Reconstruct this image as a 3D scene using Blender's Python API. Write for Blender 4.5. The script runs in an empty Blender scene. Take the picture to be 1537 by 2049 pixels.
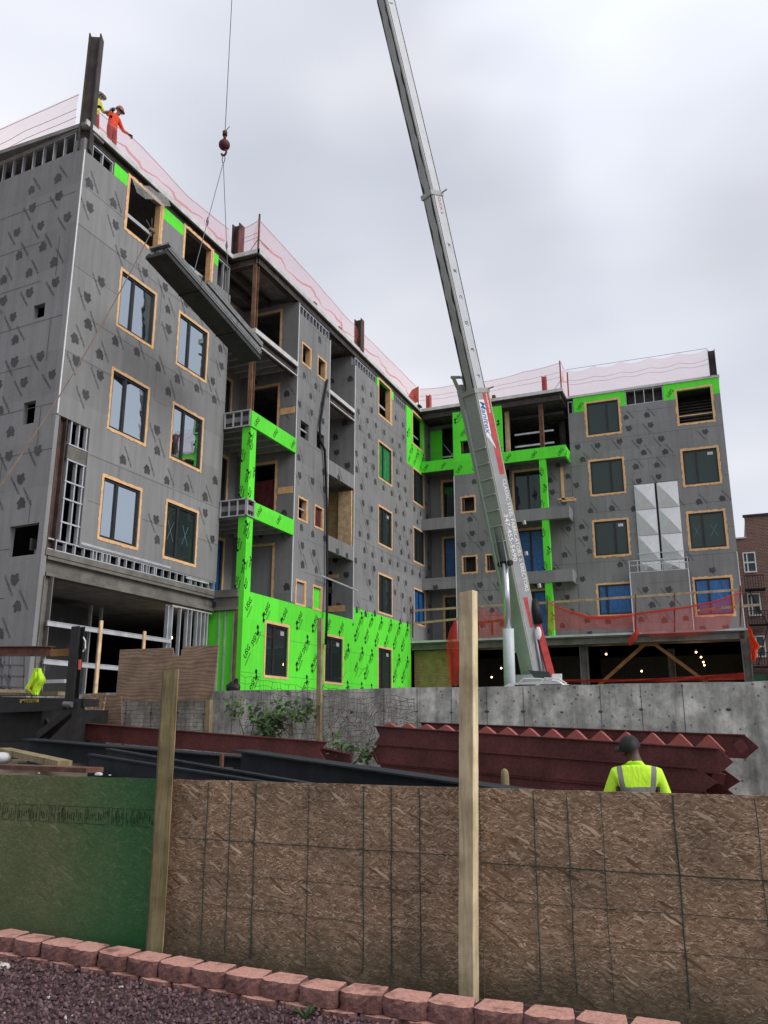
import bpy, math, random
from mathutils import Vector, Matrix
random.seed(11)
R = math.radians
C = bpy.context.scene.collection
sc = bpy.context.scene

# ------------------------------------------------------------------ camera, light, exposure
EYE = Vector((0, 0, 1.65)); PITCH = R(14.38); YAW = R(22.48); FPX = 1659.0
cam = bpy.data.cameras.new('camera'); camo = bpy.data.objects.new('camera', cam); C.objects.link(camo)
cam.sensor_fit = 'VERTICAL'; cam.sensor_height = 24.0; cam.lens = 24.0 * FPX / 2049.0
cam.clip_start = 0.1; cam.clip_end = 3000
camo.location = EYE; camo.rotation_euler = (R(90) + PITCH, 0, YAW)
sc.camera = camo
world = bpy.data.worlds.new('World'); sc.world = world; world.use_nodes = True
wn = world.node_tree.nodes; wl = world.node_tree.links; wn.clear()
SUN_EL, SUN_AZ = R(38), R(96)
def wnode(t, **k):
    n = wn.new(t)
    for a, b in k.items(): setattr(n, a, b)
    return n
wo = wnode('ShaderNodeOutputWorld'); bg = wnode('ShaderNodeBackground'); sky = wnode('ShaderNodeTexSky')
sky.sky_type = 'NISHITA'; sky.sun_disc = False; sky.sun_elevation = SUN_EL; sky.sun_rotation = SUN_AZ
bg.inputs['Strength'].default_value = 0.075
tc = wnode('ShaderNodeTexCoord'); mp = wnode('ShaderNodeMapping'); mp.inputs['Scale'].default_value = (1.1, 1.1, 2.6)
mp.inputs['Location'].default_value = (0.35, 0.2, 0.0)
nz = wnode('ShaderNodeTexNoise'); nz.inputs['Scale'].default_value = 1.5; nz.inputs['Detail'].default_value = 3.5; nz.inputs['Roughness'].default_value = 0.42
rp = wnode('ShaderNodeValToRGB'); cr = rp.color_ramp
cr.elements[0].position = 0.33; cr.elements[0].color = (4.75, 5.0, 5.85, 1)
cr.elements[1].position = 0.70; cr.elements[1].color = (8.6, 8.55, 8.7, 1)
e = cr.elements.new(0.50); e.color = (6.2, 6.4, 7.05, 1)
mixs = wnode('ShaderNodeMixRGB'); mixs.inputs['Fac'].default_value = 0.93
wl.new(tc.outputs['Generated'], mp.inputs['Vector']); wl.new(mp.outputs['Vector'], nz.inputs['Vector'])
wl.new(nz.outputs['Fac'], rp.inputs['Fac']); wl.new(sky.outputs['Color'], mixs.inputs['Color1']); wl.new(rp.outputs['Color'], mixs.inputs['Color2'])
def _dir(px, py):
    yaw = -math.atan2(px - 768.5, FPX) + YAW; x_, y_ = (px - 768.5) / FPX, -(py - 1024.5) / FPX
    f_ = Vector((-math.sin(YAW), math.cos(YAW), 0)); r_ = Vector((math.cos(YAW), math.sin(YAW), 0)); k_ = Vector((0, 0, 1))
    return (r_ * x_ + (-math.sin(PITCH) * f_ + math.cos(PITCH) * k_) * y_ + math.cos(PITCH) * f_ + math.sin(PITCH) * k_).normalized()
last = mixs.outputs['Color']
wob = wnode('ShaderNodeVectorMath', operation='MULTIPLY_ADD'); wob.inputs[1].default_value = (.35, .35, .35); wl.new(nz.outputs['Color'], wob.inputs[0]); wl.new(tc.outputs['Generated'], wob.inputs[2])
for (px, py, r0, r1, gain) in ((1290, 90, 0.972, 1.0, .42), (1480, 330, .985, 1.0, -.14), (60, -60, .95, 1.0, .14), (980, 420, .985, 1.0, -.07), (1250, 640, .99, 1.0, .05), (420, 380, .98, 1.0, -.05)):
    dt = wnode('ShaderNodeVectorMath', operation='DOT_PRODUCT'); dt.inputs[1].default_value = _dir(px, py); nm = wnode('ShaderNodeVectorMath', operation='NORMALIZE'); sb_ = wnode('ShaderNodeVectorMath', operation='SUBTRACT'); sb_.inputs[1].default_value = (.175, .175, .175)
    wl.new(wob.outputs[0], sb_.inputs[0]); wl.new(sb_.outputs[0], nm.inputs[0]); wl.new(nm.outputs[0], dt.inputs[0])
    mr = wnode('ShaderNodeMapRange', interpolation_type='SMOOTHSTEP'); mr.inputs['From Min'].default_value = r0; mr.inputs['From Max'].default_value = r1; mr.inputs['To Min'].default_value = 1.0; mr.inputs['To Max'].default_value = 1.0 + gain; wl.new(dt.outputs['Value'], mr.inputs['Value'])
    sc_n = wnode('ShaderNodeVectorMath', operation='SCALE'); wl.new(last, sc_n.inputs[0]); wl.new(mr.outputs[0], sc_n.inputs['Scale']); last = sc_n.outputs[0]
wl.new(last, bg.inputs['Color']); wl.new(bg.outputs['Background'], wo.inputs['Surface'])
sun = bpy.data.lights.new('sun', 'SUN'); suno = bpy.data.objects.new('sun', sun); C.objects.link(suno)
sun.energy = 1.5; sun.angle = R(35); sun.color = (1.0, 0.97, 0.93)
suno.rotation_euler = (R(90) - SUN_EL, 0, math.pi - SUN_AZ); suno.location = (0, 0, 60)
sc.view_settings.view_transform = 'Standard'; sc.view_settings.look = 'None'; sc.view_settings.gamma = 1.0
sc.view_settings.exposure = 0.72; sc.view_settings.use_curve_mapping = False

# ------------------------------------------------------------------ picture measurements -> points in the place (photograph pixels)
_f = Vector((-math.sin(YAW), math.cos(YAW), 0)); _r = Vector((math.cos(YAW), math.sin(YAW), 0)); _k = Vector((0, 0, 1))
FW = math.cos(PITCH) * _f + math.sin(PITCH) * _k; UPV = -math.sin(PITCH) * _f + math.cos(PITCH) * _k
def ray(x, y): return (x - 768.5) * _r - (y - 1024.5) * UPV + FPX * FW
def onX(x, y, X): d = ray(x, y); return EYE + d * (X / d.x)
def onY(x, y, Y): d = ray(x, y); return EYE + d * (Y / d.y)
def onZ(x, y, Z): d = ray(x, y); return EYE + d * ((Z - EYE.z) / d.z)

# ------------------------------------------------------------------ materials
def new_mat(name):
    m = bpy.data.materials.new(name); m.use_nodes = True
    return m, m.node_tree.nodes, m.node_tree.links, m.node_tree.nodes['Principled BSDF']
def tex_co(n, l, scale=(1, 1, 1), rot=(0, 0, 0), loc=(0, 0, 0), src='Object'):
    t = n.new('ShaderNodeTexCoord'); mpp = n.new('ShaderNodeMapping'); mpp.inputs['Scale'].default_value = scale
    mpp.inputs['Rotation'].default_value = rot; mpp.inputs['Location'].default_value = loc
    if src == 'World':
        g = n.new('ShaderNodeNewGeometry'); l.new(g.outputs['Position'], mpp.inputs['Vector'])
    else: l.new(t.outputs[src], mpp.inputs['Vector'])
    return mpp.outputs['Vector']
def noise(n, l, vec, scale, detail=4, rough=0.55, dist=0):
    x = n.new('ShaderNodeTexNoise'); x.inputs['Scale'].default_value = scale; x.inputs['Detail'].default_value = detail
    x.inputs['Roughness'].default_value = rough; x.inputs['Distortion'].default_value = dist
    l.new(vec, x.inputs['Vector']); return x.outputs['Fac']
def ramp(n, l, fac, stops, interp='LINEAR'):
    x = n.new('ShaderNodeValToRGB'); x.color_ramp.interpolation = interp; el = x.color_ramp.elements
    while len(el) < len(stops): el.new(0.5)
    for s, (p, c) in zip(el, sorted(stops)):
        s.position = p; s.color = (*c, 1) if len(c) == 3 else c
    l.new(fac, x.inputs['Fac']); return x.outputs['Color']
def mixc(n, l, a, b, fac, mode='MIX'):
    x = n.new('ShaderNodeMixRGB'); x.blend_type = mode
    for s, v in (('Fac', fac), ('Color1', a), ('Color2', b)):
        if isinstance(v, (int, float)): x.inputs[s].default_value = v
        elif isinstance(v, tuple): x.inputs[s].default_value = (*v, 1)
        else: l.new(v, x.inputs[s])
    return x.outputs['Color']
def bump(n, l, b, h, strength=0.3, dist=0.02):
    x = n.new('ShaderNodeBump'); x.inputs['Strength'].default_value = strength; x.inputs['Distance'].default_value = dist
    l.new(h, x.inputs['Height']); l.new(x.outputs['Normal'], b.inputs['Normal'])
def simple(name, c, rough=0.7, metal=0.0, var=0.25, scale=3.0, bmp=0.0, spec=0.3, fine=0.1):
    m, n, l, b = new_mat(name)
    v = tex_co(n, l, src='World')
    f1 = noise(n, l, v, scale, 5, 0.6); f2 = noise(n, l, v, scale * 14, 2, 0.6)
    lo = tuple(x * (1 - var) for x in c); hi = tuple(min(1, x * (1 + var)) for x in c)
    col = ramp(n, l, f1, [(0.3, lo), (0.7, hi)])
    col = mixc(n, l, col, ramp(n, l, f2, [(0.3, (1 - fine * 2,) * 3), (0.7, (1.0,) * 3)]), 1.0, 'MULTIPLY')
    l.new(col, b.inputs['Base Color'])
    b.inputs['Roughness'].default_value = rough; b.inputs['Metallic'].default_value = metal
    b.inputs['Specular IOR Level'].default_value = spec
    if bmp: bump(n, l, b, f2, bmp)
    return m
M = {}
def board_mat(name, base, dirt, streak=0.5, rough=0.75):
    m, n, l, b = new_mat(name)
    v = tex_co(n, l, src='World'); f1 = noise(n, l, v, 0.45, 5, 0.65)
    vs = tex_co(n, l, (5, 5, 0.35), src='World'); f2 = noise(n, l, vs, 1.0, 4, 0.6); f3 = noise(n, l, v, 45, 2, 0.7)
    # sheet to sheet difference: each 1.22 m high course a little different
    vb = tex_co(n, l, (0.41, 0.41, 0.8197), src='World'); vo = n.new('ShaderNodeTexWhiteNoise'); fl = n.new('ShaderNodeVectorMath'); fl.operation = 'FLOOR'
    l.new(vb, fl.inputs[0]); l.new(fl.outputs[0], vo.inputs['Vector'])
    c1 = mixc(n, l, base, dirt, ramp(n, l, f1, [(0.35, (0, 0, 0)), (0.75, (0.8, 0.8, 0.8))]))
    c2 = mixc(n, l, c1, ramp(n, l, f2, [(0.3, (1 - streak * 0.35,) * 3), (0.6, (1.0,) * 3)]), 1.0, 'MULTIPLY')
    c3 = mixc(n, l, c2, ramp(n, l, vo.outputs['Value'], [(0, (0.90, 0.90, 0.90)), (1, (1.05, 1.05, 1.05))]), 1.0, 'MULTIPLY')
    c4 = mixc(n, l, c3, ramp(n, l, f3, [(0.3, (0.86,) * 3), (0.7, (1.08,) * 3)]), 1.0, 'MULTIPLY')
    l.new(c4, b.inputs['Base Color']); b.inputs['Roughness'].default_value = rough; b.inputs['Specular IOR Level'].default_value = 0.25
    bump(n, l, b, f3, 0.08); return m
M['board'] = board_mat('grey_sheathing', (0.262, 0.261, 0.265), (0.212, 0.212, 0.215))
M['green'] = board_mat('green_sheathing', (0.125, 0.86, 0.05), (0.115, 0.74, 0.045), 0.3)
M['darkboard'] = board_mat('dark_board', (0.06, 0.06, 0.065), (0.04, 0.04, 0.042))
M['ink'] = simple('mark_ink', (0.065, 0.065, 0.068), 0.6, var=0.3)
M['inkblack'] = simple('black_ink', (0.01, 0.012, 0.01), 0.6)
M['joint'] = simple('joint_line', (0.09, 0.09, 0.09), 0.8)
M['tape'] = simple('orange_sealant', (0.80, 0.49, 0.25), 0.75, var=0.16, scale=6)
M['frame'] = simple('dark_window_frame', (0.025, 0.026, 0.03), 0.45)
M['galv'] = simple('galvanised_steel', (0.55, 0.57, 0.60), 0.4, metal=0.35, var=0.2)
M['white'] = simple('white_trim', (0.75, 0.76, 0.78), 0.6, var=0.1)
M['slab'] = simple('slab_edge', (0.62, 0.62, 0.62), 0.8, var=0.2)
M['steeldark'] = simple('weathered_dark_steel', (0.065, 0.055, 0.05), 0.7, var=0.5, scale=2.5)
M['steelcol'] = simple('brown_roof_steel', (0.085, 0.052, 0.042), 0.75, var=0.45, scale=3)
M['steelbrown'] = simple('rust_brown_steel', (0.20, 0.105, 0.065), 0.75, var=0.5, scale=3)
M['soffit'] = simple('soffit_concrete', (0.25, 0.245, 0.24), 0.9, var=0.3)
M['interior'] = simple('interior_shade', (0.075, 0.075, 0.077), 0.9, var=0.3)  # dark tone stands in for the shade inside the openings
M['fireproof'] = simple('sprayed_fireproofing', (0.165, 0.158, 0.142), 0.95, var=0.35, scale=2, bmp=0.4)
M['wood'] = None
def wood_mat(name, a, b_, axis='z', knots=True, rough=0.8):
    m, n, l, b = new_mat(name)
    s = {'z': (14, 14, 0.9), 'x': (0.9, 14, 14), 'y': (14, 0.9, 14)}[axis]
    v = tex_co(n, l, s, src='World'); f = noise(n, l, v, 2.2, 6, 0.6, 0.9)
    v2 = tex_co(n, l, src='World'); f2 = noise(n, l, v2, 4, 4, 0.6)
    c = ramp(n, l, f, [(0.3, a), (0.68, b_)])
    c = mixc(n, l, c, ramp(n, l, f2, [(0.3, (0.6, 0.58, 0.54)), (0.65, (1.05, 1.05, 1.05))]), 1.0, 'MULTIPLY')
    l.new(c, b.inputs['Base Color']); b.inputs['Roughness'].default_value = rough; b.inputs['Specular IOR Level'].default_value = 0.2
    bump(n, l, b, f, 0.35, 0.01); return m
M['wood'] = wood_mat('fresh_lumber', (0.62, 0.42, 0.24), (0.82, 0.62, 0.40))
M['woodx'] = wood_mat('rail_lumber', (0.38, 0.27, 0.17), (0.58, 0.44, 0.29), 'x')
M['oldwood'] = wood_mat('weathered_post_wood', (0.18, 0.14, 0.075), (0.37, 0.30, 0.18))
M['olivewood'] = wood_mat('olive_post_wood', (0.085, 0.072, 0.036), (0.20, 0.165, 0.09))  # dark olive tone of the shorter post
M['palewood'] = wood_mat('split_pale_wood', (0.20, 0.14, 0.07), (0.42, 0.31, 0.17))
M['browntimber'] = wood_mat('brown_timber', (0.16, 0.075, 0.03), (0.30, 0.15, 0.06), 'x')
def plywood_mat(name, a, b_):
    m, n, l, b = new_mat(name)
    v = tex_co(n, l, (1.0, 1.0, 3.2), src='World'); w = n.new('ShaderNodeTexWave'); w.wave_type = 'BANDS'; w.bands_direction = 'Z'
    w.inputs['Scale'].default_value = 1.6; w.inputs['Distortion'].default_value = 16; w.inputs['Detail'].default_value = 3; w.inputs['Detail Scale'].default_value = .55
    l.new(v, w.inputs['Vector']); v2 = tex_co(n, l, src='World'); f = noise(n, l, v2, 3, 5, 0.6)
    c = ramp(n, l, w.outputs['Fac'], [(0.1, a), (0.75, b_)])
    c = mixc(n, l, c, ramp(n, l, f, [(0.3, (0.6,) * 3), (0.7, (1.1,) * 3)]), 1.0, 'MULTIPLY')
    l.new(c, b.inputs['Base Color']); b.inputs['Roughness'].default_value = 0.85; return m
M['ply'] = plywood_mat('weathered_plywood', (0.20, 0.128, 0.082), (0.30, 0.20, 0.135))
M['plyyellow'] = plywood_mat('yellow_plywood', (0.28, 0.19, 0.08), (0.40, 0.28, 0.13))
def osb_mat(name, tint=None):
    m, n, l, b = new_mat(name)
    base = None; hs = None
    vd = tex_co(n, l, src='World')
    dn = n.new('ShaderNodeTexNoise'); dn.inputs['Scale'].default_value = 16; dn.inputs['Detail'].default_value = 2; l.new(vd, dn.inputs['Vector'])
    for i, (ang, sx, sz, th) in enumerate(((0.30, 16, 88, 0), (-0.42, 18, 100, 0.35), (0.95, 20, 92, 0.62), (0.05, 13, 85, 0.42), (-0.95, 20, 105, 0.66), (0.5, 30, 170, 0.55), (-0.2, 34, 190, 0.6), (-0.5, 11, 62, 0.90))):
        ad = n.new('ShaderNodeVectorMath'); ad.operation = 'MULTIPLY_ADD'; ad.inputs[1].default_value = (0.022, 0.0, 0.022); ad.inputs[2].default_value = (0, 0, 0)
        l.new(dn.outputs['Color'], ad.inputs[0]); a2 = n.new('ShaderNodeVectorMath'); a2.operation = 'ADD'; l.new(vd, a2.inputs[0]); l.new(ad.outputs[0], a2.inputs[1])
        rot = n.new('ShaderNodeVectorRotate'); rot.rotation_type = 'Y_AXIS'; rot.inputs['Angle'].default_value = ang; l.new(a2.outputs[0], rot.inputs['Vector'])
        mu = n.new('ShaderNodeVectorMath'); mu.operation = 'MULTIPLY'; mu.inputs[1].default_value = (sx, 0.01, sz); l.new(rot.outputs[0], mu.inputs[0])
        vo = n.new('ShaderNodeTexVoronoi'); vo.inputs['Scale'].default_value = 1.0; vo.inputs['Randomness'].default_value = 1.0; l.new(mu.outputs[0], vo.inputs['Vector'])
        sep = n.new('ShaderNodeSeparateColor'); l.new(vo.outputs['Color'], sep.inputs[0])
        col = ramp(n, l, sep.outputs[0], [(0.0, (0.135, 0.080, 0.046)), (0.3, (0.225, 0.145, 0.092)), (0.6, (0.295, 0.20, 0.132)), (0.85, (0.385, 0.275, 0.19)), (1.0, (0.62, 0.48, 0.35))])
        hh = sep.outputs[1]
        if base is None: base = col; hs = hh
        else:
            g = n.new('ShaderNodeMath'); g.operation = 'GREATER_THAN'; g.inputs[1].default_value = th; l.new(sep.outputs[2], g.inputs[0])
            base = mixc(n, l, base, col, g.outputs[0]); hs = mixc(n, l, hs, hh, g.outputs[0])
    f = noise(n, l, vd, 2.2, 5, 0.6); base = mixc(n, l, base, ramp(n, l, f, [(0.3, (0.62, 0.62, 0.62)), (0.65, (1.05, 1.02, 1.0))]), 1.0, 'MULTIPLY')
    # sheets turn darker and more olive toward the foot
    sx = n.new('ShaderNodeSeparateXYZ'); l.new(vd, sx.inputs[0])
    f4 = noise(n, l, vd, 5, 4, 0.6); ad = n.new('ShaderNodeMath'); ad.operation = 'MULTIPLY_ADD'; ad.inputs[1].default_value = 0.35; l.new(f4, ad.inputs[0]); l.new(sx.outputs[2], ad.inputs[2])
    base = mixc(n, l, (0.05, 0.048, 0.028), base, ramp(n, l, ad.outputs[0], [(0.10, (0.25,) * 3), (0.52, (1,) * 3)]))
    if tint:
        base2 = mixc(n, l, base, (0.062, 0.115, 0.042), 0.74)
        gr = mixc(n, l, base, (0.010, 0.125, 0.035), 0.84)
        fx = noise(n, l, vd, 3, 4, 0.6); mm = n.new('ShaderNodeMath'); mm.operation = 'MULTIPLY_ADD'; mm.inputs[1].default_value = 0.35; l.new(fx, mm.inputs[0]); l.new(sx.outputs[0], mm.inputs[2])
        # old green spray paint fanned over the right end of the sheet
        k = n.new('ShaderNodeMapRange'); k.inputs['From Min'].default_value = -5.05; k.inputs['From Max'].default_value = -4.3; l.new(mm.outputs[0], k.inputs['Value'])
        base = mixc(n, l, base2, gr, k.outputs[0])
    l.new(base, b.inputs['Base Color']); b.inputs['Roughness'].default_value = 0.8; b.inputs['Specular IOR Level'].default_value = 0.25
    bump(n, l, b, hs, 0.35, 0.006); return m
M['osb'] = osb_mat('strand_board'); M['osbgreen'] = osb_mat('green_strand_board', True)
def concrete_mat(name):
    m, n, l, b = new_mat(name)
    v = tex_co(n, l, src='World'); f1 = noise(n, l, v, 1.7, 9, 0.72); f2 = noise(n, l, v, 9, 6, 0.7)
    vs = tex_co(n, l, (3.2, 3.2, 0.55), src='World'); f3 = noise(n, l, vs, 1.3, 6, 0.65, 0.6)
    c = ramp(n, l, f1, [(0.34, (0.22, 0.22, 0.205)), (0.5, (0.40, 0.40, 0.375)), (0.62, (0.60, 0.595, 0.555))])
    c = mixc(n, l, c, ramp(n, l, f3, [(0.35, (0.52, 0.52, 0.52)), (0.60, (1.08, 1.08, 1.06))]), 1.0, 'MULTIPLY')
    c = mixc(n, l, c, ramp(n, l, f2, [(0.3, (0.78,) * 3), (0.6, (1.08,) * 3)]), 1.0, 'MULTIPLY')
    vo = n.new('ShaderNodeTexVoronoi'); vo.inputs['Scale'].default_value = 9; l.new(v, vo.inputs['Vector'])
    f5 = noise(n, l, v, 2.0, 3)
    mt = n.new('ShaderNodeMath'); mt.operation = 'MULTIPLY_ADD'; mt.inputs[1].default_value = -0.25; l.new(f5, mt.inputs[0]); l.new(vo.outputs['Distance'], mt.inputs[2])
    c = mixc(n, l, (0.05, 0.05, 0.05), c, ramp(n, l, mt.outputs[0], [(-0.0, (0.25,) * 3), (0.05, (1,) * 3)]))
    l.new(c, b.inputs['Base Color']); b.inputs['Roughness'].default_value = 0.85; bump(n, l, b, f2, 0.25, 0.01); return m
M['concrete'] = concrete_mat('stained_concrete')
def glass_mat(name, tint, refl, dark=(0.012, 0.016, 0.018), rough=0.02):
    m, n, l, b = new_mat(name); n.remove(b)
    o = n['Material Output']; d = n.new('ShaderNodeBsdfDiffuse'); g = n.new('ShaderNodeBsdfGlossy'); mx = n.new('ShaderNodeMixShader')
    d.inputs['Color'].default_value = (*dark, 1); g.inputs['Color'].default_value = (*tint, 1); g.inputs['Roughness'].default_value = rough
    fr = n.new('ShaderNodeFresnel'); fr.inputs['IOR'].default_value = 1.5
    mm = n.new('ShaderNodeMath'); mm.operation = 'MULTIPLY_ADD'; mm.inputs[1].default_value = 1.0; mm.inputs[2].default_value = refl; mm.use_clamp = True
    l.new(fr.outputs[0], mm.inputs[0]); l.new(mm.outputs[0], mx.inputs[0]); l.new(d.outputs[0], mx.inputs[1]); l.new(g.outputs[0], mx.inputs[2])
    v = tex_co(n, l, src='World'); bp = n.new('ShaderNodeBump'); bp.inputs['Strength'].default_value = 0.05; bp.inputs['Distance'].default_value = 0.05
    l.new(noise(n, l, v, 1.6, 2), bp.inputs['Height']); l.new(bp.outputs['Normal'], g.inputs['Normal'])
    l.new(mx.outputs[0], o.inputs['Surface']); return m
M['glass'] = glass_mat('bright_sky_glass', (0.82, 0.91, 0.94), 0.60)  # raised reflectance puts a brighter sky into these panes
M['glassdark'] = glass_mat('clear_dark_glass', (0.70, 0.86, 0.84), 0.0, (0.02, 0.028, 0.028))  # darker copy of the same glass, without the raised reflectance
def film_mat(name, a, b_, rough=0.35):
    m, n, l, b = new_mat(name); v = tex_co(n, l, (3, 3, 0.8), src='World'); f = noise(n, l, v, 3.0, 4, 0.6, 1.5)
    l.new(ramp(n, l, f, [(0.3, a), (0.7, b_)]), b.inputs['Base Color']); b.inputs['Roughness'].default_value = rough
    bump(n, l, b, f, 0.5, 0.05); return m
M['bluefilm'] = film_mat('blue_plastic_film', (0.006, 0.06, 0.20), (0.02, 0.16, 0.44))
M['redfilm'] = film_mat('red_tint_film', (0.05, 0.008, 0.010), (0.12, 0.02, 0.025))
M['greenfilm'] = film_mat('green_reflecting_film', (0.02, 0.14, 0.05), (0.05, 0.30, 0.10), 0.2)
def net_mat(name, c, alpha, cell=0):
    m, n, l, b = new_mat(name); n.remove(b); o = n['Material Output']
    d = n.new('ShaderNodeBsdfDiffuse'); d.inputs['Color'].default_value = (*c, 1)
    tl = n.new('ShaderNodeBsdfTranslucent'); tl.inputs['Color'].default_value = (*c, 1)
    m1 = n.new('ShaderNodeMixShader'); m1.inputs[0].default_value = 0.5; l.new(d.outputs[0], m1.inputs[1]); l.new(tl.outputs[0], m1.inputs[2])
    t = n.new('ShaderNodeBsdfTransparent'); mx = n.new('ShaderNodeMixShader'); l.new(t.outputs[0], mx.inputs[1]); l.new(m1.outputs[0], mx.inputs[2])
    v = tex_co(n, l, (0.8, 0.8, 2.2), src='World'); f = noise(n, l, v, 2.0, 4, 0.6, 1.0)
    rr = n.new('ShaderNodeMapRange'); rr.inputs['From Min'].default_value = 0.3; rr.inputs['From Max'].default_value = 0.7
    rr.inputs['To Min'].default_value = alpha * 0.9; rr.inputs['To Max'].default_value = min(1, alpha * 1.12); l.new(f, rr.inputs['Value'])
    g = n.new('ShaderNodeNewGeometry'); sp = n.new('ShaderNodeSeparateXYZ'); l.new(g.outputs['Position'], sp.inputs[0]); hz = n.new('ShaderNodeMath'); hz.operation = 'ADD'; l.new(sp.outputs[0], hz.inputs[0]); l.new(sp.outputs[1], hz.inputs[1]); tot = None
    for src in (hz.outputs[0], sp.outputs[2]):
        k = n.new('ShaderNodeMath'); k.operation = 'MULTIPLY'; k.inputs[1].default_value = 2 * math.pi / .045; l.new(src, k.inputs[0]); sn = n.new('ShaderNodeMath'); sn.operation = 'SINE'; l.new(k.outputs[0], sn.inputs[0])
        if tot is None: tot = sn.outputs[0]
        else: mxx = n.new('ShaderNodeMath'); mxx.operation = 'MAXIMUM'; l.new(tot, mxx.inputs[0]); l.new(sn.outputs[0], mxx.inputs[1]); tot = mxx.outputs[0]
    wv = n.new('ShaderNodeMath'); wv.operation = 'MULTIPLY_ADD'; wv.inputs[1].default_value = .20; wv.inputs[2].default_value = .90; l.new(tot, wv.inputs[0]); fin = n.new('ShaderNodeMath'); fin.operation = 'MULTIPLY'; fin.use_clamp = True; l.new(wv.outputs[0], fin.inputs[0]); l.new(rr.outputs[0], fin.inputs[1])
    l.new(fin.outputs[0], mx.inputs[0]); l.new(mx.outputs[0], o.inputs['Surface']); return m
M['netroof'] = net_mat('pink_safety_net', (0.92, 0.27, 0.27), 0.24)
M['netfold'] = net_mat('net_fold', (0.88, 0.30, 0.28), 0.33)
M['netdeck'] = net_mat('red_debris_net', (0.72, 0.085, 0.06), 0.42)
M['netheavy'] = net_mat('bunched_red_net', (0.50, 0.055, 0.04), 0.78)
M['netdeck2'] = net_mat('bunched_thin_net', (0.70, 0.10, 0.07), 0.62)
M['orangenet'] = net_mat('bright_orange_net', (0.95, 0.14, 0.05), 0.93)
M['poly'] = net_mat('clear_poly_sheet', (0.75, 0.76, 0.78), 0.5)
M['cord'] = simple('net_cord', (0.22, 0.14, 0.14), 0.8)
M['primer'] = simple('red_primer', (0.125, 0.034, 0.032), 0.68, var=0.38, scale=2.4, spec=0.3, fine=0.2)
M['primerlit'] = simple('lit_red_primer', (0.36, 0.10, 0.085), 0.6, var=0.12)  # same primer lightened: the light on the tread plates is painted in
M['redsteel'] = simple('red_painted_steel', (0.42, 0.075, 0.04), 0.6)
M['blacksteel'] = simple('black_steel', (0.024, 0.028, 0.033), 0.7, var=0.35, spec=0.2)
M['truckblack'] = simple('black_truck_steel', (0.018, 0.017, 0.018), 0.55, var=0.4, scale=6)
M['rusty'] = simple('rusty_steel', (0.15, 0.07, 0.05), 0.8, var=0.5, scale=5)
M['cranegrey'] = simple('crane_grey_paint', (0.34, 0.36, 0.345), 0.5, var=0.10, scale=1.3, spec=0.4)
M['cranelight'] = simple('crane_light_grey_paint', (0.50, 0.53, 0.56), 0.45, var=0.08, spec=0.4)
M['cranemid'] = simple('crane_mid_grey_paint', (0.30, 0.315, 0.33), 0.45, var=0.10, spec=0.4)
M['cranedark'] = simple('crane_grease_streak', (0.03, 0.032, 0.03), 0.7)
M['cranecyl'] = simple('cylinder_pale_paint', (0.52, 0.57, 0.59), 0.45, var=0.08)
M['chrome'] = simple('cylinder_rod', (0.62, 0.66, 0.72), 0.25, metal=0.7, var=0.05)
M['redpaint'] = simple('red_stripe_paint', (0.50, 0.06, 0.055), 0.45, var=0.25, scale=4)
M['whitepaint'] = simple('white_letter_paint', (0.80, 0.80, 0.82), 0.5, var=0.04)
M['bluepaint'] = simple('blue_letter_paint', (0.04, 0.16, 0.50), 0.5, var=0.05)
M['redletter'] = simple('red_letter_paint', (0.55, 0.05, 0.05), 0.5)
M['yellowline'] = simple('cream_edge_paint', (0.50, 0.48, 0.33), 0.5)
M['black'] = simple('matte_black', (0.012, 0.012, 0.013), 0.6)
M['rope'] = simple('rope_fibre', (0.17, 0.13, 0.10), 0.9)
M['wire'] = simple('steel_wire', (0.13, 0.13, 0.14), 0.5)
M['thinwire'] = simple('rusty_wire', (0.12, 0.085, 0.065), 0.8)
M['dirt'] = simple('dirt', (0.13, 0.10, 0.07), 0.95, var=0.45, scale=1.6, bmp=0.6)
M['yardsoil'] = simple('yard_soil', (0.17, 0.14, 0.11), 0.95, var=0.35, scale=0.8, bmp=0.5)
M['chipbase'] = simple('dark_chip_bed', (0.075, 0.045, 0.045), 0.95, var=.4, scale=30, bmp=.6)
M['leaf'] = simple('weed_leaf', (0.075, 0.135, 0.035), 0.6, var=0.5, scale=7)
M['leafdark'] = simple('weed_leaf_dark', (0.03, 0.065, 0.02), 0.6, var=0.5, scale=7)
M['stem'] = simple('dry_stem', (0.16, 0.10, 0.07), 0.9)
M['hivis'] = None
M['pyramid'] = simple('silver_panel', (0.72, 0.74, 0.76), 0.42, metal=0.25, var=0.06, scale=5)
M['yellowsign'] = simple('worn_yellow_plate', (0.42, 0.30, 0.05), 0.6, var=0.35, scale=20)
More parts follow.
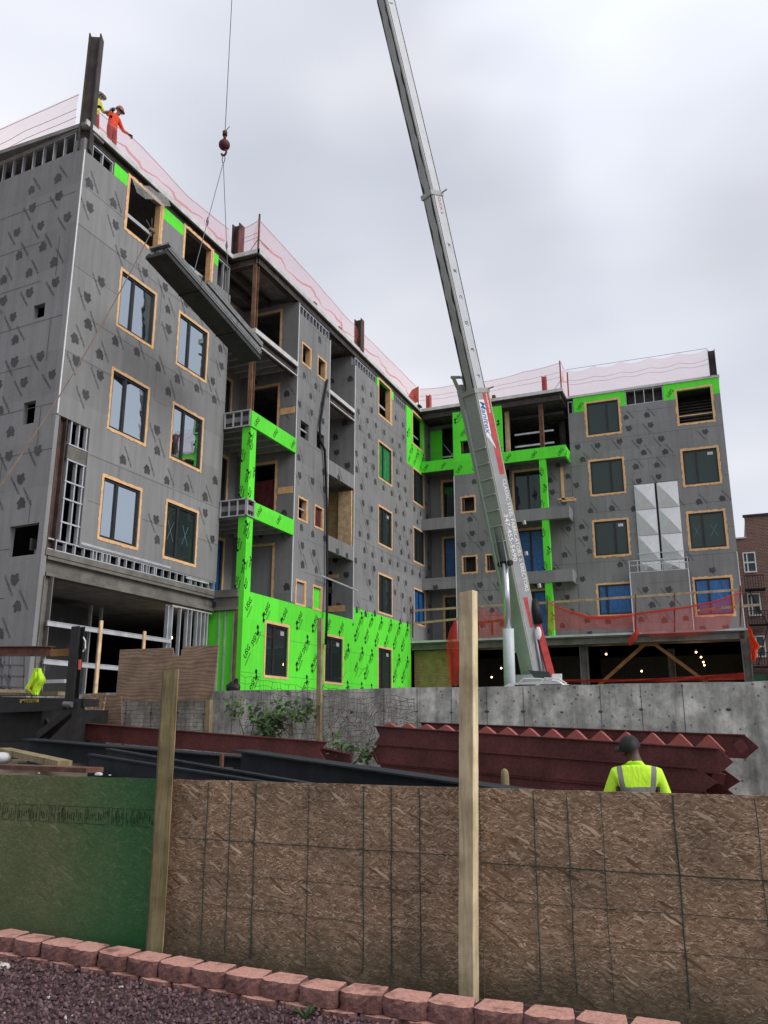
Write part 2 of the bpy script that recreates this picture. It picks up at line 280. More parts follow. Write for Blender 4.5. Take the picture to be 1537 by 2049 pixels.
def brickwall_mat():
    m, n, l, b = new_mat('red_brick_wall'); v = tex_co(n, l, src='World')
    sx = n.new('ShaderNodeSeparateXYZ'); l.new(v, sx.inputs[0]); ad = n.new('ShaderNodeMath'); ad.operation = 'ADD'; l.new(sx.outputs[0], ad.inputs[0]); l.new(sx.outputs[1], ad.inputs[1])
    cb = n.new('ShaderNodeCombineXYZ'); l.new(ad.outputs[0], cb.inputs[0]); l.new(sx.outputs[2], cb.inputs[1])
    br = n.new('ShaderNodeTexBrick'); br.inputs['Scale'].default_value = 1.0; br.inputs['Brick Width'].default_value = 0.26; br.inputs['Row Height'].default_value = 0.10
    br.inputs['Mortar Size'].default_value = 0.012; br.inputs['Color1'].default_value = (0.20, 0.085, 0.06, 1); br.inputs['Color2'].default_value = (0.12, 0.05, 0.04, 1)
    br.inputs['Mortar'].default_value = (0.28, 0.24, 0.21, 1); l.new(cb.outputs[0], br.inputs['Vector'])
    l.new(br.outputs['Color'], b.inputs['Base Color']); b.inputs['Roughness'].default_value = 0.9; return m
M['brick'] = brickwall_mat()
def block_mat(name, base):
    m, n, l, b = new_mat(name); v = tex_co(n, l, src='World'); f = noise(n, l, v, 55, 5, 0.7); f2 = noise(n, l, v, 5, 4, 0.6)
    c = ramp(n, l, f, [(0.3, tuple(x * 0.7 for x in base)), (0.6, tuple(x * 1.15 for x in base))])
    c = mixc(n, l, c, (0.10, 0.04, 0.03), ramp(n, l, f2, [(0.52, (0, 0, 0)), (0.66, (0.75,) * 3)]))
    vo = n.new('ShaderNodeTexVoronoi'); vo.inputs['Scale'].default_value = 60; l.new(v, vo.inputs['Vector'])
    l.new(c, b.inputs['Base Color']); b.inputs['Roughness'].default_value = 0.9; bump(n, l, b, f, 0.9, 0.012); return m
M['blocktop'] = block_mat('lit_pink_block_top', (0.54, 0.28, 0.225)); M['blockface'] = block_mat('shaded_red_block_face', (0.20, 0.095, 0.083))  # one block colour, lightened on top and darkened on faces as light falls
def emis(name, c, s):
    m, n, l, b = new_mat(name); b.inputs['Emission Color'].default_value = (*c, 1); b.inputs['Emission Strength'].default_value = s; b.inputs['Base Color'].default_value = (*c, 1); return m
M['bulb'] = emis('lit_bulb', (1.0, 0.62, 0.28), 5)

# ------------------------------------------------------------------ mesh helpers
class MB:
    def __init__(s): s.v = []; s.f = []; s.m = []
    def add(s, vs, fs, mi=0):
        o = len(s.v); s.v += [tuple(p) for p in vs]; s.f += [tuple(i + o for i in f) for f in fs]; s.m += [mi] * len(fs); return s
    def box(s, x0, x1, y0, y1, z0, z1, mi=0):
        return s.hexa([(x0, y0, z0), (x1, y0, z0), (x1, y1, z0), (x0, y1, z0), (x0, y0, z1), (x1, y0, z1), (x1, y1, z1), (x0, y1, z1)], mi)
    def hexa(s, p, mi=0):
        return s.add(p, [(0, 3, 2, 1), (4, 5, 6, 7), (0, 1, 5, 4), (1, 2, 6, 5), (2, 3, 7, 6), (3, 0, 4, 7)], mi)
    def bar(s, a, b, w, h, mi=0, up=(0, 0, 1), w2=None, h2=None):
        a = Vector(a); b = Vector(b); d = (b - a).normalized(); u = Vector(up)
        if abs(d.dot(u)) > 0.98: u = Vector((0, 1, 0))
        x = d.cross(u).normalized(); y = x.cross(d).normalized(); w2 = w2 or w; h2 = h2 or h
        p = [c + x * (sx * ww / 2) + y * (sy * hh / 2) for c, ww, hh in ((a, w, h), (b, w2, h2)) for sx, sy in ((-1, -1), (1, -1), (1, 1), (-1, 1))]
        return s.hexa(p, mi)
    def tube(s, pts, r, n=8, mi=0, cap=True):
        pts = [Vector(p) for p in pts]; rs = r if isinstance(r, (list, tuple)) else [r] * len(pts); vs = []; fs = []
        for i, p in enumerate(pts):
            d = (pts[min(i + 1, len(pts) - 1)] - pts[max(i - 1, 0)]).normalized(); u = Vector((0, 0, 1)) if abs(d.z) < 0.95 else Vector((0, 1, 0))
            x = d.cross(u).normalized(); y = x.cross(d)
            vs += [p + (x * math.cos(2 * math.pi * k / n) + y * math.sin(2 * math.pi * k / n)) * rs[i] for k in range(n)]
        for i in range(len(pts) - 1):
            for k in range(n): fs.append((i * n + k, i * n + (k + 1) % n, (i + 1) * n + (k + 1) % n, (i + 1) * n + k))
        if cap: fs += [tuple(range(n))[::-1], tuple((len(pts) - 1) * n + k for k in range(n))]
        return s.add(vs, fs, mi)
    def sphere(s, c, r, n=12, mi=0, sc_=(1, 1, 1)):
        c = Vector(c); vs = []; fs = []; m_ = n // 2
        for i in range(1, m_):
            t = math.pi * i / m_
            vs += [(c.x + r * sc_[0] * math.sin(t) * math.cos(2 * math.pi * k / n), c.y + r * sc_[1] * math.sin(t) * math.sin(2 * math.pi * k / n), c.z + r * sc_[2] * math.cos(t)) for k in range(n)]
        vs += [(c.x, c.y, c.z + r * sc_[2]), (c.x, c.y, c.z - r * sc_[2])]; t_, b_ = len(vs) - 2, len(vs) - 1
        for i in range(m_ - 2):
            for k in range(n): fs.append((i * n + k, i * n + (k + 1) % n, (i + 1) * n + (k + 1) % n, (i + 1) * n + k))
        for k in range(n): fs.append((t_, (k + 1) % n, k)); fs.append((b_, (m_ - 2) * n + k, (m_ - 2) * n + (k + 1) % n))
        return s.add(vs, fs, mi)
    def build(s, name, mats, parent=None, smooth=False, local=False):
        if not isinstance(mats, (list, tuple)): mats = [mats]
        me = bpy.data.meshes.new(name); me.from_pydata(s.v, [], s.f); me.validate()
        for m in mats: me.materials.append(m if not isinstance(m, str) else M[m])
        if len(me.polygons) == len(s.m): me.polygons.foreach_set('material_index', s.m)
        if smooth: me.polygons.foreach_set('use_smooth', [True] * len(me.polygons))
        me.update(); o = bpy.data.objects.new(name, me); C.objects.link(o)
        if parent is not None:
            o.parent = parent
            if not local and not parent.parent and parent.type == 'EMPTY': o.matrix_parent_inverse = Matrix.Translation(-Vector(parent.location))
        return o
def tag(o, label=None, cat=None, group=None, kind=None):
    if label: o['label'] = label
    if cat: o['category'] = cat
    if group: o['group'] = group
    if kind: o['kind'] = kind
    return o
def thing(name, label, cat, loc=(0, 0, 0), group=None):
    o = bpy.data.objects.new(name, None); o.empty_display_size = 0.3; C.objects.link(o); o.location = loc; return tag(o, label, cat, group)
# geometry is written in place coordinates; a sub-part under a mesh part keeps them too
def part(mb, name, mats, parent, smooth=False, local=False):
    return mb.build(name, mats, parent, smooth, local)

class Face:      # a facade plane: u runs to the right as seen from outside, z is absolute, d is outward
    def __init__(s, o, u, n): s.o = Vector(o); s.u = Vector(u).normalized(); s.n = Vector(n).normalized()
    def p(s, u, z, d=0.0): q = s.o + s.u * u + s.n * d; return Vector((q.x, q.y, z))
    def box(s, mb, u0, u1, z0, z1, d0, d1, mi=0):
        mb.hexa([s.p(u0, z0, d1), s.p(u1, z0, d1), s.p(u1, z0, d0), s.p(u0, z0, d0), s.p(u0, z1, d1), s.p(u1, z1, d1), s.p(u1, z1, d0), s.p(u0, z1, d0)], mi)
    def wall(s, mb, u0, u1, z0, z1, holes=(), th=0.15, mi=0, d=0.0):
        us = sorted({u0, u1} | {min(max(x, u0), u1) for h in holes for x in h[:2]}); zs = sorted({z0, z1} | {min(max(x, z0), z1) for h in holes for x in h[2:4]})
        def solid(i, j):
            if i < 0 or j < 0 or i >= len(us) - 1 or j >= len(zs) - 1: return False
            a, b = (us[i] + us[i + 1]) / 2, (zs[j] + zs[j + 1]) / 2
            return not any(h[0] < a < h[1] and h[2] < b < h[3] for h in holes)
        for i in range(len(us) - 1):
            for j in range(len(zs) - 1):
                if not solid(i, j): continue
                a, b, c, e_ = us[i], us[i + 1], zs[j], zs[j + 1]
                mb.add([s.p(a, c, d), s.p(b, c, d), s.p(b, e_, d), s.p(a, e_, d)], [(0, 1, 2, 3)], mi)
                mb.add([s.p(a, c, d - th), s.p(b, c, d - th), s.p(b, e_, d - th), s.p(a, e_, d - th)], [(3, 2, 1, 0)], mi)
                for di, dj, q in ((-1, 0, (a, e_, a, c)), (1, 0, (b, c, b, e_)), (0, -1, (a, c, b, c)), (0, 1, (b, e_, a, e_))):
                    if not solid(i + di, j + dj):
                        mb.add([s.p(q[0], q[1], d), s.p(q[0], q[1], d - th), s.p(q[2], q[3], d - th), s.p(q[2], q[3], d)], [(0, 1, 2, 3)], mi)
    def poly(s, mb, pts, c, ang, size, mi, d=0.005, flip=1):
        ca, sa = math.cos(ang), math.sin(ang)
        mb.add([s.p(c[0] + size * (x * ca * flip - y * sa), c[1] + size * (x * sa * flip + y * ca), d) for x, y in pts], [tuple(range(len(pts)))] if flip > 0 else [tuple(range(len(pts)))[::-1]], mi)
    def text(s, mb, txt, c, ang, size, mi, d=0.005, shear=0.0, wide=1.0, fl=1):
        vs, fs = glyphs(txt); ca, sa = math.cos(ang), math.sin(ang)
        mb.add([s.p(c[0] + size * ((x * wide + shear * y) * ca - y * sa), c[1] + size * ((x * wide + shear * y) * sa + y * ca), d) for x, y in vs], fs, mi)
_gl = {}
def glyphs(txt):
    if txt not in _gl:
        cu = bpy.data.curves.new('lettering', 'FONT'); cu.body = txt; cu.align_x = 'CENTER'; cu.align_y = 'CENTER'; cu.resolution_u = 2; cu.size = 1.0; cu.offset = 0.012
        o = bpy.data.objects.new('lettering', cu); me = o.to_mesh()
        _gl[txt] = ([(v.co.x, v.co.y) for v in me.vertices], [tuple(p.vertices) for p in me.polygons])
        o.to_mesh_clear(); bpy.data.objects.remove(o); bpy.data.curves.remove(cu)
    return _gl[txt]
BISON = [(-.52, .04), (-.26, .30), (-.06, .54), (.12, .40), (.33, .36), (.37, .14), (.50, .06), (.46, -.2), (.50, -.42), (.24, -.46), (.12, -.34), (-.12, -.50), (-.36, -.44), (-.33, -.10)]
ARROW = [(-.56, -.42), (-.06, -.46), (-.04, -.12), (.52, -.02), (.56, .44), (.06, .46), (.04, .10), (-.52, .02)]
def hit(u, z, m, holes): return any(h[0] - m < u < h[1] + m and h[2] - m < z < h[3] + m for h in holes)
def bison_marks(fc, mb, u0, u1, z0, z1, holes, mi, d=0.005, seed=0, fine=True, ku=0.98, kz=0.66):
    rn = random.Random(seed); j = 0; z = z0 + 0.25 * rn.random()
    while z < z1 - 0.1:
        sheet = int(z / 1.22); off = (sheet * 0.37 + (j % 2) * 0.5) * ku; u = u0 + (off % ku)
        rot = math.pi if (sheet % 2 == 0) else 0
        while u < u1 + 0.2:
            uu = u + rn.uniform(-.06, .06); zz = z + rn.uniform(-.07, .07)
            if rn.random() < 0.90 and u0 + .17 < uu < u1 - .17 and z0 + .2 < zz < z1 - .2 and not hit(uu, zz, 0.30, holes):
                a = R(-55) + rot + rn.uniform(-.05, .05); fc.poly(mb, BISON, (uu, zz), a + R(58), rn.uniform(0.27, 0.32), mi, d)
                tx, tz = uu + math.cos(a + R(90)) * 0.24, zz + math.sin(a + R(90)) * 0.24
                if fine and u0 + .2 < tx < u1 - .2 and z0 + .25 < tz < z1 - .25 and not hit(tx, tz, 0.24, holes): fc.text(mb, 'CONTINENTAL', (tx, tz), a, 0.088, mi, d + .001)
            u += ku
        z += kz; j += 1
def usg_marks(fc, mb, u0, u1, z0, z1, holes, mi, d=0.005, seed=0, ku=0.85, kz=0.72, ang=R(52), s=1.0, marg=0.12):
    rn = random.Random(seed); j = 0; z = z0 + 0.2
    while z < z1 - 0.05:
        u = u0 + 0.22 + (j % 2) * ku * 0.5
        while u < u1:
            uu, zz = u + rn.uniform(-.04, .04), z + rn.uniform(-.03, .03)
            if not hit(uu, zz, 0.26 * s, holes) and u0 + marg < uu < u1 - marg and z0 + marg < zz < z1 - marg:
                fl = -1 if j % 2 else 1
                ax, az = math.cos(ang), math.sin(ang)
                P = lambda t, w: (uu + ax * t - az * w, zz + az * t + ax * w)
                def ok(c, m): return u0 + m < c[0] < u1 - m and z0 + m < c[1] < z1 - m
                c = P(-.19 * s * fl, 0)
                if ok(c, .12 * s): fc.poly(mb, ARROW, c, ang + R(8), 0.25 * s, mi, d)
                c = P(.17 * s * fl, 0)
                if ok(c, .17 * s): fc.text(mb, 'USG', c, ang + (math.pi if fl < 0 else 0), 0.25 * s, mi, d, 0.22)
                for w in (-.16, -.20):
                    q0, q1 = P(-.22 * s, w * s), P(.26 * s, w * s)
                    if ok(q0, .02) and ok(q1, .02) and not hit(*q0, 0.02, holes) and not hit(*q1, .02, holes):
                        nx, nz_ = -az * .006, ax * .006
                        mb.add([fc.p(q0[0] - nx, q0[1] - nz_, d), fc.p(q1[0] - nx, q1[1] - nz_, d), fc.p(q1[0] + nx, q1[1] + nz_, d), fc.p(q0[0] + nx, q0[1] + nz_, d)], [(0, 1, 2, 3)], mi)
            u += ku
        z += kz; j += 1
def joints(fc, mb, u0, u1, z0, z1, holes, mi, seed=0, d=0.003, w=0.006, keep=0.75):
    rn = random.Random(seed)
    def line(a, b):
        n_ = 12
        for i in range(n_):
            p = (a[0] + (b[0] - a[0]) * (i + .5) / n_, a[1] + (b[1] - a[1]) * (i + .5) / n_)
            if hit(p[0], p[1], 0.05, holes): continue
            s0, s1 = i / n_, (i + 1) / n_
            q0 = (a[0] + (b[0] - a[0]) * s0, a[1] + (b[1] - a[1]) * s0); q1 = (a[0] + (b[0] - a[0]) * s1, a[1] + (b[1] - a[1]) * s1)
            if a[1] == b[1]: mb.add([fc.p(q0[0], q0[1] - w, d), fc.p(q1[0], q1[1] - w, d), fc.p(q1[0], q1[1] + w, d), fc.p(q0[0], q0[1] + w, d)], [(0, 1, 2, 3)], mi)
            else: mb.add([fc.p(q0[0] - w, q0[1], d), fc.p(q0[0] + w, q0[1], d), fc.p(q1[0] + w, q1[1], d), fc.p(q1[0] - w, q1[1], d)], [(0, 1, 2, 3)], mi)
    z = z0 + 1.22; k = 0
    while z < z1 - .1:
        if rn.random() < keep: line((u0 + .01 + rn.choice((0, 0, .8)), z), (u1 - .01 - rn.choice((0, 0, 1.1)) * (u1 - u0 > 4), z))
        u = u0 + (k % 2) * 1.22 + 1.22
        while u < u1 - .3:
            if rn.random() < .45: line((u, z - 1.2), (u, z - .02))
            u += 2.44
        z += 1.22; k += 1
def tape_ring(fc, mb, u0, u1, z0, z1, mi, w=0.085, d=0.009, seed=0, amp=0.014, sides='lrtb'):
    rn = random.Random(seed)
    def strip(a, b, nx, nz):
        L = math.dist(a, b); n_ = max(3, int(L / 0.09)); prev = None
        for i in range(n_ + 1):
            t = i / n_; o = w + rn.uniform(-amp, amp); q = (a[0] + (b[0] - a[0]) * t, a[1] + (b[1] - a[1]) * t); r_ = (q[0] + nx * o, q[1] + nz * o)
            if prev:
                vs = [fc.p(*prev[0], d), fc.p(*q, d), fc.p(*r_, d), fc.p(*prev[1], d)]
                mb.add(vs, [(0, 1, 2, 3) if (nx > 0 or nz < 0) else (3, 2, 1, 0)], mi)
            prev = (q, r_)
    if 'b' in sides: strip((u0 - w, z0), (u1 + w, z0), 0, -1)
    if 't' in sides: strip((u0 - w, z1), (u1 + w, z1), 0, 1)
    if 'l' in sides: strip((u0, z0), (u0, z1), -1, 0)
    if 'r' in sides: strip((u1, z0), (u1, z1), 1, 0)

# ------------------------------------------------------------------ the setting
g = MB()
def terrain(x, y):           # ground behind the board fence: a dirt bank on the left that falls to the yard
    t = min(1, max(0, (-3.6 - x) / 3.4)); return -0.28 + 1.40 * t * t * (3 - 2 * t) * min(1, max(0, (y - 5.7) / 1.6)) if y < 13 else 1.0
# one sheet to the horizon, lower than everything on it
g.add([(-900, -900, -0.42), (900, -900, -0.42), (900, 900, -0.42), (-900, 900, -0.42)], [(0, 1, 2, 3)]); tag(part(g, 'ground', 'yardsoil', None), kind='structure')
g = MB(); nx_, ny_ = 60, 26
for j in range(ny_ + 1):
    for i in range(nx_ + 1):
        x = -16 + 22 * i / nx_; y = 5.72 + 7.25 * j / ny_; g.v.append((x, y, terrain(x, min(y, 12.99)) + random.uniform(-.035, .035)))
for j in range(ny_):
    for i in range(nx_): a = j * (nx_ + 1) + i; g.f.append((a, a + 1, a + nx_ + 2, a + nx_ + 1)); g.m.append(0)
tag(part(g, 'dirt_bank', 'dirt', None, True), kind='structure')
g = MB(); g.box(-40, 8, 13.32, 60, -0.40, 1.0); tag(part(g, 'courtyard_ground', 'yardsoil', None), kind='structure')
g = MB(); g.box(-12, 6, -6, 5.66, -0.38, -0.042); tag(part(g, 'garden_ground', 'chipbase', None), kind='structure')

# ------------------------------------------------------------------ the apartment building under construction
XL, X2, Y1, Y2, YR = -15.0, -13.95, 38.7, 39.9, 17.75
YA, YB, YC, YD, YE = 14.85, 22.2, 25.25, 27.98, 30.40     # corners along the left wing
FL = [5.5, 8.57, 11.63, 14.69, 17.75]                      # floor levels
B = thing('apartment_building', 'long grey sheathed five storey apartment building under construction with green panels and open balconies', 'building', (XL, YA, 1.0))
fW = Face((XL, 0, 0), (0, 1, 0), (1, 0, 0)); fC = Face((X2, 0, 0), (0, 1, 0), (1, 0, 0))
f1 = Face((0, Y1, 0), (1, 0, 0), (0, -1, 0)); f2 = Face((0, Y2, 0), (1, 0, 0), (0, -1, 0))
cE, sE = math.cos(R(4.16)), math.sin(R(4.16)); fE = Face((XL, YA, 0), (cE, -sE, 0), (-sE, -cE, 0))
BM = ['board', 'ink', 'joint', 'green', 'inkblack', 'white', 'tape']
SILL, HEAD = [6.42, 9.47, 12.52, 15.57], [8.05, 11.13, 14.19, 17.25]
# left wing, near bay
wa, wb = (16.73, 18.22), (19.47, 20.97)
hA = [(u[0], u[1], SILL[i], HEAD[i]) for i in range(4) for u in (wa, wb)] + [(YA - 1, 16.05, 5.0, 9.18), (YA - 1, 16.04, 16.86, 18), (16.04, 23, 17.28, 18), (18.22 + .12, 19.35, 17.28, 18), (21.35, 23, 16.2, 18)]
def facade(fc, name, u0, u1, z0, z1, holes, seed, greens=(), th=0.16, label=None, mark=True, bead=None, d=0.0):
    mb = MB(); fc.wall(mb, u0, u1, z0, z1, list(holes) + [g_ for g_ in greens], th, 0, d)
    hh = list(holes) + list(greens)
    joints(fc, mb, u0, u1, z0, z1, hh, 2, seed, d + .003)
    if mark: bison_marks(fc, mb, u0, u1, z0, z1, hh, 1, d + .006, seed)
    for gi, (a, b, c, e_) in enumerate(greens):
        inner = [h for h in holes if h[0] < b and h[1] > a and h[2] < e_ and h[3] > c]
        fc.wall(mb, a, b, c, e_, inner, th, 3, d + .004); usg_marks(fc, mb, a, b, c, e_, inner, 4, d + .008, seed + gi, s=0.92)
    for (a, c, e_) in (bead or ()): fc.box(mb, a - .018, a + .018, c, e_, d, d + .018, 5)
    o = part(mb, name, BM, B)
    if label: o['label'] = label
    return o
facade(fW, 'sheathing_wall', YA, YB, 6.05, 17.28, hA, 3, greens=[(16.05, 16.62, 16.87, 17.28), (18.32, 19.36, 16.87, 17.28), (21.08, 21.35, 16.87, 17.28)], label='grey printed sheathing of the near bay', bead=[(YA + .02, 9.2, 16.86)])
# left wing end wall
hE = [(-.83 - .45, -.83 - .02, 12.05, 12.45), (-1.24, -.79, 9.07, 9.68), (-1.22, -.20, 5.62, 6.4)]
def ew(seed):
    mb = MB(); fE.wall(mb, -14, -0.02, 0.95, 17.3, hE + [(-15, -.42, 16.92, 18), (-.42, 0, 17.25, 18)], 0.16, 0)
    joints(fE, mb, -14, -.02, 0.95, 16.9, hE, 2, 5, keep=.95, w=0.009); bison_marks(fE, mb, -14, -.1, 1.0, 16.85, hE, 1, .006, 8)
    o = part(mb, 'end_wall', BM, B); o['label'] = 'shaded grey end wall with small square holes'
ew(1)
# corner bay steel, boxes behind
greens3 = [(36.66, Y1 + .9, 14.24, 16.87 + .41)]
hC = [(33.1, 34.62, SILL[i], HEAD[i]) for i in range(4)] + [(37.57, 39.05, SILL[i], HEAD[i]) for i in range(4)]
facade(fC, 'sheathing_wall', YE, 40.2, 5.5, 17.28, hC + [(YE, 32.85, 16.87, 18), (34.95, 36.66, 16.87, 18)], 21, greens=[(32.85, 34.95, 16.87, 17.28)] + [(36.66, 39.35, 14.24, 17.28)], label='grey and green sheathing of the far bay', bead=[(YE + .02, 5.6, 16.8)])
sm = [(25.62, 26.27), (26.93, 27.58)]; smz = [(5.80, 6.57), (8.88, 9.63), (11.98, 12.63), (14.98, 15.72)]
hB = [(u[0], u[1], z[0], z[1]) for z in smz for u in sm]
facade(fC, 'sheathing_wall', YC, YD, 5.76, 17.28, hB + [(YC + .12, YD + 1, 16.87, 18)], 33, label='grey sheathing strip with paired small windows', bead=[(YC + .02, 5.8, 17.2), (YD - .02, 5.8, 16.9)])
# green ground floor of the left wing
hG = [(23.65, 25.12, 3.2, 4.87), (27.98, 29.48, 3.2, 4.87), (33.1, 34.56, 2.2, 4.85)]
mb = MB(); fC.wall(mb, YB, 30.5, 0.9, 5.74, hG, .18, 3); fC.wall(mb, 30.5, 37.05, 0.9, 6.25, hG, .18, 3, .002)
usg_marks(fC, mb, YB, 30.5, 2.1, 5.74, hG, 4, .008, 4, s=1.0, ku=1.15, kz=.72, ang=R(56)); usg_marks(fC, mb, 30.5, 37.05, 2.1, 6.25, hG, 4, .010, 5, s=.95, ku=1.05, kz=.72, ang=R(56)); joints(fC, mb, YB, 37.0, 2.0, 5.7, hG, 2, 9, .004, .004)
part(mb, 'green_ground_wall', BM, B)['label'] = 'bright green printed boards of the ground floor'
# right wing
fineL = [(-11.78, -11.13), (-10.58, -9.95)]; rz = [(8.90, 9.66), (11.98, 12.70), (15.02, 15.72)]
h1 = [(u[0], u[1], z[0], z[1]) for z in rz for u in fineL if not (z[0] > 15 and u[0] > -11)]
facade(f1, 'sheathing_wall', -12.17, -9.58, 5.5, 17.33, h1, 41, greens=[(-12.17, -9.58, 13.92, 17.33)], label='grey and green sheathing behind the crane boom', bead=[(-12.16, 5.5, 13.9)])
ra, rb = (-5.52, -3.99), (-1.22, 0.29)
h2 = [(u[0], u[1], SILL[i] + (.22 if (i == 0 and u == ra) else 0), HEAD[i]) for i in range(4) for u in (ra, rb)]
facade(f2, 'sheathing_wall', -6.45, 0.70, 5.5, 17.66, h2 + [(-6.45, -6.17, 16.87, 18), (-3.63, -1.84, 16.87, 18)], 52, greens=[(-6.17, -3.63, 16.87, 17.66), (-1.84, 0.70, 16.84, 17.66)], label='grey sheathing of the right hand bay', bead=[(0.685, 5.5, 9.2)])
mb = MB(); Face((0.70, 0, 0), (0, 1, 0), (1, 0, 0)).wall(mb, Y2 + .17, 52, 1.0, 17.66, [], .16, 0); part(mb, 'side_wall', BM, B)
# wall behind the right balcony stack, with its doors
hD = [(-9.35, -7.95, FL[i] + .1, FL[i] + 2.45) for i in range(3)] + [(-9.6, -6.45, 14.9, 18)]
facade(f2, 'balcony_wall', -9.6, -6.46, 5.5, 17.3, hD, 61, th=.14, d=-.01)
mb = MB(); tape_ring(f2, mb, -7.1, -6.5, 12.5, 14.2, 0, .1, .012, 3, .04, 'b'); f2.box(mb, -7.0, -6.85, 12.4, 14.1, 0, .012); f2.box(mb, -7.0, -6.3, 12.30, 12.42, .0, .012); part(mb, 'sealant_tape', ['tape'], B)
# recess next to the inner corner
fr = Face((0, 40.2, 0), (1, 0, 0), (0, -1, 0)); hR = [(-13.2, -12.3, FL[i] + .1, FL[i] + 2.45) for i in range(4)]
mb = MB(); fr.wall(mb, -13.95, -12.0, 5.5, 17.3, [(-13.25, -12.0, h[2], h[3]) for h in hR], .14, 0); fr.wall(mb, -13.9, -13.25, 14.8, 17.0, [], .02, 3, .03)
Face((-12.17, 0, 0), (0, -1, 0), (-1, 0, 0)).wall(mb, -40.2, -38.87, 5.5, 17.3, [], .12, 0); part(mb, 'recess_wall', BM, B)
# near balcony stack (left wing): side wall and rear wall
fs = Face((0, YC, 0), (1, 0, 0), (0, -1, 0)); XR = -16.4
hS = [(-15.85, -14.75, FL[i] + .12, FL[i] + 2.35) for i in range(4)]
mb = MB(); fs.wall(mb, XR, X2 - .165, 5.5, 17.35, hS, .12, 0); bison_marks(fs, mb, XR, X2, 5.6, 17.2, hS, 1, .006, 71); 
fb_ = Face((XR, 0, 0), (0, 1, 0), (1, 0, 0)); hB2 = [(22.5, 24.6, FL[i] + .1, FL[i] + 2.5) for i in range(4)]
fb_.wall(mb, YB - .2, YC, 5.5, 17.35, hB2, .12, 0); fb2 = Face((0, YB - .02, 0), (-1, 0, 0), (0, 1, 0)); fb2.wall(mb, 15.17, 16.5, 5.5, 17.35, [], .12, 0)
for i, h in enumerate(hS): tape_ring(fs, mb, *h, 6, .1, .01, 80 + i, .02)
for i, h in enumerate(hB2): tape_ring(fb_, mb, *h, 6, .1, .01, 90 + i, .02)
for i in (1, 2): fs.box(mb, -14.6, -14.3, FL[i] + .5, FL[i] + 1.9, 0, .012, 6) if i == 9 else fs.box(mb, -14.62, -14.0, FL[i] + 1.15, FL[i] + 1.4, 0, .012, 6)
part(mb, 'balcony_wall', BM, B)['label'] = 'shaded balcony walls with orange taped doors'
# deep recess between the strips (dark, one lined in yellow board)
mb = MB(); fd = Face((0, YE, 0), (1, 0, 0), (0, -1, 0)); fd.wall(mb, -16.2, X2 - .16, 5.5, 17.3, [(-15.9, -14.9, FL[i] + .1, FL[i] + 2.3) for i in (0,)], .12, 0); bison_marks(fd, mb, -15.9, X2, 5.6, 17.0, [], 1, .006, 73, fine=False)
Face((-16.2, 0, 0), (0, 1, 0), (1, 0, 0)).wall(mb, YD, YE, 5.5, 17.3, [], .12, 0); Face((0, YD, 0), (-1, 0, 0), (0, 1, 0)).wall(mb, 14.12, 16.2, 5.5, 17.3, [], .12, 0)
for i in (0, 1): fd.box(mb, -16.0, -14.3, FL[i] + .6 + .5 * i, FL[i] + .85 + .5 * i, 0, .012, 6); fd.box(mb, -16.0, -14.6, FL[i] + 2.0, FL[i] + 2.15, 0, .012, 6)
part(mb, 'recess_wall', BM, B)
mb = MB(); fd.wall(mb, -16.1, X2 - .02, FL[1] + .15, FL[1] + 2.6, [], .03, 0, .04); fd.box(mb, -14.6, -14.0, FL[1] + .15, FL[1] + 2.55, .045, .12, 1); part(mb, 'plywood_lining', ['plyyellow', 'wood'], B)
# floor slabs, roof, beams
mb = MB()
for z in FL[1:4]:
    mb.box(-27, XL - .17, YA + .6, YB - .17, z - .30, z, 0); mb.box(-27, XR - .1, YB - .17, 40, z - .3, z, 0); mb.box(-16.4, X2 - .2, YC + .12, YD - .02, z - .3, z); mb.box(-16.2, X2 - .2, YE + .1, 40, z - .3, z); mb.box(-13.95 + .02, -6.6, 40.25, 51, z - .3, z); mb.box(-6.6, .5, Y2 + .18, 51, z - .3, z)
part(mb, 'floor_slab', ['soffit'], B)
mb = MB()     # roof: a thin pale edge on the slab, dark deck below
zr = YR
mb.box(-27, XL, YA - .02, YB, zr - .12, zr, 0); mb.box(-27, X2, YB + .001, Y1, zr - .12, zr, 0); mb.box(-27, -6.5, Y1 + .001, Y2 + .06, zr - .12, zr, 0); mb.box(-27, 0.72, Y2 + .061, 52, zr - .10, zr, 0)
for (a, b, c, e_) in ((XL, XL + .05, YA - .05, YB), (X2, X2 + .06, YB - .06, Y1 - .06)): mb.box(a + .001, b, c, e_, zr - .13, zr + .03, 1)
mb.box(XL + .055, X2 + .06, YB - .06, YB - .002, zr - .13, zr + .028, 1); mb.box(X2 + .061, -6.44, Y1 - .06, Y1 - .001, zr - .13, zr + .03, 1); mb.box(-6.499, -6.44, Y1, Y2 - .02, zr - .13, zr + .027, 1); mb.box(-6.43, 0.75, Y2 - .04, Y2 + .058, zr - .09, zr + .03, 1)
q = [fE.p(-14, zr - .14, 0), fE.p(.02, zr - .14, 0), fE.p(.02, zr - .14, -.2), fE.p(-14, zr - .14, -.2)]; mb.hexa([*q, *[Vector((p.x, p.y, zr + .031)) for p in q]], 1)
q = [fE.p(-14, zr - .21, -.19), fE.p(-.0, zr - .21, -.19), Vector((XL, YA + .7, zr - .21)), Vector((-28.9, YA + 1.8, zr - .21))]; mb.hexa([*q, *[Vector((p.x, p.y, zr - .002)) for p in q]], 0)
part(mb, 'roof', ['soffit', 'slab'], B)
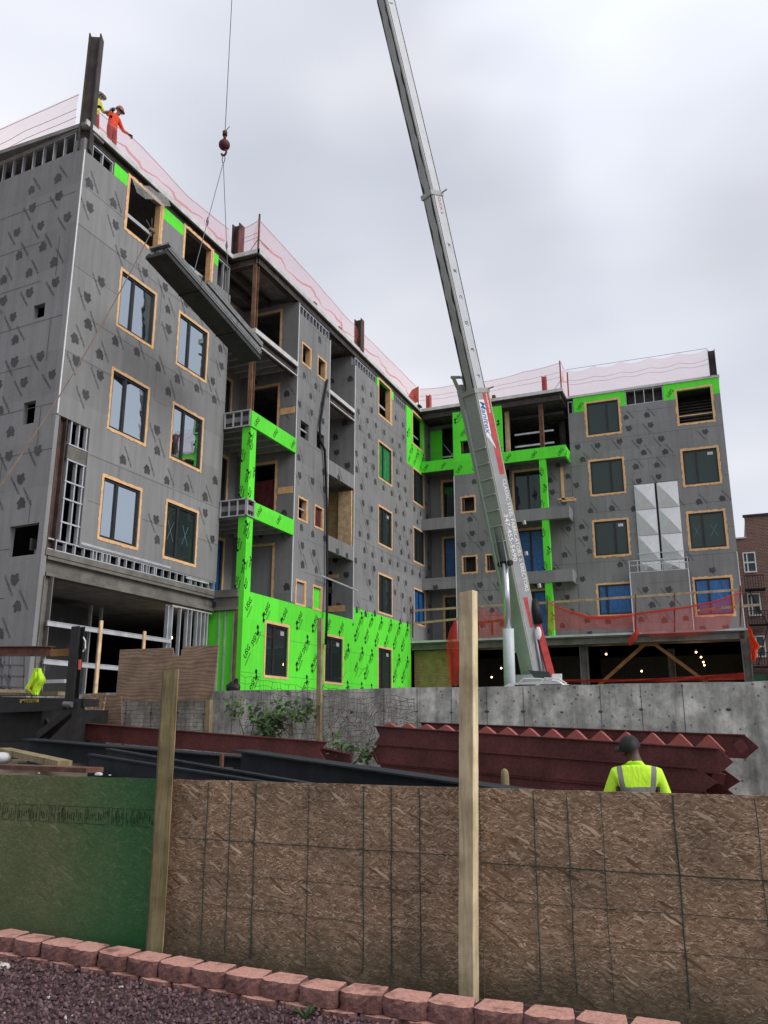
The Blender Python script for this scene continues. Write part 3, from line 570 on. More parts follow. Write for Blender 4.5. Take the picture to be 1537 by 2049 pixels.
def ibeam(mb, a, b, w, h, mi=0, t=.03, up=(0, 0, 1)):
    a, b = Vector(a), Vector(b); d = (b - a).normalized(); u = Vector(up); x = d.cross(u).normalized(); y = x.cross(d).normalized()
    mb.bar(a, b, t, h - 2 * t, mi, up); o1 = y * (h / 2 - t / 2); mb.bar(a + o1, b + o1, w, t, mi, up); mb.bar(a - o1, b - o1, w, t, mi, up)
mb = MB()
ibeam(mb, (XL - .15, YA + .2, 17.465), (XL - .15, YB - .05, 17.465), .24, .32); ibeam(mb, (X2 - .14, YB + .1, 17.46), (X2 - .14, Y1, 17.46), .22, .32); mb.box(XL - .17, XL - .14, YA + .2, YB - .05, 17.3, 17.62); mb.box(X2 - .10, X2 - .08, YB + .2, Y1, 17.3, 17.62); ibeam(mb, (XL - 1.2, YB + .12, 17.40), (X2 - .2, YB + .12, 17.40), .22, .34)
ibeam(mb, (X2 + .1, Y1 + .14, 17.40), (-6.65, Y1 + .14, 17.40), .22, .36); ibeam(mb, (-6.62, Y1 + .05, 17.40), (-6.62, Y2, 17.40), .2, .34)
for x in (-15.2, -15.75): ibeam(mb, (x, YB + .3, 17.42), (x, YC - .02, 17.42), .14, .22)
o = part(mb, 'roof_edge_beam', ['steeldark'], B)
# stud bands under the roof edge
def studs(fc, u0, u1, z0, z1, step=.41, d=-.04, back=True, w=.03, mi=0):
    mb = MB()
    fc.box(mb, u0, u1, z1 - .035, z1, d - .09, d, mi); fc.box(mb, u0, u1, z0, z0 + .035, d - .09, d, mi); n = max(1, round((u1 - u0) / step))
    for i in range(n + 1): u = u0 + .02 + (u1 - u0 - .04) * i / n; fc.box(mb, u - w / 2, u + w / 2, z0 + .035, z1 - .035, d - .09, d - .002, mi)
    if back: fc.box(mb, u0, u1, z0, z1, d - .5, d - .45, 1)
    part(mb, 'stud_framing', ['galv', 'interior'], B)['label'] = 'short row of bare steel studs left open'
studs(fW, YA + .35, 16.04, 16.86, 17.28); studs(fW, 21.37, YB - .05, 16.2, 17.26); studs(fC, YC + .13, YD - .05, 16.87, 17.26, .3); studs(fC, YE + .1, 32.83, 16.87, 17.26, .3); studs(fC, 34.97, 36.64, 16.87, 17.26, .28)
studs(f2, -3.62, -1.85, 16.87, 17.64, .44); studs(fE, -14, -.42, 16.92, 17.6, .41); studs(fW, YA + .1, YB - .04, 5.76, 6.05, .33, -.02)
studs(f2, -6.45, -6.2, 15.0, 17.5, .22)
# open strip beside the corner column: ladder of studs
mb = MB()
for u in (15.40, 15.72, 15.98): fW.box(mb, u - .02, u + .02, 6.06, 8.15, -.12, -.02, 0)
for u in (15.42, 15.70, 15.98): fW.box(mb, u - .02, u + .02, 8.55, 9.17, -.12, -.02, 0)
for z in (6.5, 7.1, 7.55, 8.12): fW.box(mb, 15.35, 16.03, z, z + .04, -.018, -.006, 0)
fW.box(mb, 15.35, 16.03, 8.53, 8.56, -.14, -.0, 0)
for z in (6.18, ): fW.box(mb, 16.1, 19.8, z - .09, z - .03, -.012, .01, 0)
fW.box(mb, 20.6, 21.8, 5.93, 5.99, -.012, .01, 0)
for u in (16.7, 16.95, 17.1, 17.6, 18.6, 18.75, 19.1, 20.9): fW.box(mb, u, u + .035, 5.79, 6.02, -.12, -.015, 0)
part(mb, 'stud_framing', ['galv', 'interior'], B)['label'] = 'bare steel studs left open between boards'
# exposed podium frame at the left corner
mb = MB()
fW.box(mb, YA + .2, YB + .1, 5.12, 5.20, -.30, -.0); fW.box(mb, YA + .2, YB + .1, 5.20, 5.52, -.16, -.12); fW.box(mb, YA + .2, YB + .1, 5.52, 5.60, -.30, .0); fW.box(mb, YA + .1, YB + .1, 5.61, 5.76, -.35, .02)
mb.box(XL + .021, X2 - .20, YB - .06, YB + .2, 5.14, 5.24); mb.box(XL + .021, X2 - .19, YB + .02, YB + .06, 5.24, 5.55); mb.box(XL + .021, X2 - .185, YB - .08, YB + .2, 5.55, 5.78)
fW.box(mb, 15.35, 16.03, 8.17, 8.52, -.2, -.015)
part(mb, 'podium_beam', ['fireproof'], B)
mb = MB()
ibeam(mb, (XL - .12, YA + .28, 1.0), (XL - .12, YA + .28, 5.1), .30, .30, 0, .03, (0, 1, 0)); part(mb, 'corner_column', ['fireproof'], B)
mb = MB(); ibeam(mb, (XL - .14, YA + .26, 5.78), (XL - .14, YA + .26, 9.18), .28, .28, 0, .03, (0, 1, 0)); part(mb, 'corner_column', ['steelcol'], B)
mb = MB(); mb.box(-27, XL - .36, YA + .7, YB, 5.2, 5.5); mb.box(-27, XR, YB + .2, 41, 5.2, 5.5); mb.box(XR, X2 - .2, YB + .21, 39, 5.2, 5.5); mb.box(-27, .6, 39.95, 51, 5.2, 5.5); mb.box(-27.1, -26.9, 16, 52, 1, 17.5, 1); mb.box(-27, .6, 51.2, 51.4, 1, 17.5, 1); part(mb, 'podium_slab', ['soffit', 'interior'], B)
# lobby: dark rear partition, studs, rails, floor
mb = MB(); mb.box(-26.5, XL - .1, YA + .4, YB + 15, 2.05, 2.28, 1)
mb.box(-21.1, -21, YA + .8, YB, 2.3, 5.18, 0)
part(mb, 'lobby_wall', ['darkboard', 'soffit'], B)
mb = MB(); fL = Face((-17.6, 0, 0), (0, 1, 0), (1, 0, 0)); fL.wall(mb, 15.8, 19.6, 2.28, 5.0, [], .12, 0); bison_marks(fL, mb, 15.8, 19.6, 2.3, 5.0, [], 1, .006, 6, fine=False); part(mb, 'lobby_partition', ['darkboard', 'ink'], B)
mb = MB()
for u in (19.9, 20.1, 20.5, 20.85, 21.05, 21.35, 21.55, 21.75, 21.9): fW.box(mb, u - .018, u + .018, 2.28, 5.02, -.14, -.03)
for u in (19.05, 19.5): fL.box(mb, u - .02, u + .02, 2.28, 5.02, .4, .5)
fW.box(mb, 20.05, YB - .1, 5.02, 5.06, -.14, -.02); fW.box(mb, 19.9, 20.1, 2.28, 5.06, -.16, -.141)
for z, u0, u1 in ((3.95, 15.2, 20.0), (3.05, 15.2, 18.4)): fW.box(mb, u0, u1, z, z + .085, .02, .05); fW.box(mb, u0, u1, z - .02, z, .0, .06); fW.box(mb, u0, u1, z + .085, z + .10, .0, .06)
part(mb, 'stud_framing', ['galv'], B)
mb = MB()
for u, z1 in ((17.0, 4.25), (18.75, 4.15)): fW.box(mb, u - .05, u + .05, 2.28, z1, .062, .10)
fW.box(mb, 15.2, 21, 2.28, 2.36, -.02, .12); part(mb, 'guard_rail_posts', ['wood'], B)
mb = MB(); fY = Face((0, YB + .1, 0), (1, 0, 0), (0, -1, 0)); fY.wall(mb, XL - .3, X2 - .19, 1.5, 5.13, [], .1, 0)
part(mb, 'green_return_wall', ['green'], B)
mb = MB()
for x in (-14.85, -14.62, -14.30, -14.2): fY.box(mb, x - .02, x + .02, 1.5, 5.12, .002, .06)
fY.box(mb, -14.22, -14.15, 1.5, 5.12, .061, .12, 1); part(mb, 'stud_framing', ['galv', 'steelbrown'], B)
# balconies, near stack
def slab_part(name, boxes, mats): 
    mb = MB()
    for b in boxes: mb.box(*b)
    return part(mb, name, mats, B)
for i, z in ((1, FL[1]), (2, FL[2])):
    mb = MB(); mb.box(XR, X2 - .02, YB + .02, YC - .01, z - .20, z - .02, 1)
    for k in range(5): mb.box(XR + .2, X2 - .1, YB + .35 + k * .6, YB + .42 + k * .6, z - .36, z - .201, 2)
    # unclad end: a box of light steel studs
    for a, b in ((z - .41, z - .37), (z + .13, z + .17)): fY.box(mb, -14.97, X2 - .01 if i == 2 else X2 - .01, a, b, .10, .16, 2)
    for x in (-14.95, -14.62, -14.30, -13.99): fY.box(mb, x - .02, x + .02, z - .37, z + .13, .105, .155, 2)
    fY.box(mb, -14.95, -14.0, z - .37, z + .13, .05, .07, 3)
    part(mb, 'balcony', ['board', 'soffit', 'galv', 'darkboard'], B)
    mb = MB(); u0 = YB - .02 if i == 2 else YB + .42
    fC.wall(mb, u0, YC + .02, z - .42, z + .13, [], .1, 0, .03); usg_marks(fC, mb, u0, YC, z - .45, z + .16, [], 1, .036, 13 + i, ku=1.25, kz=.9, s=.85, marg=.05)
    if i == 1:
        for a, b in ((z - .41, z - .37), (z + .13, z + .17)): fC.box(mb, YB - .06, u0 - .002, a, b, -.04, .03, 2)
        for u in (YB - .03, u0 - .03): fC.box(mb, u - .02, u + .02, z - .37, z + .13, -.03, .025, 2)
    o = part(mb, 'green_fascia', ['green', 'inkblack', 'galv'], B)
z = FL[3]; mb = MB(); mb.box(XR, X2 - .02, YB + .02, YC - .01, z - .12, z - .0, 1)
for k in range(6): mb.box(XR + .1, X2 - .15, YB + .25 + k * .5, YB + .31 + k * .5, z - .28, z - .121, 2)
ibeam(mb, (X2 - .12, YB + .1, z - .28), (X2 - .12, YC - .02, z - .28), .2, .34, 3); fC.box(mb, YB - .03, YC - .03, z - .11, z + .06, .0, .05, 0); fC.box(mb, YB, YC - .03, z - .50, z - .46, -.02, .04, 0)
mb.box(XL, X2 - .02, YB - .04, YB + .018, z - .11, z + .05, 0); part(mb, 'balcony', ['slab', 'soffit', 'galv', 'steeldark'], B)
mb = MB(); ibeam(mb, (X2 - .14, YB + .14, FL[2] + .13), (X2 - .14, YB + .14, 17.24), .15, .18, 0, .02, (0, 1, 0)); part(mb, 'balcony_column', ['steelbrown'], B)
mb = MB(); colf = Face((X2, YB + .0, 0), (1, 0, 0), (0, -1, 0))
for a, b in ((5.75, FL[1] - .42), (FL[1] + .18, FL[2] - .42)):
    mb.box(X2 - .34, X2 - .02, YB + .03, YB + .40, a, b, 0); usg_marks(Face((0, YB + .028, 0), (1, 0, 0), (0, -1, 0)), mb, X2 - .5, X2 + .15, a, b, [], 1, .003, 3, ku=.4, kz=.62, s=.62, ang=R(80), marg=.16)
    usg_marks(Face((X2 - .018, 0, 0), (0, 1, 0), (1, 0, 0)), mb, YB - .1, YB + .55, a, b, [], 1, .003, 3, ku=.4, kz=.8, s=.5, ang=R(80), marg=.14)
part(mb, 'green_column_casing', ['green', 'inkblack'], B)
# spandrels of the deep recess
for i, z in enumerate(FL[1:4]):
    mb = MB(); mb.box(-16.2, X2 - .1, YD, YE, z - .25, z - .02, 1)
    if i < 2: fC.wall(mb, YD - .01, YE + .01, z - .42, z + .17, [], .1, 0, .006); bison_marks(fC, mb, YD - .2, YE + .2, z - .55, z + .3, [], 3, .012, 5 + i, kz=1.3, ku=.9)
    else: fC.box(mb, YD, YE, z - .10, z + .06, -.1, .03, 2); ibeam(mb, (X2 - .1, YD, z - .27), (X2 - .1, YE, z - .27), .18, .32, 4); fC.box(mb, YD, YE, z - .47, z - .43, -.05, .03, 2)
    part(mb, 'balcony', ['board', 'soffit', 'slab', 'ink', 'steeldark'], B)
# right wing spandrels and projecting balconies
for i, z in enumerate(FL[1:4]):
    gr = i == 2
    mb = MB(); mb.box(X2 + .01, -12.2, Y1 + .1, 40.19, z - .25, z - .02, 1); f1.wall(mb, X2 + .01, -12.165, z - .42, z + .16, [], .09, 0, .004)
    if gr: usg_marks(f1, mb, X2, -12.17, z - .48, z + .2, [], 2, .010, 3, ku=.95, kz=.9, s=.8, marg=.04)
    else: bison_marks(f1, mb, X2 - .2, -12.0, z - .55, z + .3, [], 2, .010, 6 + i, kz=1.3, ku=.8)
    part(mb, 'balcony', ['green' if gr else 'board', 'soffit', 'inkblack' if gr else 'ink'], B)
    mb = MB(); mb.box(-9.57, -6.58, Y1 + .1, Y2 - .01, z - .25, z - .02, 1); f1.wall(mb, -9.57, -6.47, z - .43, z + .15, [], .09, 0, .006); fx = Face((-6.47, 0, 0), (0, 1, 0), (1, 0, 0)); fx.wall(mb, Y1 + .087, Y2 - .005, z - .43, z + .15, [], .09, 0)
    if gr: usg_marks(f1, mb, -9.6, -6.45, z - .5, z + .2, [], 2, .012, 8, ku=1.3, kz=.9, s=.85, marg=.04); usg_marks(fx, mb, Y1 - .1, Y2 + .1, z - .5, z + .2, [], 2, .006, 3, ku=.8, kz=.9, s=.7, marg=.04)
    else: bison_marks(f1, mb, -9.7, -6.3, z - .55, z + .3, [], 2, .012, 9 + i, kz=1.3, ku=1.0); bison_marks(fx, mb, Y1 - .2, Y2 + .2, z - .55, z + .3, [], 2, .006, 2, kz=1.3, ku=.9)
    part(mb, 'balcony', ['green' if gr else 'board', 'soffit', 'inkblack' if gr else 'ink'], B)
mb = MB()
for k in range(3):
    a, b = ((5.5, FL[1] - .43), (FL[1] + .15, FL[2] - .43), (FL[2] + .15, FL[3] - .43))[k]; mb.box(-7.80, -7.48, Y1 + .03, Y1 + .33, a, b, 0); usg_marks(Face((0, Y1 + .028, 0), (1, 0, 0), (0, -1, 0)), mb, -7.98, -7.3, a, b, [], 1, .003, 2 + k, ku=.4, kz=.8, s=.6, ang=R(80), marg=.16)
part(mb, 'green_column_casing', ['green', 'inkblack'], B)
mb = MB(); ibeam(mb, (-7.62, Y1 + .2, FL[3] + .1), (-7.62, Y1 + .2, 17.22), .16, .2, 0, .025, (1, 0, 0)); ibeam(mb, (-6.95, 41, FL[3]), (-6.95, 41, 17.2), .2, .3, 1, .025, (1, 0, 0)); part(mb, 'balcony_column', ['steelbrown', 'steeldark'], B)
mb = MB()   # open top floor: joists, stud rails, timber jamb
for k in range(14): mb.box(-9.4, -6.7, 40.0 + k * .42, 40.12 + k * .42, 16.95, 17.10, 0)
for z in (15.35, 16.0): f2.box(mb, -9.2, -7.2, z, z + .09, .10, .14, 1)
f1.box(mb, -9.56, -9.35, 14.85, 17.2, -.75, -.55, 2); part(mb, 'open_floor_framing', ['interior', 'galv', 'wood'], B)
mb = MB()
for (a, b) in (((-13.15, 14.9), (-12.25, 16.1)), ((-13.15, 16.2), (-12.25, 14.95))): mb.bar(fr.p(a[0], a[1], .1), fr.p(b[0], b[1], .1), .02, .08, 0, (0, 1, 0))
fr.box(mb, -13.2, -12.2, 15.4, 15.48, .12, .15); part(mb, 'cross_bracing', ['galv'], B)
# ---- windows: frame with its own pane, sealant tape and sticker
def window(fc, u0, u1, z0, z1, mull=.38, glass='glass', seed=0, tape=True, sticker=0, xmarks=False, d=-.03, film=None, amp=.014, tw=.085):
    mb = MB(); w = .065
    fc.box(mb, u0, u1, z0, z0 + w, d - .07, d); fc.box(mb, u0, u1, z1 - w, z1, d - .07, d); fc.box(mb, u0, u0 + w, z0 + w, z1 - w, d - .07, d); fc.box(mb, u1 - w, u1, z0 + w, z1 - w, d - .07, d)
    um = u0 + (u1 - u0) * mull
    if mull: fc.box(mb, um - .05, um + .05, z0 + w, z1 - w, d - .068, d + .004)
    fr_ = part(mb, 'window', ['frame'], B)
    mb = MB(); fc.box(mb, u0 + w, u1 - w, z0 + w, z1 - w, d - .05, d - .035); part(mb, 'pane', [film or glass], fr_)
    if tape: mb = MB(); tape_ring(fc, mb, u0, u1, z0, z1, 0, tw, .011, seed, amp); part(mb, 'sealant_tape', ['tape'], fr_)
    if sticker: mb = MB(); fc.box(mb, u1 - .42, u1 - .18, z1 - .30, z1 - .16, d - .034, d - .031); part(mb, 'sticker', ['galv'], fr_)
    if xmarks:
        mb = MB()
        for c in ((u0 + um) / 2 + .02, (um + u1) / 2):
            for s_ in (-1, 1): mb.bar(fc.p(c - s_ * .15, (z0 + z1) / 2 - .3, d - .032), fc.p(c + s_ * .15, (z0 + z1) / 2 + .3, d - .032), .014, .003, 0, tuple(fc.n))
        part(mb, 'tape_cross', ['xtape'], fr_)
    return fr_
M['xtape'] = simple('pale_blue_tape', (0.10, 0.26, 0.30), 0.6)
for i in range(3):
    window(fW, *wa, SILL[i], HEAD[i], .38, 'glass', 100 + i); window(fW, *wb, SILL[i], HEAD[i], .38, 'glass' if i else 'glassdark', 110 + i, xmarks=(i == 0))
for u in (wa, wb):        # top floor: still open
    mb = MB(); tape_ring(fW, mb, *u, SILL[3], HEAD[3], 0, .10, .011, 120, .02); fW.box(mb, u[0], u[0] + .02, SILL[3], HEAD[3], -.2, .0, 0); fW.box(mb, u[1] - .05, u[1], SILL[3], HEAD[3], -.2, .0, 0)
    fW.box(mb, u[0], u[1], 16.25, 16.36, -.35, -.30, 1); part(mb, 'window_opening', ['tape', 'galv'], B)
for i in range(4):
    if i == 3:
        mb = MB(); tape_ring(fC, mb, 33.1, 34.62, SILL[3], HEAD[3], 0, .09, .011, 130); fC.box(mb, 34.5, 34.62, SILL[3], HEAD[3], -.25, 0, 0); fC.box(mb, 33.1, 34.5, 16.2, 16.3, -.3, -.25, 1); part(mb, 'window_opening', ['tape', 'galv'], B)
        mb = MB(); tape_ring(fC, mb, 37.57, 39.05, SILL[3], HEAD[3], 0, .09, .011, 131); fC.box(mb, 37.57, 39.05, 16.2, 16.28, -.3, -.25, 1); part(mb, 'window_opening', ['tape', 'galv'], B)
    else:
        window(fC, 33.1, 34.62, SILL[i], HEAD[i], .38, 'glassdark', 140 + i, film='greenfilm' if i == 2 else None, sticker=i == 1); window(fC, 37.57, 39.05, SILL[i], HEAD[i], .38 if i else .5, 'glassdark', 150 + i, film='bluefilm' if i == 0 else None)
    window(f2, *rb, SILL[i], HEAD[i], .38, 'glassdark', 160 + i, sticker=i == 2, xmarks=i == 1, film='bluefilm' if i == 0 else None, amp=.03, tw=.10) if i < 3 else None
    window(f2, *ra, SILL[i] + (.22 if i == 0 else 0), HEAD[i], .62 if i else .25, 'glassdark', 170 + i, sticker=i == 1, film='bluefilm' if i == 0 else None, amp=.03, tw=.10)
mb = MB(); tape_ring(f2, mb, *rb, SILL[3], HEAD[3], 0, .10, .011, 168, .03); f2.box(mb, *rb, 15.95, 16.0, -.15, -.1, 0); 
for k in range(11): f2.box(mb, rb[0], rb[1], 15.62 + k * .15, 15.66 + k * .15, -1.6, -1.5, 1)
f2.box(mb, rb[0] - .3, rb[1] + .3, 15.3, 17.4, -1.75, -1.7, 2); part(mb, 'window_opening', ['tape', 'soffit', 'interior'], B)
for h in hG: window(fC, *h, .38, 'glassdark', int(h[0] * 3), sticker=True)
fills = {(0, 0): 'board', (0, 1): 'green', (1, 1): 'redfilm'}
for zi, z in enumerate(smz):
    for ui, u in enumerate(sm):
        mb = MB()
        if zi != 2: tape_ring(fC, mb, *u, *z, 0, .075, .011, zi * 7 + ui); fC.box(mb, u[1] - .04, u[1], *z, -.2, 0, 0)
        if zi in (1, 2) and ui == 0: fC.box(mb, *u, (z[0] + z[1]) / 2, (z[0] + z[1]) / 2 + .06, -.12, -.08, 1)
        mats_ = ['tape', 'galv']
        if (zi, ui) in fills: fC.box(mb, u[0], u[1] - .041, *z, -.10, -.07, 2); mats_.append(fills[(zi, ui)])
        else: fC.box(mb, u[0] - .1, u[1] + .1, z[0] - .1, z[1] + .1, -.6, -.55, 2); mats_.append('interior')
        part(mb, 'small_window', mats_, B)
for h in h1:
    mb = MB()
    if h[2] < 15: tape_ring(f1, mb, *h, 0, .085, .011, int(h[2]), .03)
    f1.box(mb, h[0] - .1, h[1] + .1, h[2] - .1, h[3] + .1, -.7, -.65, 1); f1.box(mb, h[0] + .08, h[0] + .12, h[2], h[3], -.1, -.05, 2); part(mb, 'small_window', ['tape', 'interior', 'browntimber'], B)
# balcony doors
def door(fc, h, film, tape=True, seed=0, name='balcony_door', d=-.05, mull=.5):
    mb = MB(); u0, u1, z0, z1 = h; fc.box(mb, u0, u0 + .06, z0, z1, d - .06, d); fc.box(mb, u1 - .06, u1, z0, z1, d - .06, d); fc.box(mb, u0 + .06, u1 - .06, z1 - .06, z1, d - .06, d); um = u0 + (u1 - u0) * mull; fc.box(mb, um - .05, um + .05, z0, z1 - .06, d - .058, d)
    o = part(mb, name, ['frame'], B)
    mb = MB(); fc.box(mb, u0 + .06, u1 - .06, z0, z1 - .06, d - .045, d - .03); part(mb, 'pane', [film], o)
    if tape: mb = MB(); tape_ring(fc, mb, *h, 0, .12, .008, seed, .02, 'lt'); part(mb, 'sealant_tape', ['tape'], o)
door(f2, hD[0], 'bluefilm', seed=1); door(f2, hD[1], 'bluefilm', seed=2); door(f2, hD[2], 'glassdark', seed=3)
door(fr, (-13.25, -12.1, FL[1] + .1, FL[1] + 2.45), 'bluefilm', seed=4); door(fr, (-13.25, -12.1, FL[2] + .1, FL[2] + 2.45), 'glassdark', seed=5); door(fr, (-13.25, -12.1, FL[0] + .1, FL[0] + 2.45), 'glassdark', seed=6)
door(fb_, hB2[0], 'bluefilm', False, seed=7, mull=.3); door(fb_, hB2[1], 'glassdark', False, seed=8); door(fb_, hB2[2], 'glassdark', False, seed=9)
mb = MB(); fs.box(mb, hS[0][0], hS[0][1], hS[0][2], hS[0][3], -.09, -.05); part(mb, 'boarded_door', ['board'], B)
mb = MB(); fs.box(mb, hS[1][0], hS[1][1], hS[1][2], hS[1][3] - .6, -.09, -.05); part(mb, 'filmed_door', ['redfilm'], B)
mb = MB(); fs.box(mb, -15.1 - .9, -15.1 - .78, FL[1] + .1, FL[1] + 2.4, 0.014, .09); fs.box(mb, -15.1 - .9, -15.1 - .78, FL[2] + .1, FL[2] + 2.4, 0.014, .09); part(mb, 'door_jamb', ['wood'], B)
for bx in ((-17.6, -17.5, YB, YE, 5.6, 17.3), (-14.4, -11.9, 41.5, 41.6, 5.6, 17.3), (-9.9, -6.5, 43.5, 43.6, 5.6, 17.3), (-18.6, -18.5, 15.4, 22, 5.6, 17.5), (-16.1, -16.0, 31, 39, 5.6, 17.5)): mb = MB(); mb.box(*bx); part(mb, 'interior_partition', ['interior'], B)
# silver pyramid panels on the right bay
for ci, (a, b) in enumerate(((-3.53, -2.60), (-2.50, -1.56))):
    zt = 12.77
    for k in range(4):
        zb = max(8.46, zt - 1.25); mb = MB(); c = f2.p((a + b) / 2, (zt + zb) / 2, .20)
        q = [f2.p(a, zb, .06), f2.p(b, zb, .06), f2.p(b, zt - .02, .06), f2.p(a, zt - .02, .06)]; q2 = [f2.p(a, zb, .01), f2.p(b, zb, .01), f2.p(b, zt - .02, .01), f2.p(a, zt - .02, .01)]
        mb.add(q + q2 + [c], [(0, 1, 8), (1, 2, 8), (2, 3, 8), (3, 0, 8), (4, 5, 1, 0), (5, 6, 2, 1), (6, 7, 3, 2), (7, 4, 0, 3)]); part(mb, 'pyramid_panel', ['pyramid'], B); zt = zb
        if zb <= 8.46: break
mb = MB(); f2.box(mb, -2.62, -2.48, 8.46, 12.77, .002, .03, 0); part(mb, 'panel_backing', ['black'], B)
mb = MB(); fbx = Face((0, Y2 - .42, 0), (1, 0, 0), (0, -1, 0)); fbx.wall(mb, -4.0, -1.40, 5.52, 8.46, [], .3, 0); joints(fbx, mb, -4, -1.4, 5.5, 8.4, [], 2, 3); bison_marks(fbx, mb, -4.0, -1.4, 5.5, 8.4, [], 1, .006, 12)
for u in (-3.985, -1.415): fbx.box(mb, u - .02, u + .02, 5.52, 8.46, 0, .018, 5)
part(mb, 'front_box', BM, B)
mb = MB()
for z in (8.47, 8.80, 9.02): fbx.box(mb, -4.0, -1.40, z, z + .03, -.05, 0)
for k in range(8): u = -3.98 + k * (2.56 / 7); fbx.box(mb, u - .015, u + .015, 8.50, 9.02, -.048, -.004)
f2.box(mb, -3.6, -1.5, 9.36, 9.39, .21, .25); part(mb, 'stud_parapet', ['galv'], B)
# podium deck along the right wing
mb = MB(); mb.box(X2 + .02, 0.82, 36.98, Y2 - .02, 5.38, 5.47, 1); ibeam(mb, (X2 + .05, 37.12, 5.20), (.4, 37.12, 5.20), .24, .30, 0); mb.box(X2 + .05, .6, 37.3, Y2 + 8, 5.2, 5.37, 0); part(mb, 'podium_deck', ['fireproof', 'slab'], B)
mb = MB()
ibeam(mb, (.58, 37.14, .9), (.58, 37.14, 5.03), .30, .34, 0, .04, (1, 0, 0)); part(mb, 'podium_column', ['fireproof'], B)
mb = MB(); ibeam(mb, (-6.0, 37.6, .9), (-6.0, 37.6, 5.03), .30, .34, 0, .04, (1, 0, 0)); part(mb, 'podium_column', ['fireproof'], B)
mb = MB(); ibeam(mb, (-2.6, 41.5, .9), (-2.6, 41.5, 5.1), .3, .3, 0, .04, (1, 0, 0)); ibeam(mb, (-12.2, 38.0, .9), (-12.2, 38, 5.03), .3, .3, 0, .04, (1, 0, 0)); part(mb, 'podium_column', ['fireproof'], B)
mb = MB(); mb.bar((-3.35, 37.35, 5.0), (-5.4, 37.35, 3.3), .10, .14, 0); mb.bar((-3.0, 37.35, 5.0), (-1.0, 37.35, 3.3), .10, .14, 0); mb.box(-3.6, -2.8, 37.28, 37.42, 4.9, 5.03, 0); part(mb, 'timber_brace', ['browntimber'], B)
mb = MB(); mb.box(-13.9, -12.1, 37.35, 37.38, 2.0, 5.03, 0); part(mb, 'ground_plywood_wall', ['plyyellow'], B)
for bx in ((-6.5, .5, 46, 46.1, 1, 5.1), (-13.9, -7, 44, 44.1, 1, 5.1)): mb = MB(); mb.box(*bx); part(mb, 'interior_partition', ['darkboard'], B)
# columns that stand up through the roof edge
for x, y, zt, w, h, mt, lab in ((-15.12, 15.0, 20.85, .30, .34, 'steeldark', 'tall dark steel column at the near roof corner'), (-15.08, 22.60, 19.35, .34, .32, 'steelcol', None), (-14.03, 31.0, 19.40, .34, .34, 'steelcol', None), (.50, 39.98, 19.2, .34, .32, 'steeldark', None), (-13.65, 39.25, 18.85, .30, .22, 'redsteel', None), (-7.45, 39.3, 18.92, .28, .22, 'redsteel', None)):
    mb = MB(); z0 = 16.9 if x == -15.12 else zr + .0; a, b = Vector((x, y, z0)), Vector((x, y, zt - .12)); ibeam(mb, a, b, w, h, 0, .035, (1, 0, 0) if x != -15.12 else (0.9, 0.45, 0))
    o = part(mb, 'roof_column', [mt], B)
    if lab: o['label'] = lab
mb = MB()
for x, y in ((-13.98, 26.6), (-13.98, 28.9), (-11.2, 38.72), (-9.9, 38.72)): mb.box(x - .12, x + .04, y - .12, y + .12, zr + .03, zr + .18)
part(mb, 'edge_block', ['browntimber'], B)

# ------------------------------------------------------------------ safety nets along the roof and deck
def net(name, label, pts_bottom, pts_top, mat, sub=26, wave=.05, sag=.0, seed=0, fold=True, group='safety nets round the roof edge', cords=(.97,), th=True, cat='safety net', foldmat='netfold'):
    rn = random.Random(seed); t = thing(name, label, cat, tuple(pts_bottom[0]), group); mb = MB(); rows = 5
    P0 = [Vector(p) for p in pts_bottom]; P1 = [Vector(p) for p in pts_top]
    def lerp(P, s):
        s = s * (len(P) - 1); i = min(int(s), len(P) - 2); return P[i].lerp(P[i + 1], s - i)
    ph = [rn.uniform(0, 6.28) for _ in range(4)]; n = sub; d = (P0[-1] - P0[0]).normalized(); nn = Vector((-d.y, d.x, 0)); G = []
    for i in range(n + 1):
        s = i / n; a, b = lerp(P0, s), lerp(P1, s); b = b + Vector((0, 0, -abs(math.sin(s * math.pi * max(1, round(n / 6)))) * sag)); col = []
        for k in range(rows + 1):
            q = k / rows; w = wave * math.sin(q * math.pi) * (math.sin(s * n * .9 + ph[0]) + .6 * math.sin(s * n * 2.1 + ph[1] + q * 3)); col.append(a.lerp(b, q) + nn * w)
        G.append(col)
    for i in range(n):
        for k in range(rows): mb.add([G[i][k], G[i + 1][k], G[i + 1][k + 1], G[i][k + 1]], [(0, 1, 2, 3)])
    bm_ = MB(); bm_.v, bm_.f, bm_.m = mb.v, mb.f, mb.m; part(bm_, 'netting', [mat], t, True)
    for c in cords:
        k = c * rows; mb2 = MB(); mb2.tube([G[i][int(k)].lerp(G[i][min(rows, int(k) + 1)], k - int(k)) + nn * .012 for i in range(n + 1)], .007, 5); part(mb2, 'cord', ['cord'], t)
    if fold:
        mb2 = MB(); mb2.tube([G[i][2].lerp(G[i][3], .35 + .22 * math.sin(i * .33 + seed)) + nn * .02 for i in range(1, n)], [.010 + .035 * abs(math.sin(i * .37 + seed)) for i in range(1, n)], 5); part(mb2, 'net_fold', [foldmat], t)
    return t
z = YR + .02
e0 = fE.p(-14, z, .02); e1 = fE.p(-.42, z, .02)
net('safety_net', 'pale pink safety net above the shaded end wall, left of the tall column', [e0, e1], [e0 + Vector((0, 0, 1.15)), e1 + Vector((0, 0, 1.05))], 'netroof', 20, .04, 0, 1, False, cords=(.96, .5, .25))
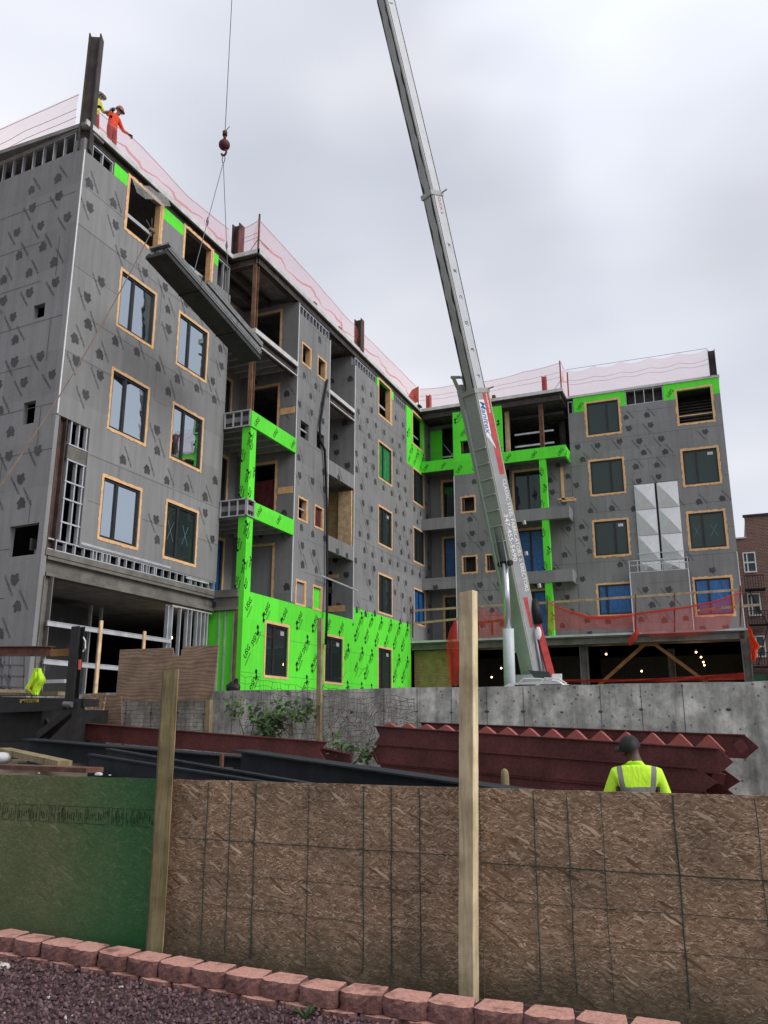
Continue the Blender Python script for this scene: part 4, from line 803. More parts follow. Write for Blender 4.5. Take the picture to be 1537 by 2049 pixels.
net('safety_net', 'pink safety net with a long red fold beside the two roof workers', [(XL - .2, YA + .5, z), (XL - .2, YB - .0, z)], [(XL - .2, YA + .5, 18.6), (XL - .2, 17.2, 18.85), (XL - .2, 19.8, 18.65), (XL - .2, YB - .0, 18.9)], 'netroof', 26, .08, 0, 2)
net('safety_net', 'short pink safety net between a brown column stub and the rusty roof post', [(XL + .12, YB + .12, z), (X2, YB + .05, z)], [(XL + .12, YB + .12, 18.85), (X2, YB + .05, 19.05)], 'netroof', 8, .02, .04, 3, False, cords=(.97, .6, .45))
net('safety_net', 'long pink safety net running from the rusty roof post to the inner corner', [(X2 - .16, YB + .08, z), (X2 - .16, Y1 - .1, z)], [(X2 - .1, YB + .08, 19.1), (X2 - .16, 26.9, 19.06), (X2 - .16, 29.8, 18.90), (X2 - .16, 33.2, 19.0), (X2 - .16, Y1 - .1, 19.1)], 'netroof', 44, .10, 0, 4)
net('safety_net', 'pink safety net with dark cords along the roof edge behind the crane boom', [(X2, Y1 - .03, z), (-6.46, Y1 - .03, z)], [(X2, Y1 - .03, 18.95), (-10.2, Y1 - .03, 18.80), (-6.46, Y1 - .03, 19.18)], 'netroof', 24, .04, .05, 5, False, cords=(.97, .62, .42))
net('safety_net', 'narrow folded pink safety net at the jog of the right roof edge', [(-6.46, Y1, z), (-6.44, Y2, z)], [(-6.46, Y1, 19.2), (-6.44, Y2, 19.15)], 'netroof', 6, .10, 0, 6, True, cords=(.97,))
net('safety_net', 'scalloped pink safety net above the right hand bay, ending at the end column', [(-6.42, Y2 - .03, z), (.36, Y2 - .03, z)], [(-6.42, Y2 - .03, 19.22), (.36, Y2 - .03, 19.18)], 'netroof', 30, .03, .16, 7, False, cords=(.62, .45))
mb = MB(); mb.tube([(-6.42, Y2 - .02, 19.24), (.36, Y2 - .02, 19.2)], .010, 5); tag(part(mb, 'guard_rope', 'wire', None), 'thin straight rope over the scalloped roof net', 'rope')
def roofpost(x, y, h, label, braces=1):
    t = thing('roof_post', label, 'post', (x, y, z), 'thin net posts on the roof edge'); mb = MB(); mb.tube([(x, y, z), (x, y, z + h)], .035, 8); part(mb, 'pole', ['rusty'], t)
    for i in range(braces): mb = MB(); s_ = (-1, 1)[i]; mb.tube([(x, y, z + .45), (x + s_ * .35, y + (.1 if s_ > 0 else 0), z)], .012, 5); part(mb, 'brace', ['rusty'], t)
roofpost(X2 - .02, YB + .02, 1.42, 'rusty roof post on the outer corner of the near balcony stack', 2); roofpost(-6.52, Y1 + .03, 1.5, 'tall thin post at the corner of the projecting roof slab', 1); roofpost(-6.38, Y2 + .06, 1.35, 'thin dark post just right of the folded net', 0)
t = thing('warning_flag', 'red cloth flag on a short stand at the inner roof corner', 'flag', (-13.9, 38.3, z)); mb = MB(); mb.tube([(-13.9, 38.3, z), (-13.9, 38.3, z + 1.15)], .025, 6); part(mb, 'pole', ['black'], t)
mb = MB(); mb.add([(-13.88, 38.28, z + 1.15), (-14.2, 38.15, z + .95), (-14.42, 38.1, z + .55), (-14.35, 38.15, z + .38), (-14.1, 38.2, z + .22), (-13.88, 38.28, z + .3), (-13.88, 38.34, z + 1.15), (-14.2, 38.25, z + .95), (-14.42, 38.14, z + .55), (-14.35, 38.2, z + .38), (-14.1, 38.26, z + .22), (-13.88, 38.34, z + .3)],
  [(0, 1, 2, 3, 4, 5), (11, 10, 9, 8, 7, 6)] + [(i, (i + 1) % 6 + 0, (i + 1) % 6 + 6, i + 6) for i in range(6)]); part(mb, 'flag_cloth', ['redsteel'], t); mb = MB(); mb.box(-14.15, -13.75, 38.1, 38.5, z, z + .05); part(mb, 'base', ['black'], t)
mb = MB(); rn = random.Random(4); G = [[onX(265 + i * 17 + j * 3, 358 + i * 7 + j * 9 + (6 if i in (1, 3) else 0), XL + .12 + .10 * math.sin(i * 1.7 + j)) for j in range(4)] for i in range(5)]
for i in range(4):
    for j in range(3): mb.add([G[i][j], G[i + 1][j], G[i + 1][j + 1], G[i][j + 1]], [(0, 1, 2, 3)])
tag(part(mb, 'plastic_sheet', 'poly', None, True), 'loose clear plastic sheet blowing over the nearest top window opening', 'plastic sheet')
# deck guard rail and netting on the podium
def pt(px, py, Y): return onY(px, py, Y)
yd = 36.95
def rail(name, label, a, b, r=.05, mat='woodx', cat='rail', grp='timber rails along the podium deck'):
    mb = MB(); mb.bar(a, b, .04, .10 if r > .04 else .05); return tag(part(mb, name, mat, None), label, cat, grp)
rail('guard_rail', 'upper timber guard rail from the green wall to the crane', pt(826, 1222, yd), pt(1015, 1210, yd)); rail('guard_rail', 'lower timber guard rail from the green wall to the crane', pt(826, 1248, yd), pt(920, 1238, yd))
rail('guard_rail', 'long upper timber guard rail right of the crane', pt(1060, 1208, yd), pt(1480, 1180, yd)); rail('guard_rail', 'short lower timber guard rail at the right end of the deck', pt(1395, 1221, yd), pt(1520, 1210, yd))
for i, (a, b, lab) in enumerate(((1095, (1200, 1268), 'rusty deck post beside the green column'), (1272, (1190, 1262), 'dark deck post in front of the projecting grey box'), (1350, (1186, 1262), 'thin deck post left of the last blue window'), (1482, (1172, 1252), 'rusty deck post at the right end of the deck'), (826, (1213, 1274), 'thin deck post touching the green wall'))):
    mb = MB(); mb.tube([pt(a, b[1] + 2, yd), pt(a, b[0], yd)], .04 if i != 2 else .03, 6); tag(part(mb, 'deck_post', 'rusty', None), lab, 'post', 'posts of the podium guard rail')
def dnet(label, bot, top, seed, fold=True, mat='netdeck', sub=20, wave=.10): return net('debris_net', label, [pt(*p, yd - .05) for p in bot], [pt(*p, yd - .05) for p in top], mat, sub, wave, 0, seed, False, 'red debris nets on the podium', cords=(), cat='debris net')
dnet('red debris net hanging on the rail just left of the crane boom', [(950, 1278), (1015, 1272)], [(950, 1212), (985, 1222), (1015, 1226)], 21)
dnet('sagging red debris net between the crane and the projecting grey box', [(1096, 1262), (1272, 1258)], [(1096, 1206), (1130, 1222), (1180, 1236), (1272, 1226)], 22)
dnet('red debris net in front of the projecting grey box, hanging over the beam', [(1272, 1262), (1310, 1276), (1390, 1272), (1460, 1256)], [(1272, 1226), (1350, 1216), (1400, 1212), (1482, 1184)], 23, sub=26)
dnet('low red net strip along the foot of the ground floor opening', [(1125, 1366), (1300, 1364), (1490, 1360)], [(1125, 1360), (1300, 1358), (1400, 1352), (1490, 1346)], 24, mat='netheavy')
def bunch(name, label, px, Y, r, mat='netdeck2', n=9, seed=0, grp='bunched nets'):
    rn = random.Random(seed); mb = MB(); pts = [pt(x, y, Y) for x, y in px]; mb.tube(pts, [r[i] * rn.uniform(.85, 1.15) for i in range(len(pts))], n); o = part(mb, name, mat, None, True); return tag(o, label, 'bunched net', grp)
bunch('net_roll', 'twisted red net roll sagging along the top of the net right of the crane', [(1097, 1206), (1130, 1220), (1180, 1236), (1230, 1235), (1272, 1229)], yd - .10, [.03, .04, .08, .08, .04], seed=1)
bunch('net_roll', 'twisted red net roll rising toward the last blue window', [(1272, 1229), (1330, 1221), (1380, 1214), (1430, 1204), (1482, 1185)], yd - .10, [.04, .05, .05, .04, .02], seed=2)
bunch('hanging_net', 'red net bundle hanging over the beam below the grey box', [(1276, 1255), (1274, 1266), (1268, 1276), (1262, 1284), (1260, 1292)], yd - .12, [.03, .11, .16, .12, .02], seed=3)
bunch('hanging_net', 'long dark red net hanging from the deck behind the tall fence post', [(912, 1242), (908, 1262), (906, 1290), (908, 1330), (914, 1370)], yd - .2, [.06, .22, .30, .32, .34], 'netdeck', seed=4)
mb = MB(); G = []
for j_, (l_, r_) in enumerate((((1496, 1251), (1499, 1253)), ((1497, 1258), (1505, 1262)), ((1498, 1266), (1507, 1270)), ((1499, 1275), (1508, 1274)), ((1500, 1284), (1514, 1283)), ((1501, 1293), (1522, 1295)), ((1502, 1301), (1513, 1303)), ((1502, 1309), (1516, 1310)), ((1503, 1317), (1513, 1318)), ((1505, 1323), (1509, 1325)))): G.append([pt(l_[0] + (r_[0] - l_[0]) * i / 6, l_[1] + (r_[1] - l_[1]) * i / 6, yd - .1 + .12 * math.sin(i * 1.8 + j_ * .5)) for i in range(7)])
for off in (0, .04):
    o_ = len(mb.v); mb.v += [tuple(p + Vector((0, off, 0))) for r_ in G for p in r_]
    for j_ in range(9):
        for i in range(6): k = o_ + j_ * 7 + i; mb.f.append((k, k + 7, k + 8, k + 1)); mb.m.append(0)
tag(part(mb, 'hanging_net', 'orangenet', None, True), 'bright orange net cloth hanging at the right end of the deck', 'bunched net', 'bunched nets')
mb = MB()
for a in ((957, 1248), (985, 1246), (1012, 1243)): mb.bar(pt(a[0], 1270, yd + .3), pt(*a, yd + .3), .10, .06)
mb.bar(pt(950, 1247, yd + .3), pt(1015, 1240, yd + .3), .06, .12); tag(part(mb, 'stud_panel', 'browntimber', None), 'small timber stud panel on the deck behind the red net', 'stud panel')
# work lights in the dark ground floor
for x, y, Y, lab in ((1213, 1309, 40.5, 'lit bulb left of the timber braces'), (1247, 1327, 42, 'lit bulb between the two timber braces'), (1284, 1343, 43, 'lowest lit bulb under the podium'), (1393, 1305, 40, 'highest bulb in the row right of the braces'), (1403, 1315, 41.5, 'second bulb in the row right of the braces'), (1407.5, 1325, 43, 'third bulb in the row right of the braces'), (1409.5, 1331, 44, 'lowest bulb in the row right of the braces'),
        (1003, 1337, 40, 'lit bulb just left of the crane cylinder'), (984, 1355, 41, 'low lit bulb in the opening right of the tall fence post'), (343, 1276, None, 'glowing bulb behind the steel studs of the lobby')):
    p = onY(x, y, Y) if Y else onX(x, y, -16.3); t = thing('hanging_bulb', lab, 'light bulb', tuple(p), 'string of lit work bulbs'); mb = MB(); mb.sphere(p, .042, 8); part(mb, 'bulb', ['bulb'], t, True); mb = MB(); mb.tube([p + Vector((0, 0, .05)), p + Vector((0, 0, .14))], .03, 6); part(mb, 'socket', ['black'], t)
    li = bpy.data.lights.new('bulb_light', 'POINT'); li.energy = 3; li.color = (1, .6, .3); li.shadow_soft_size = .06; lo = bpy.data.objects.new('bulb_light', li); C.objects.link(lo); lo.location = p + Vector((0, -.12, -.02)) if Y else p + Vector((.12, 0, 0))

# ------------------------------------------------------------------ crane
bp = [(1068, 1345, 30.0), (1016, 1080, 28.8), (951, 782, 27.4), (864, 389, 25.6), (771, 0, 23.7)]
K = [onY(*q) for q in bp]; dl = (K[4] - K[3]).normalized(); TIP = K[4] + dl * ((18.35 - K[4].y) / dl.y); base_dir = (K[2] - K[0]).normalized()
az = Vector((dl.x, dl.y, 0)).normalized()
CR = thing('mobile_crane', 'grey truck crane with tall telescopic boom, red stripe and white lettering behind the wall', 'crane', (K[0].x, K[0].y, 1.0))
def frame_at(a, b):
    d = (b - a).normalized(); und = (az - d * az.dot(d)).normalized(); return d, und, d.cross(und).normalized()   # along, underside (toward tip azimuth... outward), side
def boom(name, a, b, w, h, mats=('cranegrey', 'cranelight'), w2=None, h2=None):
    # w across (underside width), h depth; a, b are on the axis
    d, un, sd = frame_at(a, b); mb = MB(); w2 = w2 or w; h2 = h2 or h; P = []
    ch = .10 * h
    for c, ww, hh in ((a, w, h), (b, w2, h2)):
        P.append([c + un * (hh / 2) - sd * (ww / 2), c + un * (hh / 2) + sd * (ww / 2), c + un * (hh / 2 - ch) + sd * (ww / 2 + .03), c - un * (hh / 2) + sd * (ww / 2 + .03), c - un * (hh / 2) - sd * (ww / 2 + .03), c + un * (hh / 2 - ch) - sd * (ww / 2 + .03)])
    n = 6; mb.v = [tuple(p) for p in P[0] + P[1]]
    for i in range(n): mb.f.append((i, (i + 1) % n, n + (i + 1) % n, n + i)); mb.m.append(0 if i in (0, 1, 5) else 1)
    mb.f += [tuple(range(n))[::-1], tuple(range(n, 2 * n))]; mb.m += [0, 0]
    return part(mb, name, list(mats), CR), d, un, sd
CAMSIDE = -1 if frame_at(K[0], K[2])[2].dot(EYE - K[1]) < 0 else 1
W0, H0 = .60, .70
o0, d0, un0, sd0 = boom('boom_base', K[0] - base_dir * .6, K[2], W0, H0, ('cranegrey', 'cranemid')); s0 = sd0 * CAMSIDE
o1, d1, un1, sd1 = boom('boom_section', K[2], K[3], .46, .54, ('cranegrey', 'cranelight')); s1 = sd1 * CAMSIDE
o2, d2, un2, sd2 = boom('boom_section', K[3], K[4] + dl * .01, .43, .49, ('cranegrey', 'cranelight')); s2 = sd2 * CAMSIDE
o3, d3, un3, sd3 = boom('boom_section', K[4] + dl * .02, TIP, .42, .48)
for (a, b, un, s, w, h, sec) in ((K[2], K[3], un1, s1, .46, .54, 1), (K[3], K[4], un2, s2, .43, .49, 2), (K[4], TIP, un2, s2, .42, .48, 3)):
    rn = random.Random(sec); L = (b - a).length; d = (b - a).normalized(); n = int(L / .28)
    for e_ in (-1, 1):        # grease streaks along both edges of the underside
        prev = None; mb = MB()
        for i in range(n + 1):
            c = a + d * (L * i / n); wd = max(.012, .05 + rn.uniform(-.035, .05)); p0 = c + un * (h / 2 + .004) + s * (e_ * w * .46); p1 = c + un * (h / 2 + .004) + s * (e_ * (w * .46 - wd))
            if prev: mb.add([prev[0], p0, p1, prev[1]], [(0, 1, 2, 3)])
            prev = (p0, p1)
        part(mb, 'grease_streak', ['cranedark'], {1: o1, 2: o2, 3: o3}[sec])
    mb = MB(); mb.bar(a + s * (w / 2 + .034) - un * (h / 2 - .02), b + s * (w / 2 + .034) - un * (h / 2 - .02), .012, .025, 0, tuple(s)); mb.bar(a + s * (w / 2 + .034) + un * (h / 2 - .09), b + s * (w / 2 + .034) + un * (h / 2 - .09), .012, .02, 0, tuple(s)); part(mb, 'edge_line', ['cranedark'], {1: o1, 2: o2, 3: o3}[sec])
def on_side(A, un, s, d, base):         # lettering plane on the boom's visible side; u runs down the boom, z-like runs toward the top edge
    class F_:
        def p(self, u, v, dd=0.0): return base - d * u - un * v + s * dd
        def text(self, mb, txt, c, size, mi=0, dd=.004, wide=1.0, shear=0, bold=0):
            vs, fs = glyphs(txt); mb.add([self.p(c[0] + size * (x * wide + shear * y), c[1] + size * y, dd) for x, y in vs], fs, mi)
    return F_()
fs0 = on_side(None, un0, s0, d0, K[2] + s0 * (W0 / 2 + .03))
L0 = (K[2] - K[0]).length
mb = MB()
def q4(mb, f, u0, u1, v0, v1, dd, mi=0, v2=None, v3=None): mb.add([f.p(u0, v0, dd), f.p(u1, v2 if v2 is not None else v0, dd), f.p(u1, v3 if v3 is not None else v1, dd), f.p(u0, v1, dd)], [(0, 1, 2, 3)], mi)
q4(mb, fs0, .02, 3.2, -.02, .31, .004, 0, .02, .27); part(mb, 'red_stripe', ['redpaint'], o0); mb = MB(); q4(mb, fs0, 7.7, L0 - 1.6, -.10, .12, .004, 0, -.06, .06); part(mb, 'red_stripe', ['redpaint'], o0)
mb = MB(); q4(mb, fs0, .02, L0 - .4, -H0 / 2 + .06, -H0 / 2 + .085, .006); q4(mb, fs0, .02, L0 - .4, H0 / 2 - .05, H0 / 2 - .02, .006); part(mb, 'edge_trim', ['yellowline'], o0)
mb = MB(); q4(mb, fs0, .42, 1.75, -.29, -.01, .007, 0, -.26, .0); mb.add([fs0.p(1.75, -.26, .007), fs0.p(2.25, .10, .007), fs0.p(1.75, .0, .007)], [(0, 1, 2)]); part(mb, 'logo_plate', ['whitepaint'], o0)
mb = MB(); fs0.text(mb, 'Manitex', (1.09, -.135), .36, 0, .011, 1.02, .3); mb.add([fs0.p(1.7, -.05, .011), fs0.p(2.1, .05, .011), fs0.p(1.7, .0, .011)], [(0, 1, 2)]); part(mb, 'logo_lettering', ['bluepaint'], o0)
mb = MB(); fs0.text(mb, 'CLASSIC STEEL FABRICATORS & ERECTORS', (5.45, .16), .275, 0, .009, .78); part(mb, 'company_lettering', ['whitepaint'], o0)
mb = MB(); fs0.text(mb, '347-455-5690', (5.5, -.12), .31, 0, .0095, 1.0); part(mb, 'phone_lettering', ['whitepaint'], o0)
mb = MB(); fs0.text(mb, 'WARNING', (.55, .17), .12, 0, .009, 1.3); part(mb, 'small_lettering', ['whitepaint'], o0)
fs1 = on_side(None, un1, s1, d1, K[3] + s1 * (.23 + .03))
for i, ch in enumerate('ABCDEF'): mb = MB(); fs1.text(mb, ch + "'", (2.1 + i * 1.0, .04), .19, 0, .006); part(mb, 'reach_letter', ['cranedark'], o1)
mb = MB(); fs1.text(mb, 'CLICK 2', (.55, .05), .17, 0, .006, 1.1); part(mb, 'small_lettering', ['redletter'], o1)
fs2 = on_side(None, un2, s2, d2, K[4] + s2 * (.215 + .03)); mb = MB(); fs2.text(mb, '2', (.3, .0), .2, 0, .006); part(mb, 'reach_letter', ['cranedark'], o2)
for A, d, un, s, w, h in ((K[2], d0, un0, s0, .62, .74), (K[3], d1, un1, s1, .50, .58)):    # collars at the section heads
    mb = MB(); mb.bar(A - d * .16, A + d * .02, w + .07, h + .05, 0, tuple(un)); mb.bar(A - d * .02 + s * (w / 2) - un * (h / 2), A - d * .02 + s * (w / 2 + .28) - un * (h / 2), .03, .05); part(mb, 'boom_collar', ['cranegrey'], CR)
# ribs like a ladder on the underside, lifting shoe
mb = MB(); k = 0
for u in (2.15, 2.72, 3.29, 3.86, 4.43, 5.0, 5.57):
    c = K[2] - d0 * u + un0 * (H0 / 2 + .02); mb.bar(c - s0 * (W0 / 2 - .02), c + s0 * (W0 / 2 - .02), .06, .035, 0, tuple(d0))
part(mb, 'boom_rib', ['cranelight'], o0)
# stowed side jib on the left flank
mb = MB(); a = K[2] + d0 * .15 - s0 * (W0 / 2 + .17) + un0 * .12; b = K[0] + d0 * 1.0 - s0 * (W0 / 2 + .12) + un0 * .10; mb.bar(a, b, .24, .44, 0, tuple(un0), .20, .36)
a2 = K[2] - d0 * .6 - s0 * (W0 / 2 + .045) + un0 * (H0 / 2 - .02); mb.bar(a2, a2 - d0 * 9.0, .07, .10, 1, tuple(un0)); part(mb, 'stowed_jib', ['cranegrey', 'cranelight'], CR)
mb = MB(); h0 = a + d0 * .1
for k in (-1, 1): mb.bar(h0 - s0 * .02 + un0 * .2 * k - d0 * .1, h0 - s0 * .12 + un0 * .26 * k + d0 * .45, .05, .14, 0, tuple(s0))
mb.bar(h0 - un0 * .2, h0 + un0 * .2, .1, .2, 0, tuple(d0)); mb.tube([h0 - s0 * .16 + d0 * .45 - un0 * .3, h0 - s0 * .16 + d0 * .45 + un0 * .3], .06, 8); part(mb, 'jib_head', ['cranegrey'], CR)
# lift cylinder
cb, ct = onY(1019, 1372, 28.7), K[0] + d0 * 4.35 + un0 * (H0 / 2 + .28)
ctp = onY(1011, 1128, 28.45); mid = onY(1017, 1258, 28.6)
mb = MB(); mb.tube([onY(1021, 1400, 28.75), mid], .20, 14); part(mb, 'lift_cylinder', ['cranecyl'], CR, True)
mb = MB(); mb.tube([mid - Vector((0, 0, .05)), ctp], .12, 12); part(mb, 'cylinder_rod', ['chrome'], CR, True)
mb = MB()
for k in (-1, 1):
    c0 = ctp + s0 * (.17 * k); top = K[0] + d0 * 5.6 + un0 * (H0 / 2) + s0 * (.17 * k); lo = K[0] + d0 * 4.1 + un0 * (H0 / 2) + s0 * (.17 * k); mb.add([c0 + un0 * .12 - d0 * .12, lo, top, c0 + un0 * .10 + d0 * .25] + [p + s0 * .03 for p in (c0 + un0 * .12 - d0 * .12, lo, top, c0 + un0 * .10 + d0 * .25)], [(0, 1, 2, 3), (7, 6, 5, 4), (0, 4, 5, 1), (1, 5, 6, 2), (2, 6, 7, 3), (3, 7, 4, 0)])
mb.tube([ctp - s0 * .3, ctp + s0 * .3], .10, 10, 1); part(mb, 'cylinder_bracket', ['cranegrey', 'black'], CR)
# hose guard, red winch frame, reels on the right flank
mb = MB(); mb.tube([onY(1068, 1200, 29.6), onY(1072, 1222, 29.6), onY(1078, 1248, 29.6)], [.14, .2, .16], 9); part(mb, 'cable_reel', ['black'], CR, True)
mb = MB(); mb.bar(onY(1073, 1240, 29.7), onY(1103, 1352, 29.9), .18, .24); part(mb, 'winch_arm', ['redpaint'], CR)
mb = MB(); mb.tube([onY(1060, 1225, 29.6), onY(1075, 1290, 29.6), onY(1086, 1352, 29.8)], .035, 6); part(mb, 'pale_hose', ['cranelight'], CR, True)
mb = MB(); mb.sphere(onY(1077, 1267, 29.5), .22, 10, 0, (.55, .3, 1.1)); part(mb, 'pale_weight', ['whitepaint'], CR, True)
for i, (x, y) in enumerate(((1036, 1048), (1040, 1110), (1066, 1175))): mb = MB(); c = onY(x, y, 28.7); c = c - un0 * .30; mb.bar(c + s0 * .0, c + s0 * .10, .07, .14, 0, tuple(d0)); part(mb, 'boom_lug', ['cranelight'], CR)
# turret, truck body, cab and outriggers (mostly hidden by the wall)
mb = MB(); k0 = K[0]; mb.box(k0.x - .55, k0.x + .55, k0.y - .7, k0.y + .6, 2.3, 3.35); part(mb, 'turret', ['cranegrey'], CR)
mb = MB(); mb.box(k0.x - 4.2, k0.x + 3.6, 29.0, 31.2, 1.75, 2.25); mb.box(k0.x - 4.2, k0.x + 3.6, 29.6, 30.6, 1.5, 1.75); part(mb, 'truck_bed', ['truckblack'], CR)
cab = [(-1.9, 2.2), (-1.9, 2.86), (-1.5, 2.98), (0.7, 3.04), (1.2, 2.98), (1.5, 2.8), (1.55, 2.2)]; cx = onY(1080, 1362, 28.0).x; mb = MB(); n = len(cab)
mb.add([(cx + x * .62, 27.6, z_) for x, z_ in cab] + [(cx + x * .62, 29.4, z_) for x, z_ in cab], [tuple(range(n)), tuple(range(2 * n - 1, n - 1, -1))] + [((i + 1) % n, i, n + i, n + (i + 1) % n) for i in range(n)]); part(mb, 'cab', ['whitepaint'], CR)
mb = MB(); mb.box(cx - .75, cx - .05, 27.57, 27.595, 2.5, 2.93); mb.box(cx + .1, cx + .8, 27.57, 27.595, 2.5, 2.93); part(mb, 'cab_window', ['glassdark'], CR)
mb = MB(); mb.tube([onY(1035, 1370, 27.5), onY(1048, 1358, 27.5), onY(1080, 1358, 27.5), onY(1116, 1364, 27.5)], .025, 6, 0); mb.tube([onY(1082, 1368, 27.45), onY(1090, 1357, 27.45), onY(1118, 1358, 27.45), onY(1134, 1368, 27.45)], .025, 6, 0); part(mb, 'roof_rail', ['whitepaint'], CR)
mb = MB(); q = [onY(1056, 1341, 28.2), onY(1098, 1344, 28.2), onY(1104, 1358, 28.2), onY(1072, 1359, 28.2)]; mb.hexa(q[::-1] + [p + Vector((0, .06, 0)) for p in q[::-1]]); part(mb, 'tilted_guard_pane', ['glassdark'], CR)
mb = MB(); c = onY(1117, 1357, 27.9); mb.box(c.x - .18, c.x + .12, 27.85, 27.95, c.z - .25, c.z + .14); part(mb, 'side_mirror', ['whitepaint'], CR)
for x in (-3.4, -2.2, 2.6):
    for y in (29.05, 31.15): mb = MB(); mb.tube([(k0.x + x, y - .15, 1.5), (k0.x + x, y + .15, 1.5)], .5, 18); part(mb, 'wheel', ['black'], CR)
# hoist rope, ball hook, slings, load
HK = onY(449, 290, 18.3)
mb = MB(); mb.tube([HK + Vector((0, 0, .38)), Vector((HK.x - .05, HK.y, 30)), TIP], .013, 5); tag(part(mb, 'hoist_rope', 'wire', None), 'thin steel hoist rope hanging from the crane boom tip', 'rope')
t = thing('hook_ball', 'dark red ball weight with a hook hanging on the hoist rope', 'crane hook', tuple(HK)); mb = MB(); mb.sphere(HK, .175, 16); part(mb, 'ball', ['primer'], t, True)
mb = MB(); mb.tube([HK + Vector((0, 0, .15)), HK + Vector((0, 0, .33))], .045, 8); mb.tube([HK + Vector((0, 0, .33)), HK + Vector((.0, 0, .48))], .075, 8); part(mb, 'swivel', ['primer'], t, True); mb = MB(); mb.tube([HK + Vector((-.02, 0, .46)), HK + Vector((.16, 0, .62))], .012, 5); part(mb, 'rope_tail', ['wire'], t)
mb = MB(); ring = [HK + Vector((.085 * math.sin(a_), 0, -.27 + .10 * math.cos(a_))) for a_ in [i * math.pi / 7 for i in range(11)]]; mb.tube(ring, .034, 7); mb.tube([HK + Vector((0, 0, -.13)), ring[0]], .04, 7); part(mb, 'hook', ['primer'], t, True)
LP = HK + Vector((0, 0, -.40)); mb = MB(); mb.tube([LP + Vector((.05 * math.sin(a_), 0, -.10 + .14 * math.cos(a_))) for a_ in [i * math.pi / 6 for i in range(13)]], .014, 5); part(mb, 'shackle', ['wire'], t, True)
LP = LP - Vector((0, 0, .22))
LXp = HK.x
A0, A1 = onX(318, 492, LXp + .1), onX(506, 705, LXp + .1)
ld = (A1 - A0).normalized(); lx = Vector((1, 0, 0)); lz = ld.cross(Vector((-1, 0, 0))).normalized()
if lz.z < 0: lz = -lz
LD = thing('decking_bundle', 'tilted bundle of long grey corrugated steel decking sheets hanging from two slings', 'steel bundle', tuple(A0))
def sheet(name, s0_, s1_, z0_, wid, hh, mi, xo=0.0):
    mb = MB(); prof = [(-wid / 2, 0), (-wid / 2, hh), (-wid * .36, hh), (-wid * .30, hh * .25), (-wid * .18, hh * .25), (-wid * .12, hh), (wid * .08, hh), (wid * .14, hh * .25), (wid * .26, hh * .25), (wid * .32, hh), (wid / 2, hh), (wid / 2, 0)]
    a, b = A0 + ld * s0_, A0 + ld * s1_; n = len(prof); V = [c + lx * (x + xo) + lz * (z_ + z0_) for c in (a, b) for x, z_ in prof]; mb.v = [tuple(v) for v in V]
    for i in range(n): mb.f.append((i, n + i, n + (i + 1) % n, (i + 1) % n)); mb.m.append(0)
    mb.f += [tuple(range(n)), tuple(range(2 * n - 1, n - 1, -1))]; mb.m += [0, 0]; return part(mb, name, [mi], LD)
LL = (A1 - A0).length
M['decking'] = simple('galvanised_decking', (0.22, 0.23, 0.23), 0.5, metal=0.2, var=0.25, scale=4); M['deckshade'] = simple('shaded_deck_underside', (0.04, 0.043, 0.04), 0.7, var=.3)  # shade under the bundle is put into the darker underside colour
for k in range(4): sheet('deck_sheet', .05 * (k % 3), LL - .04 * (k % 2), -.27 + k * .085, .64 - .012 * (k % 2), .07, 'deckshade' if k == 0 else 'decking')
for k in range(2): sheet('deck_sheet', 1.75 + .05 * k, LL - .03, .10 + k * .085, .50, .075, 'decking', .10)
mb = MB(); mb.bar(A0 - lz * .31 - ld * .02, A1 - lz * .31, .67, .09, 0, tuple(lz)); mb.bar(A0 + lx * .33 - ld * .02 - lz * .2, A1 + lx * .33 - lz * .2, .02, .02, 0, tuple(lz)); part(mb, 'steel_tray', ['deckshade'], LD)
for s_ in (1.5, LL - 1.45):
    mb = MB(); c = A0 + ld * s_; w, h = .35, .37; mb.tube([c + lx * -w - lz * h, c + lx * w - lz * h, c + lx * w + lz * .1, c + lx * .1 + lz * .27, c - lx * w + lz * .1, c - lx * w - lz * h], .012, 5); part(mb, 'sling_loop', ['black'], LD)
S1, S2 = A0 + ld * 1.5 + lz * .28, A0 + ld * (LL - 1.45) + lz * .30
for S, lab in ((S1, 'slanting sling from the hook to the upper end of the steel bundle'), (S2, 'nearly vertical sling from the hook to the lower part of the steel bundle')):
    mb = MB(); mb.tube([LP, LP.lerp(S, .55)], .011, 5); mb.tube([LP.lerp(S, .55), S], .011, 5); c = LP.lerp(S, .55); mb.tube([c + Vector((0, 0, .14)), c, c - Vector((0, 0, .12))], [.02, .045, .02], 6); tag(part(mb, 'sling', 'wire', None), lab, 'sling', 'slings of the lifted load')
mb = MB(); p0, p1 = onX(304, 462, LXp), onY(-60, 1062, 9.5); mb.tube([p0.lerp(p1, i / 12) - Vector((0, 0, .35 * math.sin(math.pi * i / 12))) for i in range(13)], .013, 5); tag(part(mb, 'tag_line', 'rope', None), 'brown tag line rope running from the steel bundle down to the lower left', 'rope')
mb = MB(); mb.sphere(p0, .10, 8, 0, (.8, 1.3, .7)); mb.tube([p0, p0 + Vector((.05, -.3, .12))], .012, 5); mb.tube([p0, p0 + Vector((.1, -.15, .25))], .012, 5); part(mb, 'knot', ['rope'], LD, True)
mb = MB(); mb.tube([onX(655, 760, X2 + .09), onX(648, 800, X2 + .10), onX(640, 850, X2 + .11), onX(640, 880, X2 + .10), onX(650, 900, X2 + .10), onX(654, 1000, X2 + .1), onX(655, 1150, X2 + .12), onX(654, 1240, X2 + .2), onX(652, 1290, X2 + .2)], .05, 8); tag(part(mb, 'conduit_bundle', 'black', None, True), 'thick dark cable bundle hanging down the grey strip beside the deep recess', 'cable')
